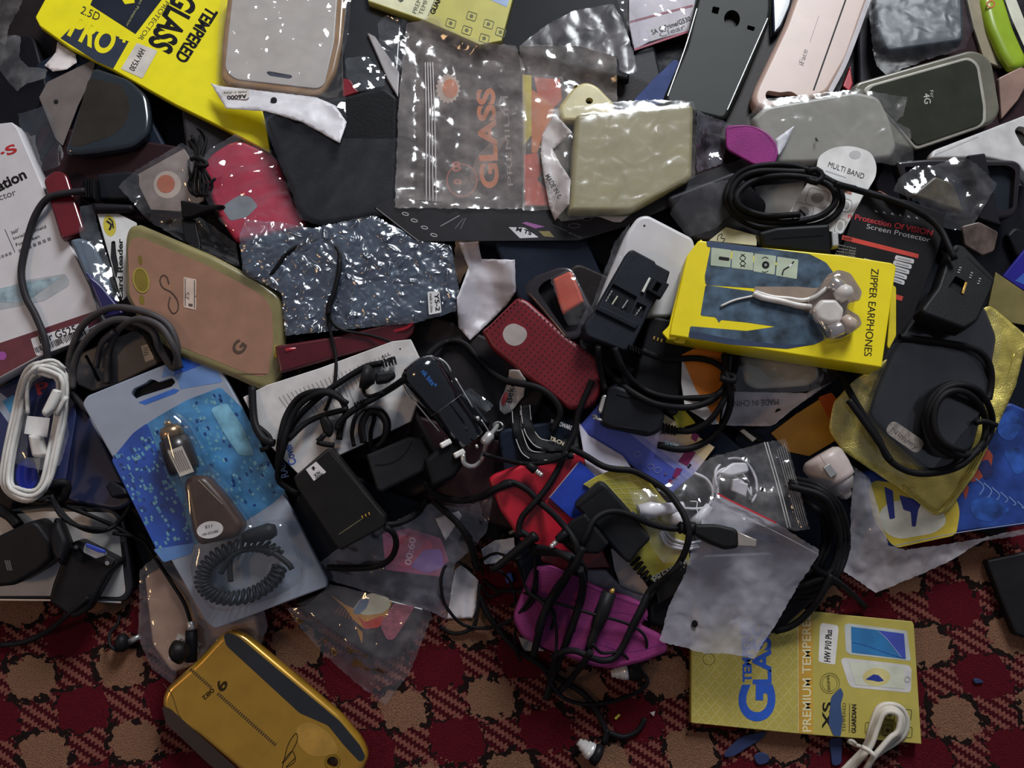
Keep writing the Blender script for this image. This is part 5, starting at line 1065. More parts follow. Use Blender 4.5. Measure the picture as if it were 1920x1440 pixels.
text(db, 'Sto', Z10((520, 1355))[0], Z10((600, 1368))[0], 7, M('#6a8d90'), pl=sit(db, Z10((520, 1335), (600, 1340), (600, 1370), (520, 1370)), 5))
# black card adapter with slots and contacts
ca = slab('card_adapter', Z10((45, 655, 8), (120, 560), (310, 220), (335, 210), (465, 280), (470, 295), (555, 340), (530, 420), (440, 560), (330, 790, 8), (290, 810, 8), (60, 720, 8)), 12, M('#1d2027', .42, bump=.15), r=3, bev=1.5, slope=.16, lift=3,
     tag=('black card adapter with open slots and metal contacts on white case', 'adapter'),
     holes=[(Z10((165, 510), (215, 410), (360, 490), (310, 590)), 2, 0), (Z10((360, 520), (415, 545), (385, 615), (330, 590)), 2.5, 0)], hmat=M('#12151a', .4))
PC = PLN[ca]
def contact(c, n, dx, dy, mat=GOLDPIN, pl=None):
    for k in range(n): slab('contact', rect(Z10((c[0] + dx * k, c[1] + dy * k))[0], -60, 5, 3), .6, mat, r=.5, bev=.15, parent=ca, pl=(pl or PC).up(-1.2), nostamp=True)
contact((208, 460), 4, -10, 17, STEEL); contact((240, 492), 4, -8, 12, M('#d8d4b8', .3, .5, .6)); contact((300, 515), 4, -8, 12, STEEL); contact((380, 555), 4, -11, 16, STEEL)
slab('slot_cover', Z10((205, 480, 4), (240, 478, 4), (258, 500, 4), (235, 545, 4), (210, 540, 4)), 1, M('#08090b', .4), r=2, bev=.2, parent=ca, pl=PC.up(-1.6), nostamp=True); slab('slot_cover', Z10((285, 505, 4), (315, 515, 4), (300, 565, 4), (275, 555, 4)), 1, M('#08090b', .4), r=2, bev=.2, parent=ca, pl=PC.up(-1.6), nostamp=True)
slab('jack_block', Z10((420, 450), (465, 375), (550, 415), (500, 500)), 5, M('#16181d', .4), r=2, bev=.8, parent=ca, pl=PC.up(4), nostamp=True, holes=[(Z10((445, 450), (475, 400), (505, 415), (475, 465)), 4, 0)], hmat=INK)
slab('white_clip', Z10((385, 455), (430, 375), (440, 380), (400, 465)), 1.5, M('#cfcdc6', .4), bev=.3, parent=ca, pl=PC.up(2), nostamp=True)
slab('ridge', Z10((115, 565), (140, 540), (370, 650), (350, 680)), 2, M('#181b21', .42), r=2, bev=.8, parent=ca, pl=PC.up(2), nostamp=True)
for c in ((342, 265), (195, 682)): pr(ca, circ(Z10(c)[0], 2), INK, 'screw_hole')
for k in range(5): slab('rib', Z10((310 + 17 * k, 765 + 8 * k), (318 + 17 * k, 760 + 8 * k), (328 + 16 * k, 800 + 8 * k), (318 + 16 * k, 805 + 8 * k)), 7, RUBBER, r=1, bev=.8, parent=ca)
# looped cable of the card adapter and serial plug
lc = tube('looped_cable', Z10((385, 805), (470, 840), (560, 855), (700, 850), (800, 870), (860, 910), (885, 960), (865, 1030), (800, 1075), (680, 1085), (540, 1080), (420, 1045), (330, 980), (275, 910), (240, 830), (225, 790)), 2.3, CABLE, step=6,
     tag=('thick black cable looped between the card adapter and serial plug', 'cable'))
tube('cable_strand', Z10((130, 760), (150, 850), (220, 960), (330, 1050), (470, 1120), (640, 1140), (770, 1110), (850, 1050), (885, 980), (880, 900), (890, 810)), 2.3, CABLE, parent=lc, step=6)
tube('cable_strand', Z10((585, 1275), (680, 1275), (780, 1220), (850, 1130), (890, 1040), (915, 960), (935, 880), (945, 810)), 2.3, CABLE, parent=lc, step=6)
tube('cable_strand', Z10((480, 1360), (600, 1385), (700, 1370), (800, 1310), (870, 1220), (905, 1120), (905, 1020), (880, 940), (870, 830)), 2.5, CABLE, parent=lc, step=6)
tube('cable_strand', Z10((130, 780), (130, 860), (150, 960), (175, 1040)), 2, CABLE, parent=lc, step=6)
tube('cable_tie', Z10((850, 955), (890, 945), (930, 960), (925, 985), (880, 980), (850, 965)), 2.2, CABLE, parent=lc, lift=3)
# little battery charger with white tag
nb = slab('battery_charger', Z15((280, 860, 5), (480, 690, 5), (505, 690), (820, 1090), (815, 1150), (560, 1290, 6), (525, 1260), (300, 920)), 14, M('#1b1a19', .45, bump=.2), r=4, bev=1.5, slope=.16, tag=('black flat battery charger with white tag and gold contacts', 'charger'))
st = pr(nb, Z15((355, 815), (415, 768), (475, 830), (402, 882)), M('#c9c3c2', .6), 'label_sticker', 1); text(nb, 'NOK', Z15((432, 822))[0], Z15((398, 845))[0], 6, INK, .01, h=.3, parent=st); text(nb, '6600', Z15((452, 835))[0], Z15((410, 862))[0], 6, INK, .01, h=.3, parent=st)
pr(nb, Z15((398, 795), (412, 806), (404, 808), (408, 818), (396, 818), (393, 808), (386, 808)), INK, 'printed_arrow', h=.3)
for k in range(3): slab('contact_pin', Z15((680 + 20 * k, 1090 - 10 * k), (686 + 20 * k, 1085 - 10 * k), (692 + 20 * k, 1100 - 10 * k), (688 + 20 * k, 1105 - 10 * k)), .8, GOLDPIN, bev=.1, parent=nb, pl=PLN[nb].up(.7), nostamp=True)
line(nb, Z15((550, 1195), (690, 1100)), 1.3, M('#6b6448'), 'contact_line', smooth=False); line(nb, Z15((300, 850), (490, 700)), 1.2, M('#4a4848'), 'edge_line', smooth=False); line(nb, Z15((490, 705), (800, 1080)), 1.2, M('#3a3838'), 'edge_line', smooth=False)
# mains adapter with two white tipped prongs
ma = slab('mains_adapter', Z15((705, 730, 5), (960, 620), (1040, 625), (1090, 730), (1060, 820), (800, 950, 6), (770, 940)), 16, M('#232325', .45, bump=.2), r=5, bev=2.5, slope=.15, tag=('black mains adapter with two white tipped prongs', 'adapter'))
pbk = slab('plug_block', Z15((1050, 760), (1180, 650), (1280, 660), (1300, 760), (1230, 860), (1100, 920)), 12, M('#131315', .4), r=6, bev=3, parent=ma)
for c, a in (((1178, 661), -28), ((1258, 720), -28)): slab('prong_tip', rect(Z15(c)[0], a, 22, 11), 4, M('#e0ddd8', .4), r=3, bev=1.2, parent=ma, pl=PLN[pbk].up(4), nostamp=True)
line(ma, Z15((760, 790), (850, 780), (930, 730), (980, 650)), 3, M('#121214'), 'groove')
# car charger shaped like a torch
cc = lathe('car_charger', Z22((1040, 560))[0], Z22((1560, 1290))[0], [(0, .1), (.0, 6), (.015, 10), (.05, 13.5), (.10, 15.2), (.14, 15.6), (.3, 14.6), (.5, 13.2), (.54, 13), (.55, 12.4), (.8, 11.5), (.98, 10.5), (1, 9)], M('#0d1016', .14, .6, coat=.8), sides=32, lift=1,
     tag=('glossy black torch shaped car charger with chrome rim', 'car charger'))
zA, zB = o_z[cc]; A3 = at(Z22((1040, 560))[0], zA); B3 = at(Z22((1560, 1290))[0], zB); dd = (B3 - A3) / np.linalg.norm(B3 - A3)
def ring3(c, rr, n=36):
    u = np.cross(dd, [0, 0, 1.0]); u /= np.linalg.norm(u); v = np.cross(u, dd); return np.array([c + (u * math.cos(t) + v * math.sin(t)) * rr for t in np.linspace(0, 2 * math.pi, n, endpoint=False)])
L3 = np.linalg.norm(B3 - A3)
# chrome horseshoe trim around the head
up_ = np.cross(np.cross(dd, [0, 0, 1.0]), dd); up_ /= np.linalg.norm(up_); sd = np.cross(dd, up_)
tube3('chrome_trim', np.array([A3 + dd * (8 + 17.0 * (1 - math.cos(t)) * .0) + (-dd * math.cos(t) * 15.8 + sd * math.sin(t) * 17.2) + dd * 8 - up_ * 1 for t in np.linspace(-1.9, 1.9, 26)]), .8, CHROME, parent=cc)
tube3('chrome_trim', np.array([A3 + dd * (22 + 28 * t) + sd * (16.2 - 2 * t) + up_ * 2 for t in np.linspace(0, 1, 8)]), .6, CHROME, parent=cc); tube3('chrome_trim', np.array([A3 + dd * (26 + 24 * t) - sd * (16.2 - 2 * t) + up_ * 2 for t in np.linspace(0, 1, 8)]), .6, CHROME, parent=cc)
tx = Plane(*(lambda c: (c, 0, 0))((zA + zB) / 2 + 15.2)); pa = A3 + dd * 16; pb2 = A3 + dd * 42
pz = Plane(0, 0, 0); 
def fitpl(p, g): return Plane(p[2] - g[0] * p[0] - g[1] * p[1], g[0], g[1])
tx = fitpl(A3 + dd * 30 + up_ * 15.6, (-up_[0] / up_[2], -up_[1] / up_[2]))
text(cc, 'nk bits*', Z22((1100, 660))[0], Z22((1215, 805))[0], 9, M('#2f6ab8', .4), .015, pl=tx)
for t, s in ((56, 1), (60, -1)): tube3('spring_clip', np.array([A3 + dd * (t + 12 * math.sin(w)) + sd * s * (12.8 + 1.2 * math.cos(w)) + up_ * 3 for w in np.linspace(0, 1.5, 8)]), .5, STEEL, parent=cc)
tube3('seam_ring', ring3(A3 + dd * L3 * .545, 12.9), .35, M('#4a4a4e', .3), parent=cc, closed=True)
slab('holder_arm', Z22((1360, 760), (1560, 900), (1720, 1110), (1640, 1190), (1500, 1010)), 10, M('#131418', .4), r=6, bev=3, tag=('matt black holder arm beside the torch shaped charger', 'holder'))
film('plastic_bag', Z22((1480, 850), (1540, 800), (1760, 960), (1700, 1020), (1600, 970)), FILM('#cfdbe6', .2, .06, .6), amp=1.6, scale=8, step=4, tag=('small crinkled shiny film beside the torch shaped charger', 'plastic bag'))
# clip and lanyard
lab = film('lanyard_tag', Z9((250, 1160), (300, 1040), (310, 960), (370, 960), (410, 1020), (400, 1120), (320, 1220), (280, 1235), (255, 1210)), M('#b9b2ae', .5), amp=.8, r=2, tag=('small white cloth tag with handwritten letters on the lanyard', 'tag'))
lp = sit(lab, Z9((260, 1150), (310, 1040), (390, 1060), (320, 1200)), 1.3); text(lab, 'Bekoz', Z9((325, 1165))[0], Z9((350, 1005))[0], 11, INK, .01, pl=lp); pr(lab, circ(Z9((280, 1140))[0], 5, 14, 18), M('#a03038'), 'red_mark', pl=lp)
def strap(name, pts, w, mat, tagv=None, parent=None, stripes=True):
    C = curve(pts, 6); T = np.gradient(C, axis=0); T /= np.linalg.norm(T, axis=1)[:, None]; Nn = np.stack([-T[:, 1], T[:, 0]], 1)
    out = list(map(tuple, C + Nn * w / 2)) + list(map(tuple, (C - Nn * w / 2)[::-1]))
    f = film(name, out, mat, amp=.3, r=0, gap=.6, tag=tagv, parent=parent, step=6); return f, C, Nn
LB = M('#121214', .6)
for pts, w, lb in (([(968, 770), (972, 810), (990, 850), (1030, 855), (1075, 850)], 20, 'black lanyard strap with white edge lines by the red case'), ([(985, 760), (990, 800), (1010, 830), (1050, 835), (1085, 830)], 22, 'black lanyard strap with white lettering by the red case')):
    f, C, Nn = strap('lanyard_strap', pts, w, LB, (lb, 'lanyard'))
    for s in (-.38, .38): tube('white_stripe', [tuple(c + n * w * s) for c, n in zip(C[::3], Nn[::3])], .35, M('#b5b2b0'), parent=f, stampit=False, step=5)
text(f, 'WOODWARE', Z9((560, 1285))[0], Z9((690, 1330))[0], 8, M('#b0aeb0'), .02, pl=sit(f, [(1000, 790), (1085, 800), (1085, 845), (1010, 835)], 1.5)); text(f, 'YR.CN', Z9((555, 1385))[0], Z9((640, 1425))[0], 7, M('#a09070'), .02, pl=sit(f, [(1000, 800), (1085, 810), (1085, 850), (1010, 840)], 1.5))
cb = tube('snap_hook', [(868, 852), (870, 868), (885, 875), (900, 866), (908, 845), (915, 822), (928, 805), (932, 798)], 1.7, CHROME, tag=('shiny chrome snap hook beside the mains adapter', 'hook'), step=4, lift=2)
lathe('swivel', (906, 832), (922, 812), [(0, 2), (.2, 3.4), (.8, 3.4), (1, 2)], CHROME, cb, lift=2); tube('split_ring', circ((934, 800), 9, 8), 1.0, STEEL, parent=cb, closed=True, lift=2); lathe('rivet', (892, 838), (896, 836), [(0, 1.5), (1, 1.5)], CHROME, cb)
# ------------------------------------------------------------------ right: art wallet, gold pouch, earphone box
aw = slab('phone_wallet', Z12((270, 830), (500, 760), (900, 520), (1000, 490), (1110, 540), (1110, 1070), (760, 1110), (440, 1190, 10), (340, 1060)), 10, M('#1f3674', .45, .4, mott=.8, mscale=40), r=8, bev=2.5, slope=.14,
     tag=('blue phone wallet printed with a yellow moon and night sky', 'phone wallet'))
pr(aw, Z12((320, 900), (350, 860), (430, 870), (600, 880), (740, 940), (758, 1010), (740, 1120), (460, 1180), (430, 1160), (350, 1050)), M('#c3ac3a', .5), 'yellow_moon', 12)
pr(aw, Z12((370, 1010), (430, 960), (540, 950), (670, 990), (700, 1060), (640, 1110), (470, 1140), (400, 1110)), M('#d0cdbb', .5), 'moon_glow', 14, h=.2)
pr(aw, Z12((400, 890), (440, 910), (450, 1040), (425, 1045), (410, 960)), M('#232c78'), 'dark_print', 2, h=.3); pr(aw, Z12((470, 930), (580, 960), (560, 1000), (548, 1080), (530, 1080), (525, 1010), (490, 1000)), M('#232c78'), 'dark_print', 3, h=.3)
pr(aw, Z12((830, 780), (880, 700), (915, 740), (905, 800), (850, 860), (800, 870)), M('#8d3826', .5), 'red_print', 6); pr(aw, Z12((765, 890), (790, 850), (800, 900), (785, 955)), M('#8d3826', .5), 'red_print', 3)
pr(aw, Z12((830, 780), (890, 760), (920, 820), (880, 860)), M('#1a2050'), 'dark_print', 5, h=.25)
for k in range(6): line(aw, Z12((830 + 40 * k, 850 + 22 * k), (870 + 38 * k, 890 + 20 * k), (850 + 40 * k, 930 + 12 * k)), 2.4, M('#5f7ab0'), 'pale_streak', h=.25)
for k, q in enumerate((((930, 560), (1010, 520), (1060, 600), (1000, 680), (940, 650)), ((960, 720), (1040, 700), (1090, 800), (1020, 840)), ((800, 960), (900, 930), (1000, 1000), (900, 1060), (820, 1040)))): pr(aw, Z12(*q), M('#24478c', .45, mott=.7, mscale=90), 'cloud_print', 10, h=.15)
line(aw, Z12((450, 1170), (740, 1110), (1080, 1060)), 1.2, M('#9fa8c0'), 'stitching', h=.3)
film('plastic_bag', Z12((260, 800), (330, 850), (420, 1170), (500, 1190), (780, 1150), (1110, 1080), (1110, 1110), (860, 1150), (700, 1250), (360, 1395), (205, 1290), (240, 1180), (240, 1000)), FILM('#e2dadd', .7, .12, .4, patch=.5), amp=2.0, scale=16, step=5,
     tag=('clear and white bag under the blue moon wallet', 'plastic bag'))
film('plastic_bag', Z12((230, 780), (310, 830), (340, 1060), (440, 1195), (330, 1180), (245, 1150), (240, 950)), FILM('#ffffff', .08, .08, .45), amp=1.4, scale=12, stretch=3, dirn=80, tag=('clear bag fold beside the white car charger', 'plastic bag'))
slab('flat_box', [(1850, 1050), (1990, 1020), (1990, 1215), (1905, 1190), (1880, 1130)], 8, M('#19181a', .5), r=6, bev=2, tag=('black flat box on the carpet below the moon wallet', 'box'))
# gold foil pouch
GOLD = M('#d0bd60', .3, .6, .42, mott=.3, mscale=70, bump=.9, bscale=1100)
gp = film('foil_pouch', Z12((135, 620), (160, 490), (240, 400), (420, 280), (900, 30), (1080, 180), (1020, 420), (830, 830), (700, 1010), (640, 1030), (480, 905), (200, 720)), GOLD, amp=1.9, scale=20, r=8, gap=.8, drape=4, sag=3,
     tag=('gold mesh foil pouch wrapped around the black phone case', 'pouch'))
for k in range(3): tube('pouch_seam', Z12((1040 - 12 * k, 260), (940 - 12 * k, 560), (830 - 12 * k, 800), (690 - 8 * k, 990), (620, 1005 - 8 * k), (490, 900 - 8 * k)), .5, M('#c3b25a', .3, .5, .6), parent=gp, stampit=False)
bc2 = slab('phone_case', Z12((470, 190), (640, -60), (880, 30, 16), (940, 180), (900, 420), (830, 700, 16), (760, 800, 16), (620, 830, 12), (330, 560, 12), (380, 400)), 11, M('#1a1a1d', .22, .5, coat=.5), r=12, bev=3.5, seg=5, slope=.14,
     tag=('glossy black phone case with oval grey badge on gold pouch', 'phone case'))
bd = pr(bc2, frame(Z12((497, 655))[0], 35, 76, 28, [(0, 0), (1, 0), (1, 1), (0, 1)]), M('#8a8078', .5, mott=.4, mscale=250), 'oval_badge', 13, h=.3)
text(bc2, 'Nimmy', Z12((428, 625))[0], Z12((550, 715))[0], 9, M('#5a524c'), h=.45)
film('plastic_bag', Z12((200, 440), (480, 180), (640, 20), (930, 60), (960, 200), (900, 480), (600, 840), (400, 780), (250, 660)), FILM('#d9d6c9', .012, .06, .36, crinkle=30, cstr=.3), amp=1.3, scale=26, stretch=2.5, dirn=70, step=6, tag=('clear film over the glossy black case on the gold pouch', 'plastic bag'))
film('plastic_bag', Z12((140, 600), (165, 490), (260, 420), (330, 470), (300, 560), (400, 720), (520, 860), (380, 800), (200, 700)), FILM('#b9b27a', .2, .1, .4), amp=1.6, scale=12, tag=('crinkled gold tinted film at the corner of the gold pouch', 'plastic bag'))
# second black card adapter with its cable and coil
a2 = slab('card_adapter', Z11((1110, 1150), (1220, 1000), (1300, 760), (1340, 705, 6), (1400, 720), (1610, 940, 6), (1590, 1010), (1490, 1230, 8), (1400, 1280), (1130, 1180, 6)), 14, M('#161617', .45, bump=.25), r=4, bev=2, slope=.2, tag=('black card adapter with small contacts lying on the gold pouch', 'adapter'),
     holes=[(Z11((1290, 1000), (1340, 925), (1420, 970), (1380, 1055)), 4, 2)], hmat=M('#0c0c0e', .4))
for (c, n_) in (((1450, 905), 3), ((1505, 945), 3), ((1372, 870), 3)):
    for k in range(n_): slab('contact', rect(Z11((c[0] - 6 * k, c[1] + 16 * k))[0], 15, 4, 2.4), .6, STEEL, bev=.1, parent=a2, pl=PLN[a2].up(.5), nostamp=True)
slab('metal_latch', Z11((1380, 1040), (1405, 965), (1418, 970), (1395, 1048)), 1, GOLDPIN, bev=.2, parent=a2, pl=PLN[a2].up(.8), nostamp=True)
line(a2, Z11((1420, 800), (1590, 960)), 2, M('#0b0b0c'), 'groove', h=.2, smooth=False)
for k in range(4): slab('rib', Z11((1262 + 20 * k, 720 + 14 * k), (1290 + 20 * k, 690 + 14 * k), (1302 + 20 * k, 705 + 14 * k), (1274 + 20 * k, 735 + 14 * k)), 7, RUBBER, r=1, bev=1, parent=a2)
rc = tube('coiled_cable', Z12((470, 180), (560, 190), (700, 210), (820, 235), (880, 280), (905, 350), (900, 440), (880, 480), (790, 410), (700, 410), (620, 480), (600, 580), (640, 690), (730, 740), (840, 720), (900, 640), (905, 540), (850, 440), (760, 410), (670, 440), (615, 540), (625, 640), (690, 720), (790, 740), (860, 690), (880, 600), (850, 500), (770, 440), (690, 450), (640, 520), (640, 620), (690, 690), (780, 720)), 2.4, CABLE, step=6,
     tag=('coil of black cable resting on the glossy black case', 'cable'))
tube('cable_strand', Z12((190, 350), (240, 450), (300, 550), (370, 660), (420, 760), (520, 820), (640, 825), (760, 790), (850, 710)), 2.4, CABLE, parent=rc, step=6)
tube('cable_strand', Z12((230, 480), (310, 590), (380, 690), (430, 770)), 2.4, CABLE, parent=rc, step=6)
tube('cable_tie', Z12((830, 590), (870, 580), (930, 600)), 2, CABLE, parent=rc, lift=2)
# yellow earphone box
YB = M('#e4cf12', .35, .45, mott=.06)
eb = slab('earphone_box', Z10((720, 158), (1000, 190), (1565, 245), (1852, 290), (1880, 310), (1795, 905), (1560, 870), (900, 770), (550, 715), (560, 650), (650, 250)), 24, YB, r=3, bev=1.0, slope=.1, q=93,
     tag=('yellow earphone box with blue artwork and clear blister window', 'box'))
PE = PLN[eb]
slab('box_flap', Z10((735, 150), (745, 165), (690, 330), (590, 740), (540, 740), (505, 700), (545, 660), (650, 250)), 2, YB, r=3, bev=.5, parent=eb, pl=PE.up(-2), nostamp=True)
slab('torn_corner', Z10((505, 690), (560, 700), (650, 720), (640, 765), (590, 760), (530, 720)), 2, M('#cbb61a', .4), r=4, bev=.5, parent=eb, pl=PE.up(-5), nostamp=True)
BL = M('#3a4c5c', .4, .4, mott=.75, mscale=90)
pr(eb, Z10((765, 160), (1000, 190), (1370, 238), (1470, 290), (1520, 360), (1470, 420), (1400, 445), (1050, 440), (760, 420), (755, 370), (790, 200)), BL, 'blue_art', 5)
pr(eb, Z10((760, 420), (1050, 460), (1080, 510), (1330, 560), (1410, 600), (1470, 660), (1485, 730), (1400, 770), (1240, 795), (900, 770), (660, 730), (670, 662), (1000, 690), (1170, 665), (1000, 640), (850, 625), (840, 645), (820, 610), (730, 600)), BL, 'blue_art', 4)
pr(eb, Z10((860, 215), (1000, 235), (1210, 300), (1150, 305), (900, 265)), YB, 'yellow_streak', 3, h=.2)
pr(eb, Z10((765, 165), (1000, 193), (1180, 215), (1000, 222), (770, 195)), M('#2c3e5c', .4), 'dark_streak', 2, h=.2); pr(eb, Z10((665, 690), (900, 735), (1200, 770), (1400, 768), (1240, 795), (900, 770), (660, 730)), M('#22304a', .4), 'dark_streak', 3, h=.2)
for k, q in enumerate((((795, 200), (912, 215), (905, 318), (790, 305)), ((918, 217), (1042, 232), (1038, 335), (912, 320)), ((1048, 235), (1175, 250), (1165, 360), (1040, 340)), ((1182, 254), (1305, 272), (1295, 385), (1172, 365)))):
    ic = pr(eb, Z10(*q), M('#a9b39a', .5, alpha=1), 'icon_tile', 2, h=.3); c = np.mean(np.array(Z10(*q)), 0)
    if k == 0: pr(eb, rect(c + (6, 2), 8, 20, 6), INK, 'icon', 2, h=.45)
    if k == 1: line(eb, [c + (-3, -12), c + (6, -4), c + (-5, 6), c + (5, 12)], 1.4, INK, 'icon', h=.45); line(eb, [c + (4, -12), c + (-5, -4), c + (6, 6), c + (-4, 12)], 1.4, INK, 'icon', h=.45)
    if k == 2: pr(eb, circ(c + (2, 2), 7), INK, 'icon', h=.45); pr(eb, circ(c + (2, 2), 2.5), M('#8d958a'), 'icon', h=.5); line(eb, [c + (-5, -10), c + (1, -13), c + (7, -10)], 1.2, INK, 'icon', h=.45); line(eb, [c + (-5, 14), c + (1, 16), c + (7, 13)], 1.2, INK, 'icon', h=.45)
    if k == 3: line(eb, [c + (-9, 14), c + (-6, 4), c + (4, -2), c + (13, -12)], 2.6, INK, 'icon', h=.45); line(eb, [c + (4, -2), c + (9, -7)], 3, WHITE, 'icon', h=.5)
text(eb, 'ZIPPER EARPHONES', (1634, 503), (1620, 667), 14, M('#1d1c14'), .0)
slab('box_flap', Z11((908, 985), (938, 1000), (938, 1330), (890, 1420), (876, 1400)), 2, M('#c9b412', .4), r=4, bev=.5, parent=eb, pl=PE.up(-9), nostamp=True)
# window with the earphones under a clear blister
pr(eb, Z10((1040, 430), (1300, 430), (1420, 440), (1480, 360), (1540, 330), (1610, 350), (1680, 460), (1665, 510), (1600, 520), (1590, 560), (1660, 600), (1680, 650), (1630, 690), (1560, 735), (1480, 730), (1440, 640), (1370, 580), (1080, 500)), M('#8d7a6a', .4), 'window_backing', 6, h=.3)
ep = bpy.data.objects.new('earphones', None); COL.objects.link(ep); w0 = PE.pt((1550, 570)); ep.location = w0 * .001; WL[ep] = w0; label(ep, 'white zipper earphones with chrome ends inside the yellow box blister', 'earphones')
EW = M('#d6cfc8', .35)
def flat_tube(name, pts, r_, mat, parent, pl, h): return tube3(name, np.array([pl.pt(p, h) for p in curve(pts, 4)]), r_, mat, parent)
flat_tube('cord', Z10((1040, 470), (1100, 495), (1200, 515), (1300, 540), (1380, 550)), 2.2, EW, ep, PE, 2.3); flat_tube('cord', Z10((1050, 460), (1150, 490), (1250, 500), (1330, 510), (1400, 490), (1470, 440)), 1.5, EW, ep, PE, 2.5); flat_tube('cord', Z10((850, 545), (930, 510), (1040, 485)), .8, EW, ep, PE, 1.2)
def bud(a, b, prof, mat, nm): 
    A = PE.pt(a, 6); B = PE.pt(b, 6); return lathe(nm, a, b, prof, mat, ep, za=A[2], zb=B[2], stampit=False)
bud(Z10((1490, 400))[0], Z10((1560, 440))[0], [(0, 4.2), (.05, 5), (.9, 5), (1, 4.5)], M('#d2cac4', .15, .5, .8), 'chrome_barrel'); bud(Z10((1540, 440))[0], Z10((1600, 500))[0], [(0, 5), (.5, 7), (.9, 5.5), (1, 2)], EW, 'ear_tip')
bud(Z10((1400, 600))[0], Z10((1480, 690))[0], [(0, 1.2), (1, 1.2)], CHROME, 'chrome_rod'); bud(Z10((1480, 700))[0], Z10((1560, 670))[0], [(0, 4), (.05, 5), (.9, 5), (1, 4.5)], M('#d2cac4', .15, .5, .8), 'chrome_barrel'); slab('ear_body', Z10((1395, 560, 6), (1440, 500), (1530, 500, 5), (1580, 560, 6), (1560, 640, 6), (1480, 650), (1420, 620, 5)), 9, EW, r=5, bev=3, parent=ep, pl=PE.up(9.5), nostamp=True); bud(Z10((1560, 660))[0], Z10((1640, 640))[0], [(0, 5), (.5, 7), (1, 3)], M('#b9a596', .3), 'ear_tip')
slab('blister', Z10((1370, 560), (1380, 480), (1440, 430), (1480, 350, 12), (1540, 325, 14), (1610, 345, 12), (1660, 420), (1690, 470, 10), (1650, 515, 8), (1600, 530, 8), (1610, 580), (1680, 630, 12), (1670, 665, 10), (1590, 725, 14), (1500, 745, 14), (1450, 690), (1430, 640)), 15, FILM('#f0e2d8', .06, .06, .5, crinkle=20, cstr=.15), r=8, bev=5, seg=5, parent=eb, pl=PE.up(14), nostamp=True)
# black coil above the earphone box
cc1 = tube('coiled_cable', [(1700, 388), (1684, 379), (1655, 370), (1620, 358), (1570, 345), (1530, 325), (1480, 310), (1420, 312), (1380, 330), (1362, 365), (1375, 400), (1420, 425), (1490, 428), (1550, 415), (1578, 385), (1570, 350), (1530, 328), (1480, 322), (1420, 322), (1385, 338), (1370, 368), (1385, 398), (1430, 415), (1490, 416), (1540, 404), (1566, 378), (1558, 350), (1520, 335), (1470, 330), (1425, 335), (1395, 350), (1380, 372), (1395, 392), (1440, 405), (1500, 402)], 2.4, CABLE, step=6,
     tag=('coil of thick black cable above the yellow earphone box', 'cable'))
tube('cable_tie', [(1512, 322), (1530, 318), (1542, 330), (1530, 342), (1512, 335)], 2.4, CABLE, parent=cc1, lift=2)
tube('cable_strand', [(1565, 345), (1620, 360), (1684, 379), (1739, 408), (1764, 432), (1778, 460), (1790, 486)], 2.4, CABLE, parent=cc1, lift=1.5)
sk = slab('serial_plug', Z10((1070, 110), (1180, 80), (1490, 60), (1500, 250), (1460, 240), (1100, 200)), 13, M('#17181b', .42), r=5, bev=2.5, tag=('black plug body between the cable coil and the yellow box', 'plug'))
slab('plug_edge', Z10((1500, 110), (1540, 105), (1545, 190), (1505, 195)), 6, M('#8d8c8c', .4), r=2, bev=1, parent=sk)
line(sk, Z10((1150, 150), (1450, 130)), 2, M('#0a0a0c'), 'groove', smooth=False)
# small print paper and charcoal cloth by the box
slab('paper_note', Z10((780, 160), (880, 80), (1060, 130), (1060, 190)), 1, M('#aaa380', .6), r=1, bev=.1, tag=('cream paper with pen mark behind the yellow box', 'paper'))
pn = [x for x in WL if x.name == 'paper_note'][-1]; line(pn, Z10((830, 160), (835, 130), (860, 120), (850, 145), (875, 150), (860, 170)), 1.6, INK, 'pen_mark')
# white car charger
wc_ = lathe('car_charger', Z12((90, 740))[0], Z12((228, 945))[0], [(0, .5), (.0, 11), (.05, 14), (.12, 15.2), (.35, 15), (.55, 14), (.62, 13.5), (.64, 12)], M('#b5a6a0', .4, .4), sides=28, level=True, lift=3, tag=('small white car charger with metal tip beside the moon wallet', 'car charger'))
za, zb_ = o_z[wc_]; lathe('metal_nose', lerp4([Z12((90, 740))[0], Z12((228, 945))[0], (0, 0), (0, 0)], .63, 0), Z12((228, 945))[0], [(0, 12), (.2, 11), (.6, 7.5), (.62, 5), (.85, 4.2), (1, 1.5)], M('#b3aca8', .3, .5, .3), wc_, za=za + (zb_ - za) * .63, zb=zb_, stampit=False)
pl_ = Plane(za + 15.6, 0, 0); slab('side_contact', Z12((110, 800), (140, 780), (178, 830), (145, 850)), 1.6, STEEL, r=1, bev=.5, parent=wc_, pl=Plane(za + 15.9, 0, 0), nostamp=True)
line(wc_, Z12((90, 735), (120, 785)), 1.2, M('#6a605c'), 'seam', pl=pl_.up(.5), smooth=False)
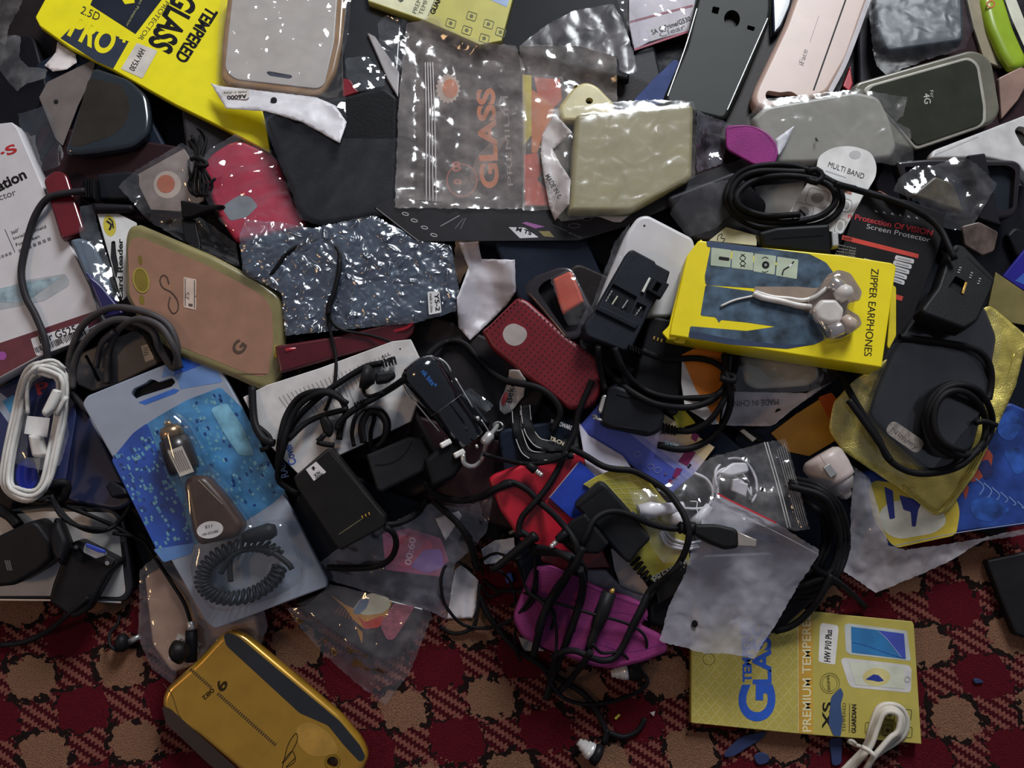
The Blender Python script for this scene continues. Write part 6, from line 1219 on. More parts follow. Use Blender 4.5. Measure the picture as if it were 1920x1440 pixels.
# ------------------------------------------------------------------ bottom: yellow box, bags, blister pack, gold case
hb = slab('tempered_glass_box', Z20((160, 300), (170, 140), (640, 165), (960, 205), (1330, 240), (1338, 260), (1378, 890), (1100, 865), (720, 835), (158, 778)), 8, M('#a89a4a', .45, .4, mott=.08), r=1, bev=.5, flat=True,
     tag=('yellow tempered glass box with blue lettering lying on the carpet', 'box'))
HQ = Z20((165, 150), (725, 170), (725, 832), (160, 776))
for k in range(-10, 22):
    pts = []
    for t in (0, 1):
        pass
    def clipd(sgn):
        P = []
        for t in np.linspace(0, 1, 40):
            u = k / 11 + sgn * t * .95
            if 0 <= u <= 1: P.append(lerp4(HQ, u, t))
        return [P[0], P[-1]] if len(P) > 1 else None
    for s in (1, -1):
        L_ = clipd(s) if s == 1 else clipd(-1)
        if L_ and np.hypot(L_[0][0] - L_[1][0], L_[0][1] - L_[1][1]) > 3: line(hb, L_, 1.0, M('#c6bd76', .5), 'lattice_line', smooth=False, h=.1)
pr(hb, Z20((722, 172), (800, 180), (803, 835), (725, 830)), M('#b48a2e', .5), 'amber_band')
line(hb, Z20((722, 172), (725, 830)), 1.4, M('#cfc690'), smooth=False, h=.25)
BLU = M('#2150b0', .5)
text(hb, 'PREMIUM TEMPERED', Z20((793, 825))[0], Z20((790, 185))[0], 16, M('#d0c79c'), .012, h=.25)
text(hb, 'G', Z20((590, 772))[0], Z20((595, 575))[0], 62, BLU, .035, h=.2); text(hb, 'LASS', Z20((580, 572))[0], Z20((575, 250))[0], 33, BLU, .03, h=.2); text(hb, 'TEMPERED', Z20((478, 562))[0], Z20((470, 230))[0], 16, BLU, .035, h=.2)
line(hb, circ(Z20((252, 440))[0], 11), 1.1, M('#6d6428'), 'hang_hole', closed=True)
st = pr(hb, Z20((840, 262, 5), (852, 248, 5), (935, 262, 5), (938, 285), (920, 470, 4), (832, 455, 4)), M('#cfcbc6', .6), 'label_sticker', 2); text(hb, 'HW P10 Plus', Z20((895, 455))[0], Z20((905, 285))[0], 12, INK, .01, .15, h=.35, parent=st)
p1 = pr(hb, Z20((970, 262), (985, 250), (1300, 290), (1322, 450), (1000, 415), (978, 400)), M('#b0b3b0', .4), 'printed_phone', 4); pr(hb, Z20((1005, 268), (1285, 305), (1295, 440), (1008, 405)), M('#2a6a9c', .4), 'blue_screen', 1, h=.25); pr(hb, Z20((1150, 290), (1285, 305), (1295, 440), (1270, 430), (1200, 340)), M('#3f4aa0', .4), 'violet_screen', 1, h=.35)
line(hb, Z20((1010, 350), (1090, 370), (1200, 410), (1285, 435)), 1.2, M('#1d4d94'), h=.4); line(hb, Z20((1150, 293), (1200, 340), (1270, 430)), 1.2, M('#8aa0cc'), h=.45)
p2 = pr(hb, Z20((950, 445), (965, 432), (1310, 472), (1325, 490), (1322, 605), (1310, 618), (1010, 590), (990, 570)), M('#bcb8b4', .4), 'printed_phone', 4); pr(hb, Z20((990, 450), (1285, 482), (1290, 598), (1030, 575)), M('#b9bba8', .4), 'pale_screen', 1, h=.25)
pr(hb, circ(Z20((1140, 535))[0], 26, 17), M('#b9ac72'), 'splash', h=.3); pr(hb, Z20((1080, 548), (1125, 520), (1150, 525), (1180, 555), (1150, 560), (1120, 553)), M('#1e2c7a'), 'splash', 2, h=.4); line(hb, circ(Z20((1303, 548))[0], 5), 1, M('#8d8a84'), closed=True, h=.35)
line(hb, circ(Z20((892, 568))[0], 18, 19), 1.4, M('#6a6228'), 'stamp_ring', closed=True); line(hb, circ(Z20((892, 568))[0], 14, 15), 1, M('#6a6228'), 'stamp_ring', closed=True); text(hb, 'ORIGINAL', Z20((896, 612))[0], Z20((888, 522))[0], 5, M('#3a3618'), .01)
text(hb, 'XS', Z20((900, 812))[0], Z20((903, 668))[0], 17, M('#1d1c14'), .02); text(hb, 'TEMPERED', Z20((975, 825))[0], Z20((977, 672))[0], 6, M('#4a4420')); text(hb, 'GUARDIAN', Z20((1030, 832))[0], Z20((1032, 680))[0], 8, INK, .03); line(hb, Z20((995, 830), (997, 675)), 1, INK, smooth=False)
for c in ((1298, 735), (1302, 828), (1198, 818), (1105, 805), (1210, 735)): line(hb, rnd(rect(Z20(c)[0], 3, 18, 20), 3, 2), 1.3, M('#4d4620'), 'printed_icon', closed=True, smooth=False); pr(hb, circ(Z20(c)[0], 3.5), M('#4d4620'), 'printed_icon')
sl = pr(hb, Z20((885, 780), (900, 640), (950, 590), (965, 625), (950, 680), (960, 760), (950, 848), (912, 846)), M('#2a3f66', .7), 'blue_smear', 4, h=.45)
# blue clay smears and bits on carpet
for q, lb in ((((340, 930), (420, 850), (560, 820), (540, 860), (440, 920), (380, 960), (330, 960)), 'smear of blue clay on the carpet beneath the yellow box'), (((485, 950), (530, 930), (575, 950), (570, 990), (510, 1005)), 'round dab of blue clay on the carpet by the smear'),
              (((890, 860), (960, 850), (955, 1000), (905, 1010)), 'blue clay streak on the carpet below the yellow box edge'), (((1650, 540), (1690, 545), (1715, 565), (1660, 572)), 'tiny blue clay flake on the bare carpet')):
    slab('clay_smear', Z20(*q), 1.2, M('#16244c', .8), r=9, bev=.6, tag=(lb, 'clay'))
slab('paper_bit', Z19((1230, 1085), (1265, 1075), (1255, 1110)), 1, M('#a9a4a0'), r=1, bev=.2, tag=('tiny white paper bit on the carpet', 'paper')); slab('paper_bit', Z19((1000, 1120), (1030, 1092), (1042, 1102), (1012, 1132)), 1, M('#a8a02a'), r=1, bev=.2, tag=('tiny yellow paper strip on the carpet', 'paper'))
# white cord bundle
wcb = tube('cord_bundle', Z20((930, 1060), (1000, 990), (1080, 900), (1110, 800), (1150, 700), (1210, 680), (1270, 700), (1300, 760), (1290, 830), (1240, 880), (1160, 930), (1110, 980), (1080, 1060)), 2.0, M('#b3ab9e', .6), step=5, tag=('white thin cord bundle looped over the yellow box corner', 'cord'))
for d in (10, 20, 28): tube('cord_strand', Z20((950 + d, 1060), (1010 + d, 990), (1085 + d * .8, 905), (1115 + d, 810), (1155 + d * .7, 715 + d * .6), (1210, 690 + d), (1262 - d * .5, 712 + d * .6), (1290 - d, 765), (1278 - d, 825), (1230 - d * .6, 868 - d * .5), (1165, 920 - d * .4), (1115, 970), (1090 - d, 1060)), 1.9, M('#b3ab9e', .6), parent=wcb, step=5)
tube('cord_tie', Z20((1060, 905), (1100, 925), (1130, 955)), 1.6, M('#b9b2a6', .6), parent=wcb, lift=2); tube('cord_end', Z20((1060, 905), (1020, 890), (990, 875), (1005, 868), (1030, 890)), 1.4, M('#b9b2a6', .6), parent=wcb)
# black cable coil behind the bags
bcl = tube('coiled_cable', [(1470, 900), (1520, 905), (1560, 940), (1578, 990), (1572, 1060), (1540, 1110), (1490, 1125), (1440, 1110), (1460, 1090), (1520, 1080), (1552, 1030), (1555, 980), (1530, 930), (1480, 915), (1500, 930), (1538, 965), (1545, 1010), (1530, 1060), (1490, 1090), (1440, 1095)], 2.3, CABLE, step=6, tag=('large coil of black cable beside the white car charger', 'cable'))
for gg in (6, 14, 22): tube('cable_strand', [(1480, 890 + gg), (1535, 905 + gg), (1580 - gg, 950), (1595 - gg, 1010), (1580 - gg, 1070), (1540 - gg, 1115 - gg), (1480, 1125 - gg)], 2.3, CABLE, parent=bcl, step=6)
tube('cable_end', Z18((1280, 1245), (1360, 1225), (1450, 1170), (1540, 1070), (1600, 970), (1640, 880)), 2.4, CABLE, parent=bcl); tube('cable_end', Z18((1480, 800), (1600, 880), (1700, 940), (1800, 1030), (1860, 1090)), 2.2, CABLE, parent=bcl); tube('wire_tip', Z18((1820, 1055), (1865, 1090)), .8, STEEL, parent=bcl, smooth=1)
# earphones in a clear zip bag
ep2 = bpy.data.objects.new('earphones', None); COL.objects.link(ep2); w0 = at((1340, 930), 35); ep2.location = w0 * .001; WL[ep2] = w0; label(ep2, 'white earphones coiled inside the clear zip bag', 'earphones')
EW2 = M('#cfccd2', .4)
for pts in (Z18((760, 230), (840, 270), (880, 350), (850, 440), (770, 460), (680, 455)), Z18((900, 360), (890, 260), (960, 200), (1060, 230), (1120, 320), (1120, 400)), Z18((905, 320), (900, 210), (980, 140), (1080, 150), (1150, 250), (1160, 350), (1130, 420)), Z18((910, 400), (920, 260), (1000, 240), (1080, 300), (1130, 380)), Z18((550, 600), (600, 670), (690, 700), (780, 690)), Z18((560, 580), (620, 650), (710, 680), (800, 670)), Z18((540, 610), (590, 690), (700, 720), (790, 705))):
    tube('earphone_cord', pts, 1.1, EW2, parent=ep2, step=5, sides=6)
slab('plug_clip', Z18((1010, 270), (1050, 265), (1055, 285), (1110, 300), (1095, 385), (1000, 345)), 5, EW2, r=2, bev=1, parent=ep2); slab('clip_head', Z18((915, 230), (1010, 160), (1100, 160), (1120, 220), (1000, 250)), 4, EW2, r=6, bev=1.5, parent=ep2)
lathe('earphone_stem', Z18((400, 480))[0], Z18((690, 445))[0], [(0, 5), (.3, 6), (.5, 4), (1, 3.5)], EW2, ep2); lathe('earphone_stem', Z18((760, 560))[0], Z18((860, 440))[0], [(0, 5), (.4, 3.5), (1, 3)], EW2, ep2); lathe('ear_bud', Z18((610, 530))[0], Z18((680, 540))[0], [(0, 4), (.4, 6.5), (.8, 6.5), (1, 3)], EW2, ep2)
eb2 = film('plastic_bag', Z18((330, 340), (560, 320), (760, 180), (900, 120), (1220, 30), (1350, 10), (1430, 300), (1505, 590), (1420, 600), (1150, 560), (900, 720), (700, 800), (560, 810), (480, 700), (440, 560)), FILM('#dcd8d6', .25, .1, .42), amp=1.8, scale=16, step=5, tag=('clear zip bag holding the white earphones', 'plastic bag'))
zp_ = sit(eb2, Z18((1200, 30), (1340, 20), (1480, 580), (1350, 580)), 1.6)
for k in range(2): line(eb2, Z18((1212 + 18 * k, 30), (1290 + 18 * k, 300), (1362 + 18 * k, 580)), 2.0, M('#b5b3b1', .3), 'zip_ridge', pl=zp_)
for k in range(5): line(eb2, Z18((1340 - 12 * k, 35 + 10 * k), (1490 - 14 * k, 570)), .8, M('#9d9b9a', .3), 'zip_line', pl=zp_)
sp_ = sit(eb2, Z18((720, 380), (860, 380), (860, 560), (720, 560)), 1.8); line(eb2, Z18((735, 410), (780, 415), (775, 450), (785, 490), (770, 520)), 1.6, M('#d5d5d5'), 'tag_loop', pl=sp_)
pr(eb2, circ(Z18((1200, 332))[0], 3), INK, 'air_hole', pl=sit(eb2, circ(Z18((1200, 332))[0], 6), 1))
# frosted zip bag with red line
ic = slab('phone_accessory', Z18((830, 1250), (900, 1130), (1020, 1060), (1260, 960), (1280, 740), (800, 760), (760, 980)), 4, M('#4a4a52', .5), r=14, bev=2, tag=('dark grey flat accessory inside the frosted zip bag', 'accessory'))
slab('capsule', Z18((980, 1190), (1060, 1140, 4), (1085, 1150), (1005, 1205)), 3, M('#d3d0d0', .3), r=4, bev=1.4, tag=('small white capsule inside the frosted zip bag', 'capsule'))
fz = film('plastic_bag', Z18((905, 360), (1290, 550), (1565, 725), (1555, 770), (1430, 950), (1300, 1180), (1200, 1330), (1150, 1425), (980, 1390), (830, 1390), (535, 1310), (600, 1080), (700, 880), (740, 740), (800, 560)), FILM('#b3b0ba', .78, .22, .3, patch=.62), amp=1.6, scale=20, step=5, tag=('frosted zip bag with red seal line and round hole', 'plastic bag'))
rz = sit(fz, Z18((905, 350), (1300, 540), (1310, 600), (880, 420)), 1.6); line(fz, Z18((912, 362), (1000, 410), (1290, 552)), 3.2, M('#a81f2a', .4), 'red_seal_line', pl=rz)
line(fz, Z18((890, 420), (1250, 590), (1555, 750)), 2, M('#c6c3c6', .3), 'zip_ridge', pl=sit(fz, Z18((890, 420), (1250, 590), (1555, 740), (1500, 780), (1250, 640), (890, 460)), 1.6))
pr(fz, circ(Z18((763, 1200))[0], 6, 7), M('#0d0c10'), 'round_hole', pl=sit(fz, circ(Z18((763, 1200))[0], 10), 1.2))
# black serial adapter with ribbed neck
sa2 = slab('serial_adapter', Z17((615, 715), (640, 680), (770, 570, 8), (815, 600), (940, 740), (1040, 870), (1070, 910, 8), (1000, 980), (940, 1060, 8), (880, 1010), (740, 840)), 16, M('#1d1e20', .45, bump=.2), r=5, bev=2.5, slope=.2, tag=('black boxy serial adapter with ribbed neck over the yellow packet', 'adapter'))
slab('wing', Z17((500, 900), (600, 800), (680, 760), (820, 940), (760, 1000), (600, 990)), 10, M('#141416', .45), r=5, bev=2, parent=sa2)
for k in range(6): slab('rib', Z17((945 + 20 * k, 1060 + 25 * k), (1000 + 16 * k, 1010 + 27 * k), (1012 + 16 * k, 1022 + 27 * k), (957 + 20 * k, 1072 + 25 * k)), 9 - .6 * k, RUBBER, r=1, bev=1, parent=sa2)
line(sa2, Z17((640, 720), (790, 610)), 1.5, M('#0d0d0f'), 'groove', smooth=False); line(sa2, Z17((750, 840), (900, 1000)), 1.5, M('#0d0d0f'), 'groove', smooth=False)
pr(sa2, Z17((955, 740), (985, 770), (970, 780)), M('#22429a'), 'blue_edge')
# USB cable across the bags
us_ = tube('usb_cable', Z17((400, 1440), (480, 1280), (600, 1060), (680, 900), (730, 800), (800, 755), (880, 750), (960, 775), (1060, 820), (1160, 845), (1240, 850)), 2.2, CABLE, step=6, tag=('black usb cable with metal plug lying on the zip bags', 'cable'))
lathe('strain_relief', Z18((660, 580))[0], Z18((760, 590))[0], [(0, 3.4), (.1, 4.4), (.3, 3.4), (.4, 4.6), (.6, 3.4), (.7, 4.8), (1, 4.8)], RUBBER, us_, sides=14)
ub = slab('plug_body', Z18((760, 555, 6), (900, 555), (1020, 580, 6), (1050, 610), (1045, 710, 6), (960, 720), (860, 680), (760, 625, 6)), 9, M('#161617', .4, bump=.2), r=4, bev=2.5, parent=us_)
slab('metal_plug', Z18((1035, 602), (1165, 658), (1158, 706), (1040, 700)), 5, M('#a39a92', .3, .5, .5), r=1, bev=.8, parent=us_, pl=PLN[ub].up(-1), nostamp=True)
# clear bag with a skin coloured case below the blister pack
sk_ = slab('phone_case', Z21((720, 60), (800, 10), (960, 100), (1250, 150), (1290, 330), (1280, 420), (860, 540, 10), (760, 400)), 7, M('#9a7a62', .45), r=8, bev=2, tag=('skin coloured phone case in a clear bag under the blister pack', 'phone case'))
wst = pr(sk_, Z21((890, 340), (1010, 390), (970, 470), (840, 470)), M('#b9b3ae', .6), 'label_sticker', 1); text(sk_, 'ENERIN', Z21((895, 385))[0], Z21((1000, 420))[0], 7, INK, .02, h=.3)
film('plastic_bag', Z21((700, 20), (800, -60), (1000, 100), (1300, 130), (1340, 300), (1300, 420), (980, 560), (860, 590), (760, 520), (690, 360)), FILM('#d9c6c6', .17, .1, .4), amp=1.4, scale=14, step=5, tag=('clear crinkled bag on the carpet between blister pack and gold case', 'plastic bag'))
# blue blister pack
CARD = M('#8d94a2', .45, .4, mott=.06)
bq = [(153, 757, 8), (163, 742, 6), (378, 655, 10), (396, 660, 10), (430, 722), (612, 1085, 6), (614, 1100, 6), (402, 1180, 8), (385, 1165)]
bpk = slab('blister_pack', bq, 7, CARD, r=4, bev=1.2, slope=.15, lift=2, tag=('blue and grey blister pack holding a car charger', 'blister pack'),
     holes=[(Z14((250, 260, 4), (262, 232, 4), (320, 205), (345, 185, 3), (370, 190, 3), (385, 200), (450, 178, 3), (470, 200, 4), (450, 222, 4), (300, 270, 4), (268, 285, 4)), 5, 2)], hmat=M('#101318', .5))
PB = PLN[bpk]
pr(bpk, Z14((420, 110), (600, 40), (640, 60), (700, 200), (490, 235), (482, 195), (455, 168), (400, 178)), M('#5f7fb0', .45), 'blue_arc', 3); pr(bpk, Z14((285, 300), (460, 232), (490, 238), (470, 255), (320, 312)), M('#2f5fae', .45), 'blue_arc', 2); pr(bpk, Z14((480, 92), (590, 42), (625, 50), (650, 95), (460, 170)), M('#1f4fa8', .4), 'blue_arc', 3, h=.2)
mid = Z14((155, 580), (260, 450), (380, 370), (520, 290), (690, 225), (800, 330), (1010, 740), (940, 800), (800, 890), (560, 1000), (380, 1030))
pr(bpk, mid, M('#3f79a6', .42, mott=.45, mscale=60), 'mosaic_print', 6, h=.14)
pr(bpk, Z14((155, 580), (260, 450), (330, 400), (420, 640), (500, 800), (560, 1000), (380, 1030)), M('#21489a', .42, mott=.35, mscale=40), 'mosaic_print', 6, h=.18)
pr(bpk, Z14((360, 1020), (560, 990), (545, 1045), (410, 1085)), M('#5d86c0', .4), 'pale_arc', 4, h=.2)
rgm = random.Random(8); tiles = {0: [], 1: [], 2: []}; mp = np.array(mid)
for k in range(420):
    u, v = rgm.random(), rgm.random(); p = np.array(lerp4([(210, 860), (418, 722), (545, 915), (300, 1035)], u, v))
    if inpoly(p, mp): tiles[rgm.choice([0, 0, 1, 2])].append(rect(p, 62, rgm.uniform(4, 8), rgm.uniform(3, 6)))
for k, c in enumerate(('#5a93b0', '#1c3a72', '#6f9fae')): prs(bpk, tiles[k], M(c, .4), 'mosaic_tile', h=.22 + .04 * k)['kind'] = 'stuff'
pr(bpk, Z14((640, 330), (720, 300), (800, 420), (860, 560), (780, 560), (700, 440)), M('#6a9cb2', .4, mott=.5, mscale=80), 'pale_splash', 8, h=.32)
# the charger in the blister
cw_ = Z14((440, 410))[0]; ce = Z14((640, 960))[0]
ch = lathe('car_charger', Z14((430, 395))[0], Z14((515, 640))[0], [(0, 1.5), (.06, 2.5), (.14, 2.5), (.15, 6), (.24, 8), (.25, 7), (.32, 7.5), (.34, 10), (.55, 11), (.9, 11), (1, 10)], M('#241a16', .3, .4, coat=.2), sides=24, za=PB.pt(Z14((430, 395))[0])[2] + 9, zb=PB.pt(Z14((515, 640))[0])[2] + 9, stampit=False,
     tag=('bronze black car charger sealed in the blister pack', 'car charger'))
ZB = PB.pt(Z14((540, 800))[0])[2]
lathe('metal_cap', Z14((428, 390))[0], Z14((462, 480))[0], [(0, 1.2), (.1, 2.4), (.3, 2.4), (.32, 6.5), (.6, 8.3), (1, 8.3)], M('#a88a68', .25, .5, .9), ch, za=PB.pt(Z14((430, 395))[0])[2] + 9.5, zb=PB.pt(Z14((462, 480))[0])[2] + 9.5, stampit=False)
cbdy = slab('charger_body', Z14((500, 700, 8), (530, 660), (610, 660, 8), (700, 760), (800, 900, 10), (770, 960, 10), (580, 1005, 8), (550, 960)), 17, M('#3d2a1f', .35, .35, mott=.2), r=6, bev=5, seg=5, parent=ch, pl=PB.up(17.5), nostamp=True)
slab('white_sticker', Z14((430, 540), (500, 512), (560, 640), (490, 665)), .4, M('#b9b0a4', .6), r=1, bev=.1, parent=ch, pl=PB.up(20.8), nostamp=True)
for k in range(6): line(ch, [lerp4(Z14((440, 545), (498, 522), (550, 635), (492, 655)), k / 6 + .08, .05), lerp4(Z14((440, 545), (498, 522), (550, 635), (492, 655)), k / 6 + .08, .9)], 1.2, M('#6a625c'), 'print_line', pl=PB.up(21), smooth=False)
el = pr(ch, circ(Z14((638, 925))[0], 25, 16, -10, 28), M('#c9c4c2', .5), 'oval_sticker', pl=PB.up(17.6)); text(ch, 'E11', Z14((618, 918))[0], Z14((650, 910))[0], 5, INK, .0, pl=PB.up(17.9), parent=el); text(ch, '10R-022480', Z14((600, 955))[0], Z14((680, 935))[0], 4, INK, pl=PB.up(17.9), parent=el)
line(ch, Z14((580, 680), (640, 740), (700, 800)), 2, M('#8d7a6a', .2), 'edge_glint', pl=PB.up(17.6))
# coiled cord of the charger, a ring of helix
cen = np.array(Z14((790, 1130))[0]); V = []
for t in np.linspace(.2, 2 * math.pi - .3, 900):
    c = cen + np.array([math.cos(t) * 78, math.sin(t) * 46]) @ np.array([[.94, -.28], [.28, .94]]).T if False else cen + np.array([math.cos(t) * 76 * .95 + math.sin(t) * 46 * .2, -math.cos(t) * 76 * .26 + math.sin(t) * 46])
    a = t * 40; b = PB.pt(c, 7.5); rad = np.array([math.cos(t), -math.sin(t), 0])
    V.append(b + rad * math.cos(a) * 4.6 + PB.n() * math.sin(a) * 4.6)
tube3('coiled_cord', np.array(V), 1.25, M('#1a1c20', .35), ch, sides=6)
flat_tube('cord_tail', Z14((690, 1140), (740, 1060), (820, 1020), (930, 1030), (1020, 1090), (1040, 1120)), 2.0, M('#1a1c20', .35), ch, PB, 11); flat_tube('cord_tail', Z14((740, 1180), (735, 1100), (740, 1040)), 2.0, M('#1a1c20', .35), ch, PB, 9)
lathe('cord_plug', Z14((800, 965))[0], Z14((960, 925))[0], [(0, 3), (.2, 5), (.8, 6), (1, 4)], M('#1b1d21', .3), ch, za=ZB + 8, zb=ZB + 8, stampit=False)
BF = FILM('#ffffff', .012, .06, .3, crinkle=20, cstr=.12)
slab('blister', Z14((385, 450, 8), (400, 380, 10), (420, 345, 8), (460, 340, 8), (520, 390, 8), (590, 520), (600, 580), (700, 690), (820, 850), (840, 900, 10), (1000, 870, 20), (1090, 1100, 30), (1080, 1190, 24), (960, 1260), (700, 1340, 24), (620, 1320, 20), (540, 1200, 14), (525, 1100, 14), (550, 1010, 8), (500, 880), (490, 720), (420, 590)), 22, BF, r=6, bev=7, seg=5, parent=bpk, pl=PB.up(23), nostamp=True)
stamp([PB.pt(p) for p in bq], PB.up(0.2)); stamp([PB.pt(p, 20) for p in Z14((400, 400), (520, 400), (830, 900), (1080, 1150), (700, 1330), (530, 1180), (490, 740))], PB.up(22))
# gold phone case
gcx = slab('phone_case', Z21((800, 680, 14), (830, 610), (980, 480), (1110, 340, 14), (1160, 325, 12), (1220, 345, 12), (1700, 750), (1810, 880, 22), (1840, 960, 12), (1800, 1060), (1230, 1060), (990, 860), (820, 760, 14)), 11, M('#a67c26', .25, .5, .45, mott=.1, coat=.5), r=8, bev=4.5, seg=6, flat=False, slope=.1,
     tag=('shiny gold phone case with black side panels on the carpet', 'phone case'), holes=[(circ(Z21((1662, 985))[0], 11), 5, 0)], hmat=M('#3a2412', .4))
BP = M('#1c1d20', .25, .5, coat=.5)
pr(gcx, Z21((1118, 350), (1140, 335), (1190, 355), (1700, 780), (1800, 900), (1830, 960), (1800, 985), (1720, 900), (1640, 800), (1500, 740), (1130, 400)), BP, 'dark_panel', 6); pr(gcx, Z21((808, 705), (850, 715), (900, 760), (1010, 860), (1180, 1010), (1150, 1060), (1050, 1000), (830, 790)), M('#2a1a10', .3, .5, coat=.4), 'dark_panel', 5)
dk = []
for k in range(44):
    t = k / 44
    if .23 < t < .31: continue
    dk.append(rect(np.array(Z21((955, 522))[0]) * (1 - t) + np.array(Z21((1385, 905))[0]) * t, 41.5, 3, 6))
prs(gcx, dk, M('#3a2a0c'), 'dashed_line'); text(gcx, '9', Z21((1108, 612))[0], Z21((1062, 558))[0], 17, M('#2a1e0a'), .03) if False else text(gcx, '9', Z21((1075, 562))[0], Z21((1105, 620))[0], 0.1, M('#2a1e0a')) if False else None
text(gcx, '9', Z21((1100, 565))[0], Z21((1075, 615))[0], 18, M('#2a1e0a'), .03); text(gcx, '082', Z21((1060, 612))[0], Z21((1008, 660))[0], 8, M('#2a1e0a'), .02)
line(gcx, Z21((1410, 1020), (1440, 900), (1480, 840), (1485, 880), (1440, 960), (1410, 990), (1460, 930), (1475, 980), (1430, 1010), (1480, 960)), 1.6, M('#2a1e0a'), 'signature'); line(gcx, circ(Z21((1662, 985))[0], 14), 2, M('#8a6a14', .2, .5, .6), 'camera_ring', closed=True)
pr(gcx, Z21((1480, 800), (1560, 780), (1660, 850), (1700, 940), (1560, 960), (1490, 900)), M('#8d6a28', .5, mott=.5, mscale=40), 'worn_patch', 14, h=.08)
line(gcx, Z21((815, 590), (860, 650), (890, 740), (910, 770)), 1.4, M('#4a3208'), 'crack')
tube('chrome_edge', Z21((1230, 350), (1500, 560), (1700, 740), (1810, 870)), .7, M('#b7962e', .2, .5, .9), parent=gcx, stampit=False)
# ------------------------------------------------------------------ loose cables and earphones on top
# black cord bundle beside the crimson wallet
cbn = tube('cord_bundle', Z7((430, 400), (400, 340), (390, 250), (380, 150), (360, 90), (390, 40), (450, 40), (480, 90), (460, 160), (440, 250), (480, 340), (530, 300)), 1.1, CABLE, step=4, sides=6, tag=('small bundle of thin black cord on the crimson wallet', 'cord'))
for k in range(7):
    d = k * 11; tube('cord_strand', Z7((360 + d * 1.3, 70 + (k % 3) * 18), (395 + d * .8, 120), (425 + d * .25, 190), (415 + d * .9, 260), (385 + d * 1.9, 330), (400 + d * 1.5, 380), (440 + d * .7, 395)), 1.15, CABLE, parent=cbn, step=4, sides=6)
tube('cord_tie', Z7((395, 200), (430, 190), (480, 215), (475, 235), (420, 225)), 1.6, CABLE, parent=cbn, lift=2)
bl_ = slab('cord_slider', Z7((335, 415), (370, 420), (460, 440), (570, 440), (560, 460), (470, 480), (400, 510), (345, 515)), 6, M('#121113', .4), r=4, bev=2, tag=('black plastic clip below the cord bundle', 'clip'))
slab('clip_strap', Z7((345, 515), (420, 520), (450, 660), (440, 690), (360, 640)), 4, M('#141315', .5), r=3, bev=1, parent=bl_)
# thin cable over the shiny bag
t1 = tube('earphone_cable', Z8((150, 545), (220, 545), (280, 480), (360, 370), (480, 290), (600, 265), (700, 300), (745, 370), (745, 480), (720, 600), (665, 720), (665, 840), (690, 960), (720, 1100), (715, 1260), (690, 1360), (660, 1440), (640, 1480)), 1.3, CABLE, step=6, tag=('thin black earphone cable looping over the shiny bubble bag', 'cable'))
tube('cable_branch', Z8((668, 780), (700, 860), (780, 910), (950, 940), (1080, 980), (1150, 1010), (1180, 1045)), 1.1, CABLE, parent=t1, step=6); tube('cable_sleeve', Z8((745, 400), (740, 500), (705, 640), (668, 740), (665, 800)), 1.9, RUBBER, parent=t1, lift=.3)
# cables over the white cover box
c2 = tube('power_cable', Z15((800, 190), (700, 215), (560, 300), (420, 400), (300, 520), (240, 640), (200, 780), (190, 850)), 2.3, CABLE, step=6, tag=('black power cable running from the torch charger over the white box', 'cable'))
for k in range(5): slab('rib', Z15((795 + 18 * k, 170 - 5 * k), (804 + 18 * k, 167 - 5 * k), (812 + 18 * k, 205 - 5 * k), (802 + 18 * k, 208 - 5 * k)), 7, RUBBER, r=1, bev=1, parent=c2)
c3 = tube('coiled_cable', Z15((190, 800), (205, 640), (240, 500), (320, 390), (440, 355), (540, 380), (590, 470), (560, 560), (550, 640)), 2.3, CABLE, step=6, tag=('looped black cable on the white box beside the blister pack', 'cable'))
tube('cable_strand', Z15((250, 640), (360, 540), (480, 490), (600, 460)), 2.1, CABLE, parent=c3); tube('cable_strand', Z15((600, 430), (500, 370), (400, 380), (300, 460), (240, 590), (215, 700), (190, 860), (240, 920), (320, 960)), 2.1, CABLE, parent=c3)
tube('cable_strand', Z15((70, 560), (120, 600), (150, 640), (130, 690), (90, 700)), 1.8, CABLE, parent=c3); tube('cable_strand', Z15((40, 330), (45, 460), (60, 560), (110, 640), (170, 660)), 2.8, RUBBER, parent=c3)
c4 = tube('power_cable', Z15((480, 1390), (620, 1395), (760, 1385), (850, 1340), (885, 1260), (870, 1190), (820, 1150)), 2.2, CABLE, step=6, tag=('black cable curling from the battery charger onto the pink bag', 'cable'))
tube('cable_strand', Z15((1070, 980), (1000, 1080), (900, 1130), (820, 1140)), 2.2, CABLE, parent=c4)
c5 = tube('power_cable', Z22((350, 1180), (360, 1130), (430, 1050), (560, 960), (760, 850), (930, 740), (1080, 620), (1200, 470), (1300, 400), (1400, 380), (1500, 410), (1600, 520), (1720, 650), (1850, 735), (1960, 760), (2120, 790), (2240, 850), (2330, 950), (2350, 1050), (2280, 1200)), 2.4, CABLE, step=6, tag=('long black cable crossing over the torch shaped charger', 'cable'))
for k in range(4): slab('rib', Z22((490 + 26 * k, 940 - 10 * k), (505 + 26 * k, 928 - 10 * k), (520 + 26 * k, 960 - 10 * k), (505 + 26 * k, 972 - 10 * k)), 6, RUBBER, r=1, bev=1, parent=c5)
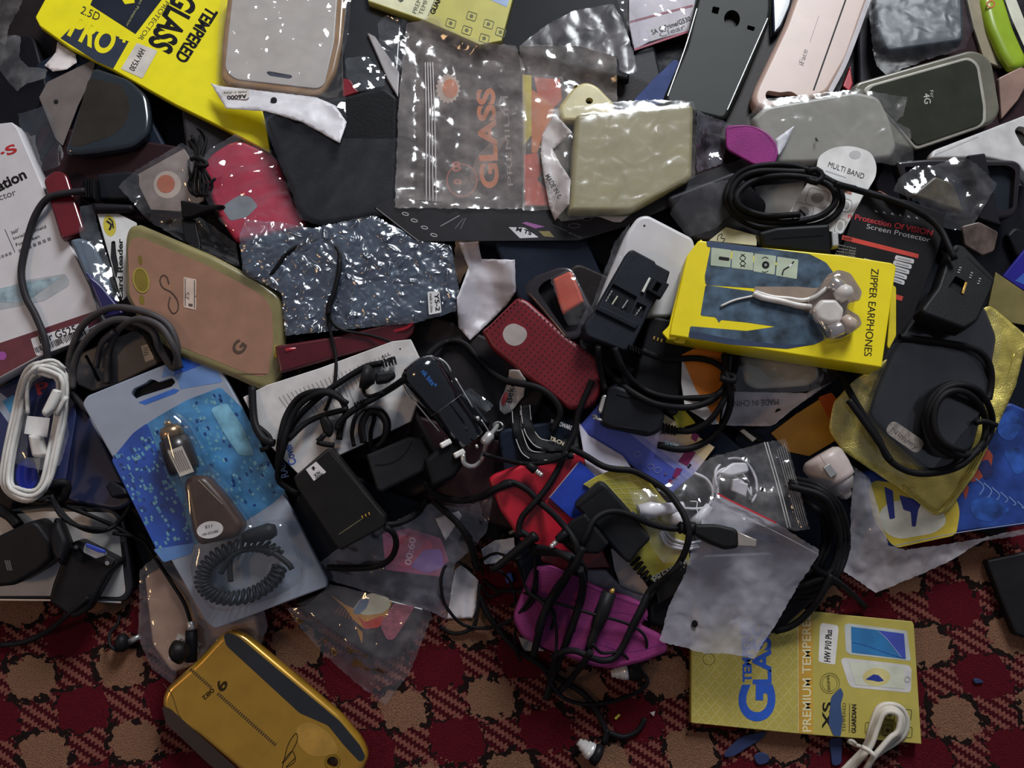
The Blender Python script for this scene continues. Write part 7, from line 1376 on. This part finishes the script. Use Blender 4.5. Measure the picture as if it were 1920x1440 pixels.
# microphone-like earpiece and coil of thin cord
er = lathe('earpiece', Z22((560, 700))[0], Z22((690, 730))[0], [(0, 3), (.05, 8), (.3, 9.2), (.6, 8), (.8, 5), (1, 3)], M('#1d1c1e', .5), tag=('small round black earpiece on the white cover box', 'earphone'), sides=20)
slab('earpiece_arm', Z22((690, 660), (860, 640), (880, 700), (800, 750), (700, 760)), 7, M('#161617', .4), r=5, bev=2, parent=er); tube('earpiece_cord', Z22((580, 790), (590, 850), (640, 880), (760, 840)), 1.4, CABLE, parent=er)
tc_ = tube('cord_coil', Z22((500, 1330), (480, 1200), (520, 1050), (620, 985), (740, 1000), (810, 1100), (800, 1240), (740, 1330), (660, 1360), (650, 1200), (680, 1060), (600, 1010)), 1.5, CABLE, step=5, tag=('coil of thin black cord above the mains adapter', 'cord'))
for d in (12, 26, 40): tube('cord_strand', Z22((560 + d, 1300), (540 + d, 1150), (600 + d, 1030), (700 + d, 1040), (770 + d * .5, 1130), (750 + d * .5, 1260), (700, 1340)), 1.5, CABLE, parent=tc_, step=5)
jk = slab('cable_plug', Z22((180, 1085), (240, 1050), (300, 1130), (305, 1210), (270, 1260), (220, 1220)), 7, M('#161516', .35), r=6, bev=2.5, tag=('curved black micro plug hanging above the battery charger', 'plug')); tube('plug_hook', Z22((240, 1215), (190, 1270), (170, 1290), (240, 1310), (320, 1320)), 2.0, CABLE, parent=jk)
# tangle over the red wallet and purple pouch
tg_ = tube('power_cable', Z17((0, 675), (80, 660), (150, 620), (210, 580), (260, 580), (340, 620), (420, 700), (500, 770), (570, 850), (610, 910), (630, 960), (620, 1040), (560, 1160), (480, 1280), (420, 1380), (400, 1460)), 2.3, CABLE, step=6, tag=('thick black cable snaking over the red wallet to the purple pouch', 'cable'))
tube('cable_strand', Z17((720, -20), (640, 170), (620, 280), (570, 380), (530, 480), (460, 600), (380, 700), (310, 780), (290, 850), (300, 900)), 2.2, CABLE, parent=tg_, step=6)
tube('cable_strand', Z17((290, 860), (350, 900), (380, 980), (480, 990), (600, 1010), (660, 1060), (675, 1120), (660, 1260), (620, 1380), (600, 1450)), 2.4, CABLE, parent=tg_, step=6)
tube('cable_strand', Z17((330, 940), (400, 960), (500, 980), (600, 1030)), 2.4, CABLE, parent=tg_, step=6)
tg2 = tube('power_cable', Z17((590, 375), (680, 420), (780, 480), (860, 500), (960, 510), (1060, 560), (1150, 620), (1210, 690), (1260, 770), (1285, 850), (1285, 920), (1250, 1020), (1180, 1120), (1090, 1200), (1040, 1280), (990, 1370), (950, 1450)), 2.3, CABLE, step=6, tag=('long black cable running under the usb plug down to the purple pouch', 'cable'))
tube('cable_strand', Z17((80, 410), (180, 440), (300, 465), (420, 465), (520, 440), (580, 400)), 1.6, CABLE, parent=tg2, step=6)
tube('cable_strand', Z17((480, 1440), (500, 1350), (440, 1280), (360, 1240), (300, 1210)), 1.2, CABLE, parent=tg2, step=6)
# pins and audio plugs
def jack(a, b, nm, lb, tipc=CHROME):
    a = np.array(a, float); b = np.array(b, float); m = a * .45 + b * .55
    j = lathe('audio_plug', tuple(a), tuple(m), [(0, 1.6), (.15, 2.6), (.9, 3.2), (1, 2.4)], RUBBER, sides=12, tag=(lb, 'plug'))
    za_, zb2 = o_z[j]; lathe('metal_tip', tuple(m), tuple(b), [(0, 1.75), (.3, 1.75), (.32, 1.5), (.36, 1.75), (.6, 1.75), (.62, 1.4), (.66, 1.75), (.85, 1.7), (1, .5)], tipc, j, za=zb2, zb=zb2, stampit=False, sides=10); return j
jack(Z17((180, 900))[0], Z17((270, 860))[0], 'a', 'short black audio plug beside the silver foil'); jack(Z17((340, 470))[0], Z17((430, 540))[0], 'b', 'audio plug with silver tip on the upper red wallet')
jack(Z17((570, 870))[0], Z17((475, 960))[0], 'c', 'audio plug with silver tip at the lower red wallet'); jack(Z17((20, 210))[0], Z17((60, 200))[0], 'd', 'stubby plug behind the snap hook')
rod = lathe('cable_splitter', Z17((130, 1100))[0], Z17((395, 885))[0], [(0, 1.5), (.1, 2.6), (.9, 3.4), (.95, 4.2), (1, 3)], RUBBER, sides=12, tag=('long thin black cable splitter over the silver foil', 'splitter'))
gj = lathe('audio_plug', Z19((830, 690))[0], Z19((970, 310))[0], [(0, 2.2), (.1, 2.6), (.2, 3.4), (.25, 2.8), (.3, 3.6), (.35, 3), (.4, 4), (.6, 5.2), (1, 5)], RUBBER, sides=16, tag=('black audio plug with gold tip lying on the purple pouch', 'plug'))
za_, zb2 = o_z[gj]; lathe('gold_tip', Z19((975, 320))[0], Z19((1000, 285))[0], [(0, 1.8), (.6, 1.8), (1, .6)], GOLDPIN, gj, za=zb2, zb=zb2, stampit=False, sides=10)
# carpet tangle
ct = tube('power_cable', Z19((130, 330), (180, 440), (280, 580), (380, 680), (500, 760), (620, 850), (740, 920), (820, 980), (880, 1060), (930, 1160), (950, 1220), (930, 1290)), 2.2, CABLE, step=6, tag=('black cable trailing from the purple pouch across the carpet', 'cable'))
tube('cable_strand', Z19((480, 720), (520, 560), (560, 420), (640, 270), (740, 150), (800, 20)), 2.5, CABLE, parent=ct, step=6); tube('cable_strand', Z19((560, 1000), (600, 860), (650, 740), (720, 560), (770, 400), (800, 260), (780, 160)), 2.5, CABLE, parent=ct, step=6)
tube('cable_strand', Z19((600, 730), (680, 690), (760, 690), (850, 730), (930, 750), (1000, 730), (1060, 650), (1120, 520), (1180, 400), (1230, 300), (1330, 220), (1440, 120)), 2.3, CABLE, parent=ct, step=6); tube('cable_strand', Z19((650, 950), (720, 870), (800, 770), (850, 690)), 2.3, CABLE, parent=ct, step=6)
tube('cable_strand', Z19((560, 830), (640, 960), (720, 1010), (820, 1030), (950, 1020), (1060, 990), (1150, 950), (1215, 890), (1180, 820), (1160, 790)), 1.5, CABLE, parent=ct, step=6); tube('cable_strand', Z19((960, 1210), (1060, 1240), (1150, 1200), (1200, 1120)), 1.8, CABLE, parent=ct, step=6)
th = tube('earphone_cable', Z16((1060, 650), (980, 595), (910, 610), (880, 690), (890, 800), (930, 880), (1000, 950), (1100, 975), (1200, 960), (1290, 920), (1370, 860), (1420, 780), (1430, 640)), 1.2, CABLE, step=6, tag=('thin black earphone cable ring beside the white paper flap', 'cable'))
tube('cable_strand', Z16((870, 960), (930, 1000), (1000, 1000), (1070, 960), (1090, 860), (1100, 720)), 1.4, CABLE, parent=th)
for pts in (((150, 230), (250, 300), (400, 310), (560, 360), (700, 400), (860, 450), (1000, 485), (1100, 520), (1180, 570), (1210, 640), (1190, 740), (1160, 790)), ((160, 200), (140, 120), (240, 60), (380, 100), (480, 60), (490, 200), (470, 320), (400, 430), (300, 510), (180, 545), (60, 530)),
            ((360, 80), (400, 180), (440, 300), (540, 380), (610, 470), (630, 580), (620, 720), (580, 860)), ((140, 260), (200, 340), (280, 300), (350, 290), (420, 330)), ((200, 150), (300, 200), (360, 320), (370, 500), (360, 650), (400, 760)), ((860, 640), (920, 700), (1040, 700), (1130, 780))):
    tube('cable_strand', Z19(*pts), 1.1, CABLE, parent=th, step=6, sides=6)
tube('cable_strand', Z16((830, 240), (900, 300), (990, 390), (1050, 490), (1070, 570), (1090, 640)), 2.3, CABLE, parent=th, step=6)
c6 = tube('power_cable', Z16((790, 120), (820, 180), (900, 225), (1000, 240), (1100, 220), (1200, 170), (1287, 140)), 2.6, CABLE, step=6, tag=('thick black cable from the mains adapter towards the red wallet', 'cable'))
# metal ended ear buds
def earbud(body_a, body_b, m_b, lb):
    e = lathe('ear_bud', body_a, body_b, [(0, 4), (.2, 7.5), (.7, 7.5), (1, 6)], M('#121113', .4), sides=18, tag=(lb, 'earphone')); z0, z1 = o_z[e]
    lathe('metal_sleeve', body_b, m_b, [(0, 6), (.25, 6), (.27, 5.4), (.45, 5.4), (.47, 4.4), (.75, 4), (.77, 3), (1, 2.6)], M('#d8d5d2', .25, .6, .4, mott=.03), e, za=z1, zb=z1, stampit=False, sides=18); return e
earbud(Z19((1165, 805))[0], Z19((1085, 815))[0], Z19((980, 835))[0], 'silver tipped ear bud beneath the purple pouch'); earbud(Z19((915, 1370))[0], Z19((860, 1340))[0], Z19((770, 1270))[0], 'silver tipped ear bud lying alone on the carpet')
tube('bud_cord', Z19((930, 1290), (945, 1230), (960, 1190)), 1.4, CABLE, parent=[x for x in WL if x.name.startswith('ear_bud')][-1])
# ear buds and jack by the gold case
ej = tube('earphone_cable', [(212, 1000), (262, 1010), (290, 1045), (320, 1090), (345, 1130), (357, 1165)], 1.3, CABLE, step=6, tag=('thin black cable running down the blister pack edge to a jack', 'cable'))
jk1 = lathe('audio_plug', Z21((955, 480))[0], Z21((957, 325))[0], [(0, 4.2), (.6, 4.2), (1, 4)], RUBBER, sides=16, tag=('black ear bud stem with silver end beside the gold case', 'earphone')); z0, z1 = o_z[jk1]
lathe('metal_tip', Z21((957, 325))[0], Z21((957, 280))[0], [(0, 2.8), (.9, 2.8), (1, 2)], CHROME, jk1, za=z1, zb=z1, stampit=False, sides=14); lathe('ear_cap', Z21((870, 440))[0], Z21((935, 420))[0], [(0, 6), (.3, 8.5), (.6, 7), (1, 4)], M('#15110f', .4), jk1, sides=20)
eb3 = lathe('ear_bud', Z21((580, 390))[0], Z21((640, 385))[0], [(0, 3), (.3, 6.5), (.7, 6.5), (1, 4)], M('#141214', .4), sides=18, tag=('black ear bud on the carpet below the black video connector', 'earphone')); z0, z1 = o_z[eb3]
lathe('metal_stem', Z21((640, 385))[0], Z21((700, 355))[0], [(0, 2.2), (1, 2)], STEEL, eb3, za=z1 - 2, zb=z1 - 2, stampit=False, sides=10); tube('bud_cord', Z21((590, 430), (550, 400), (550, 340), (590, 290), (600, 240)), 1.2, CABLE, parent=eb3)
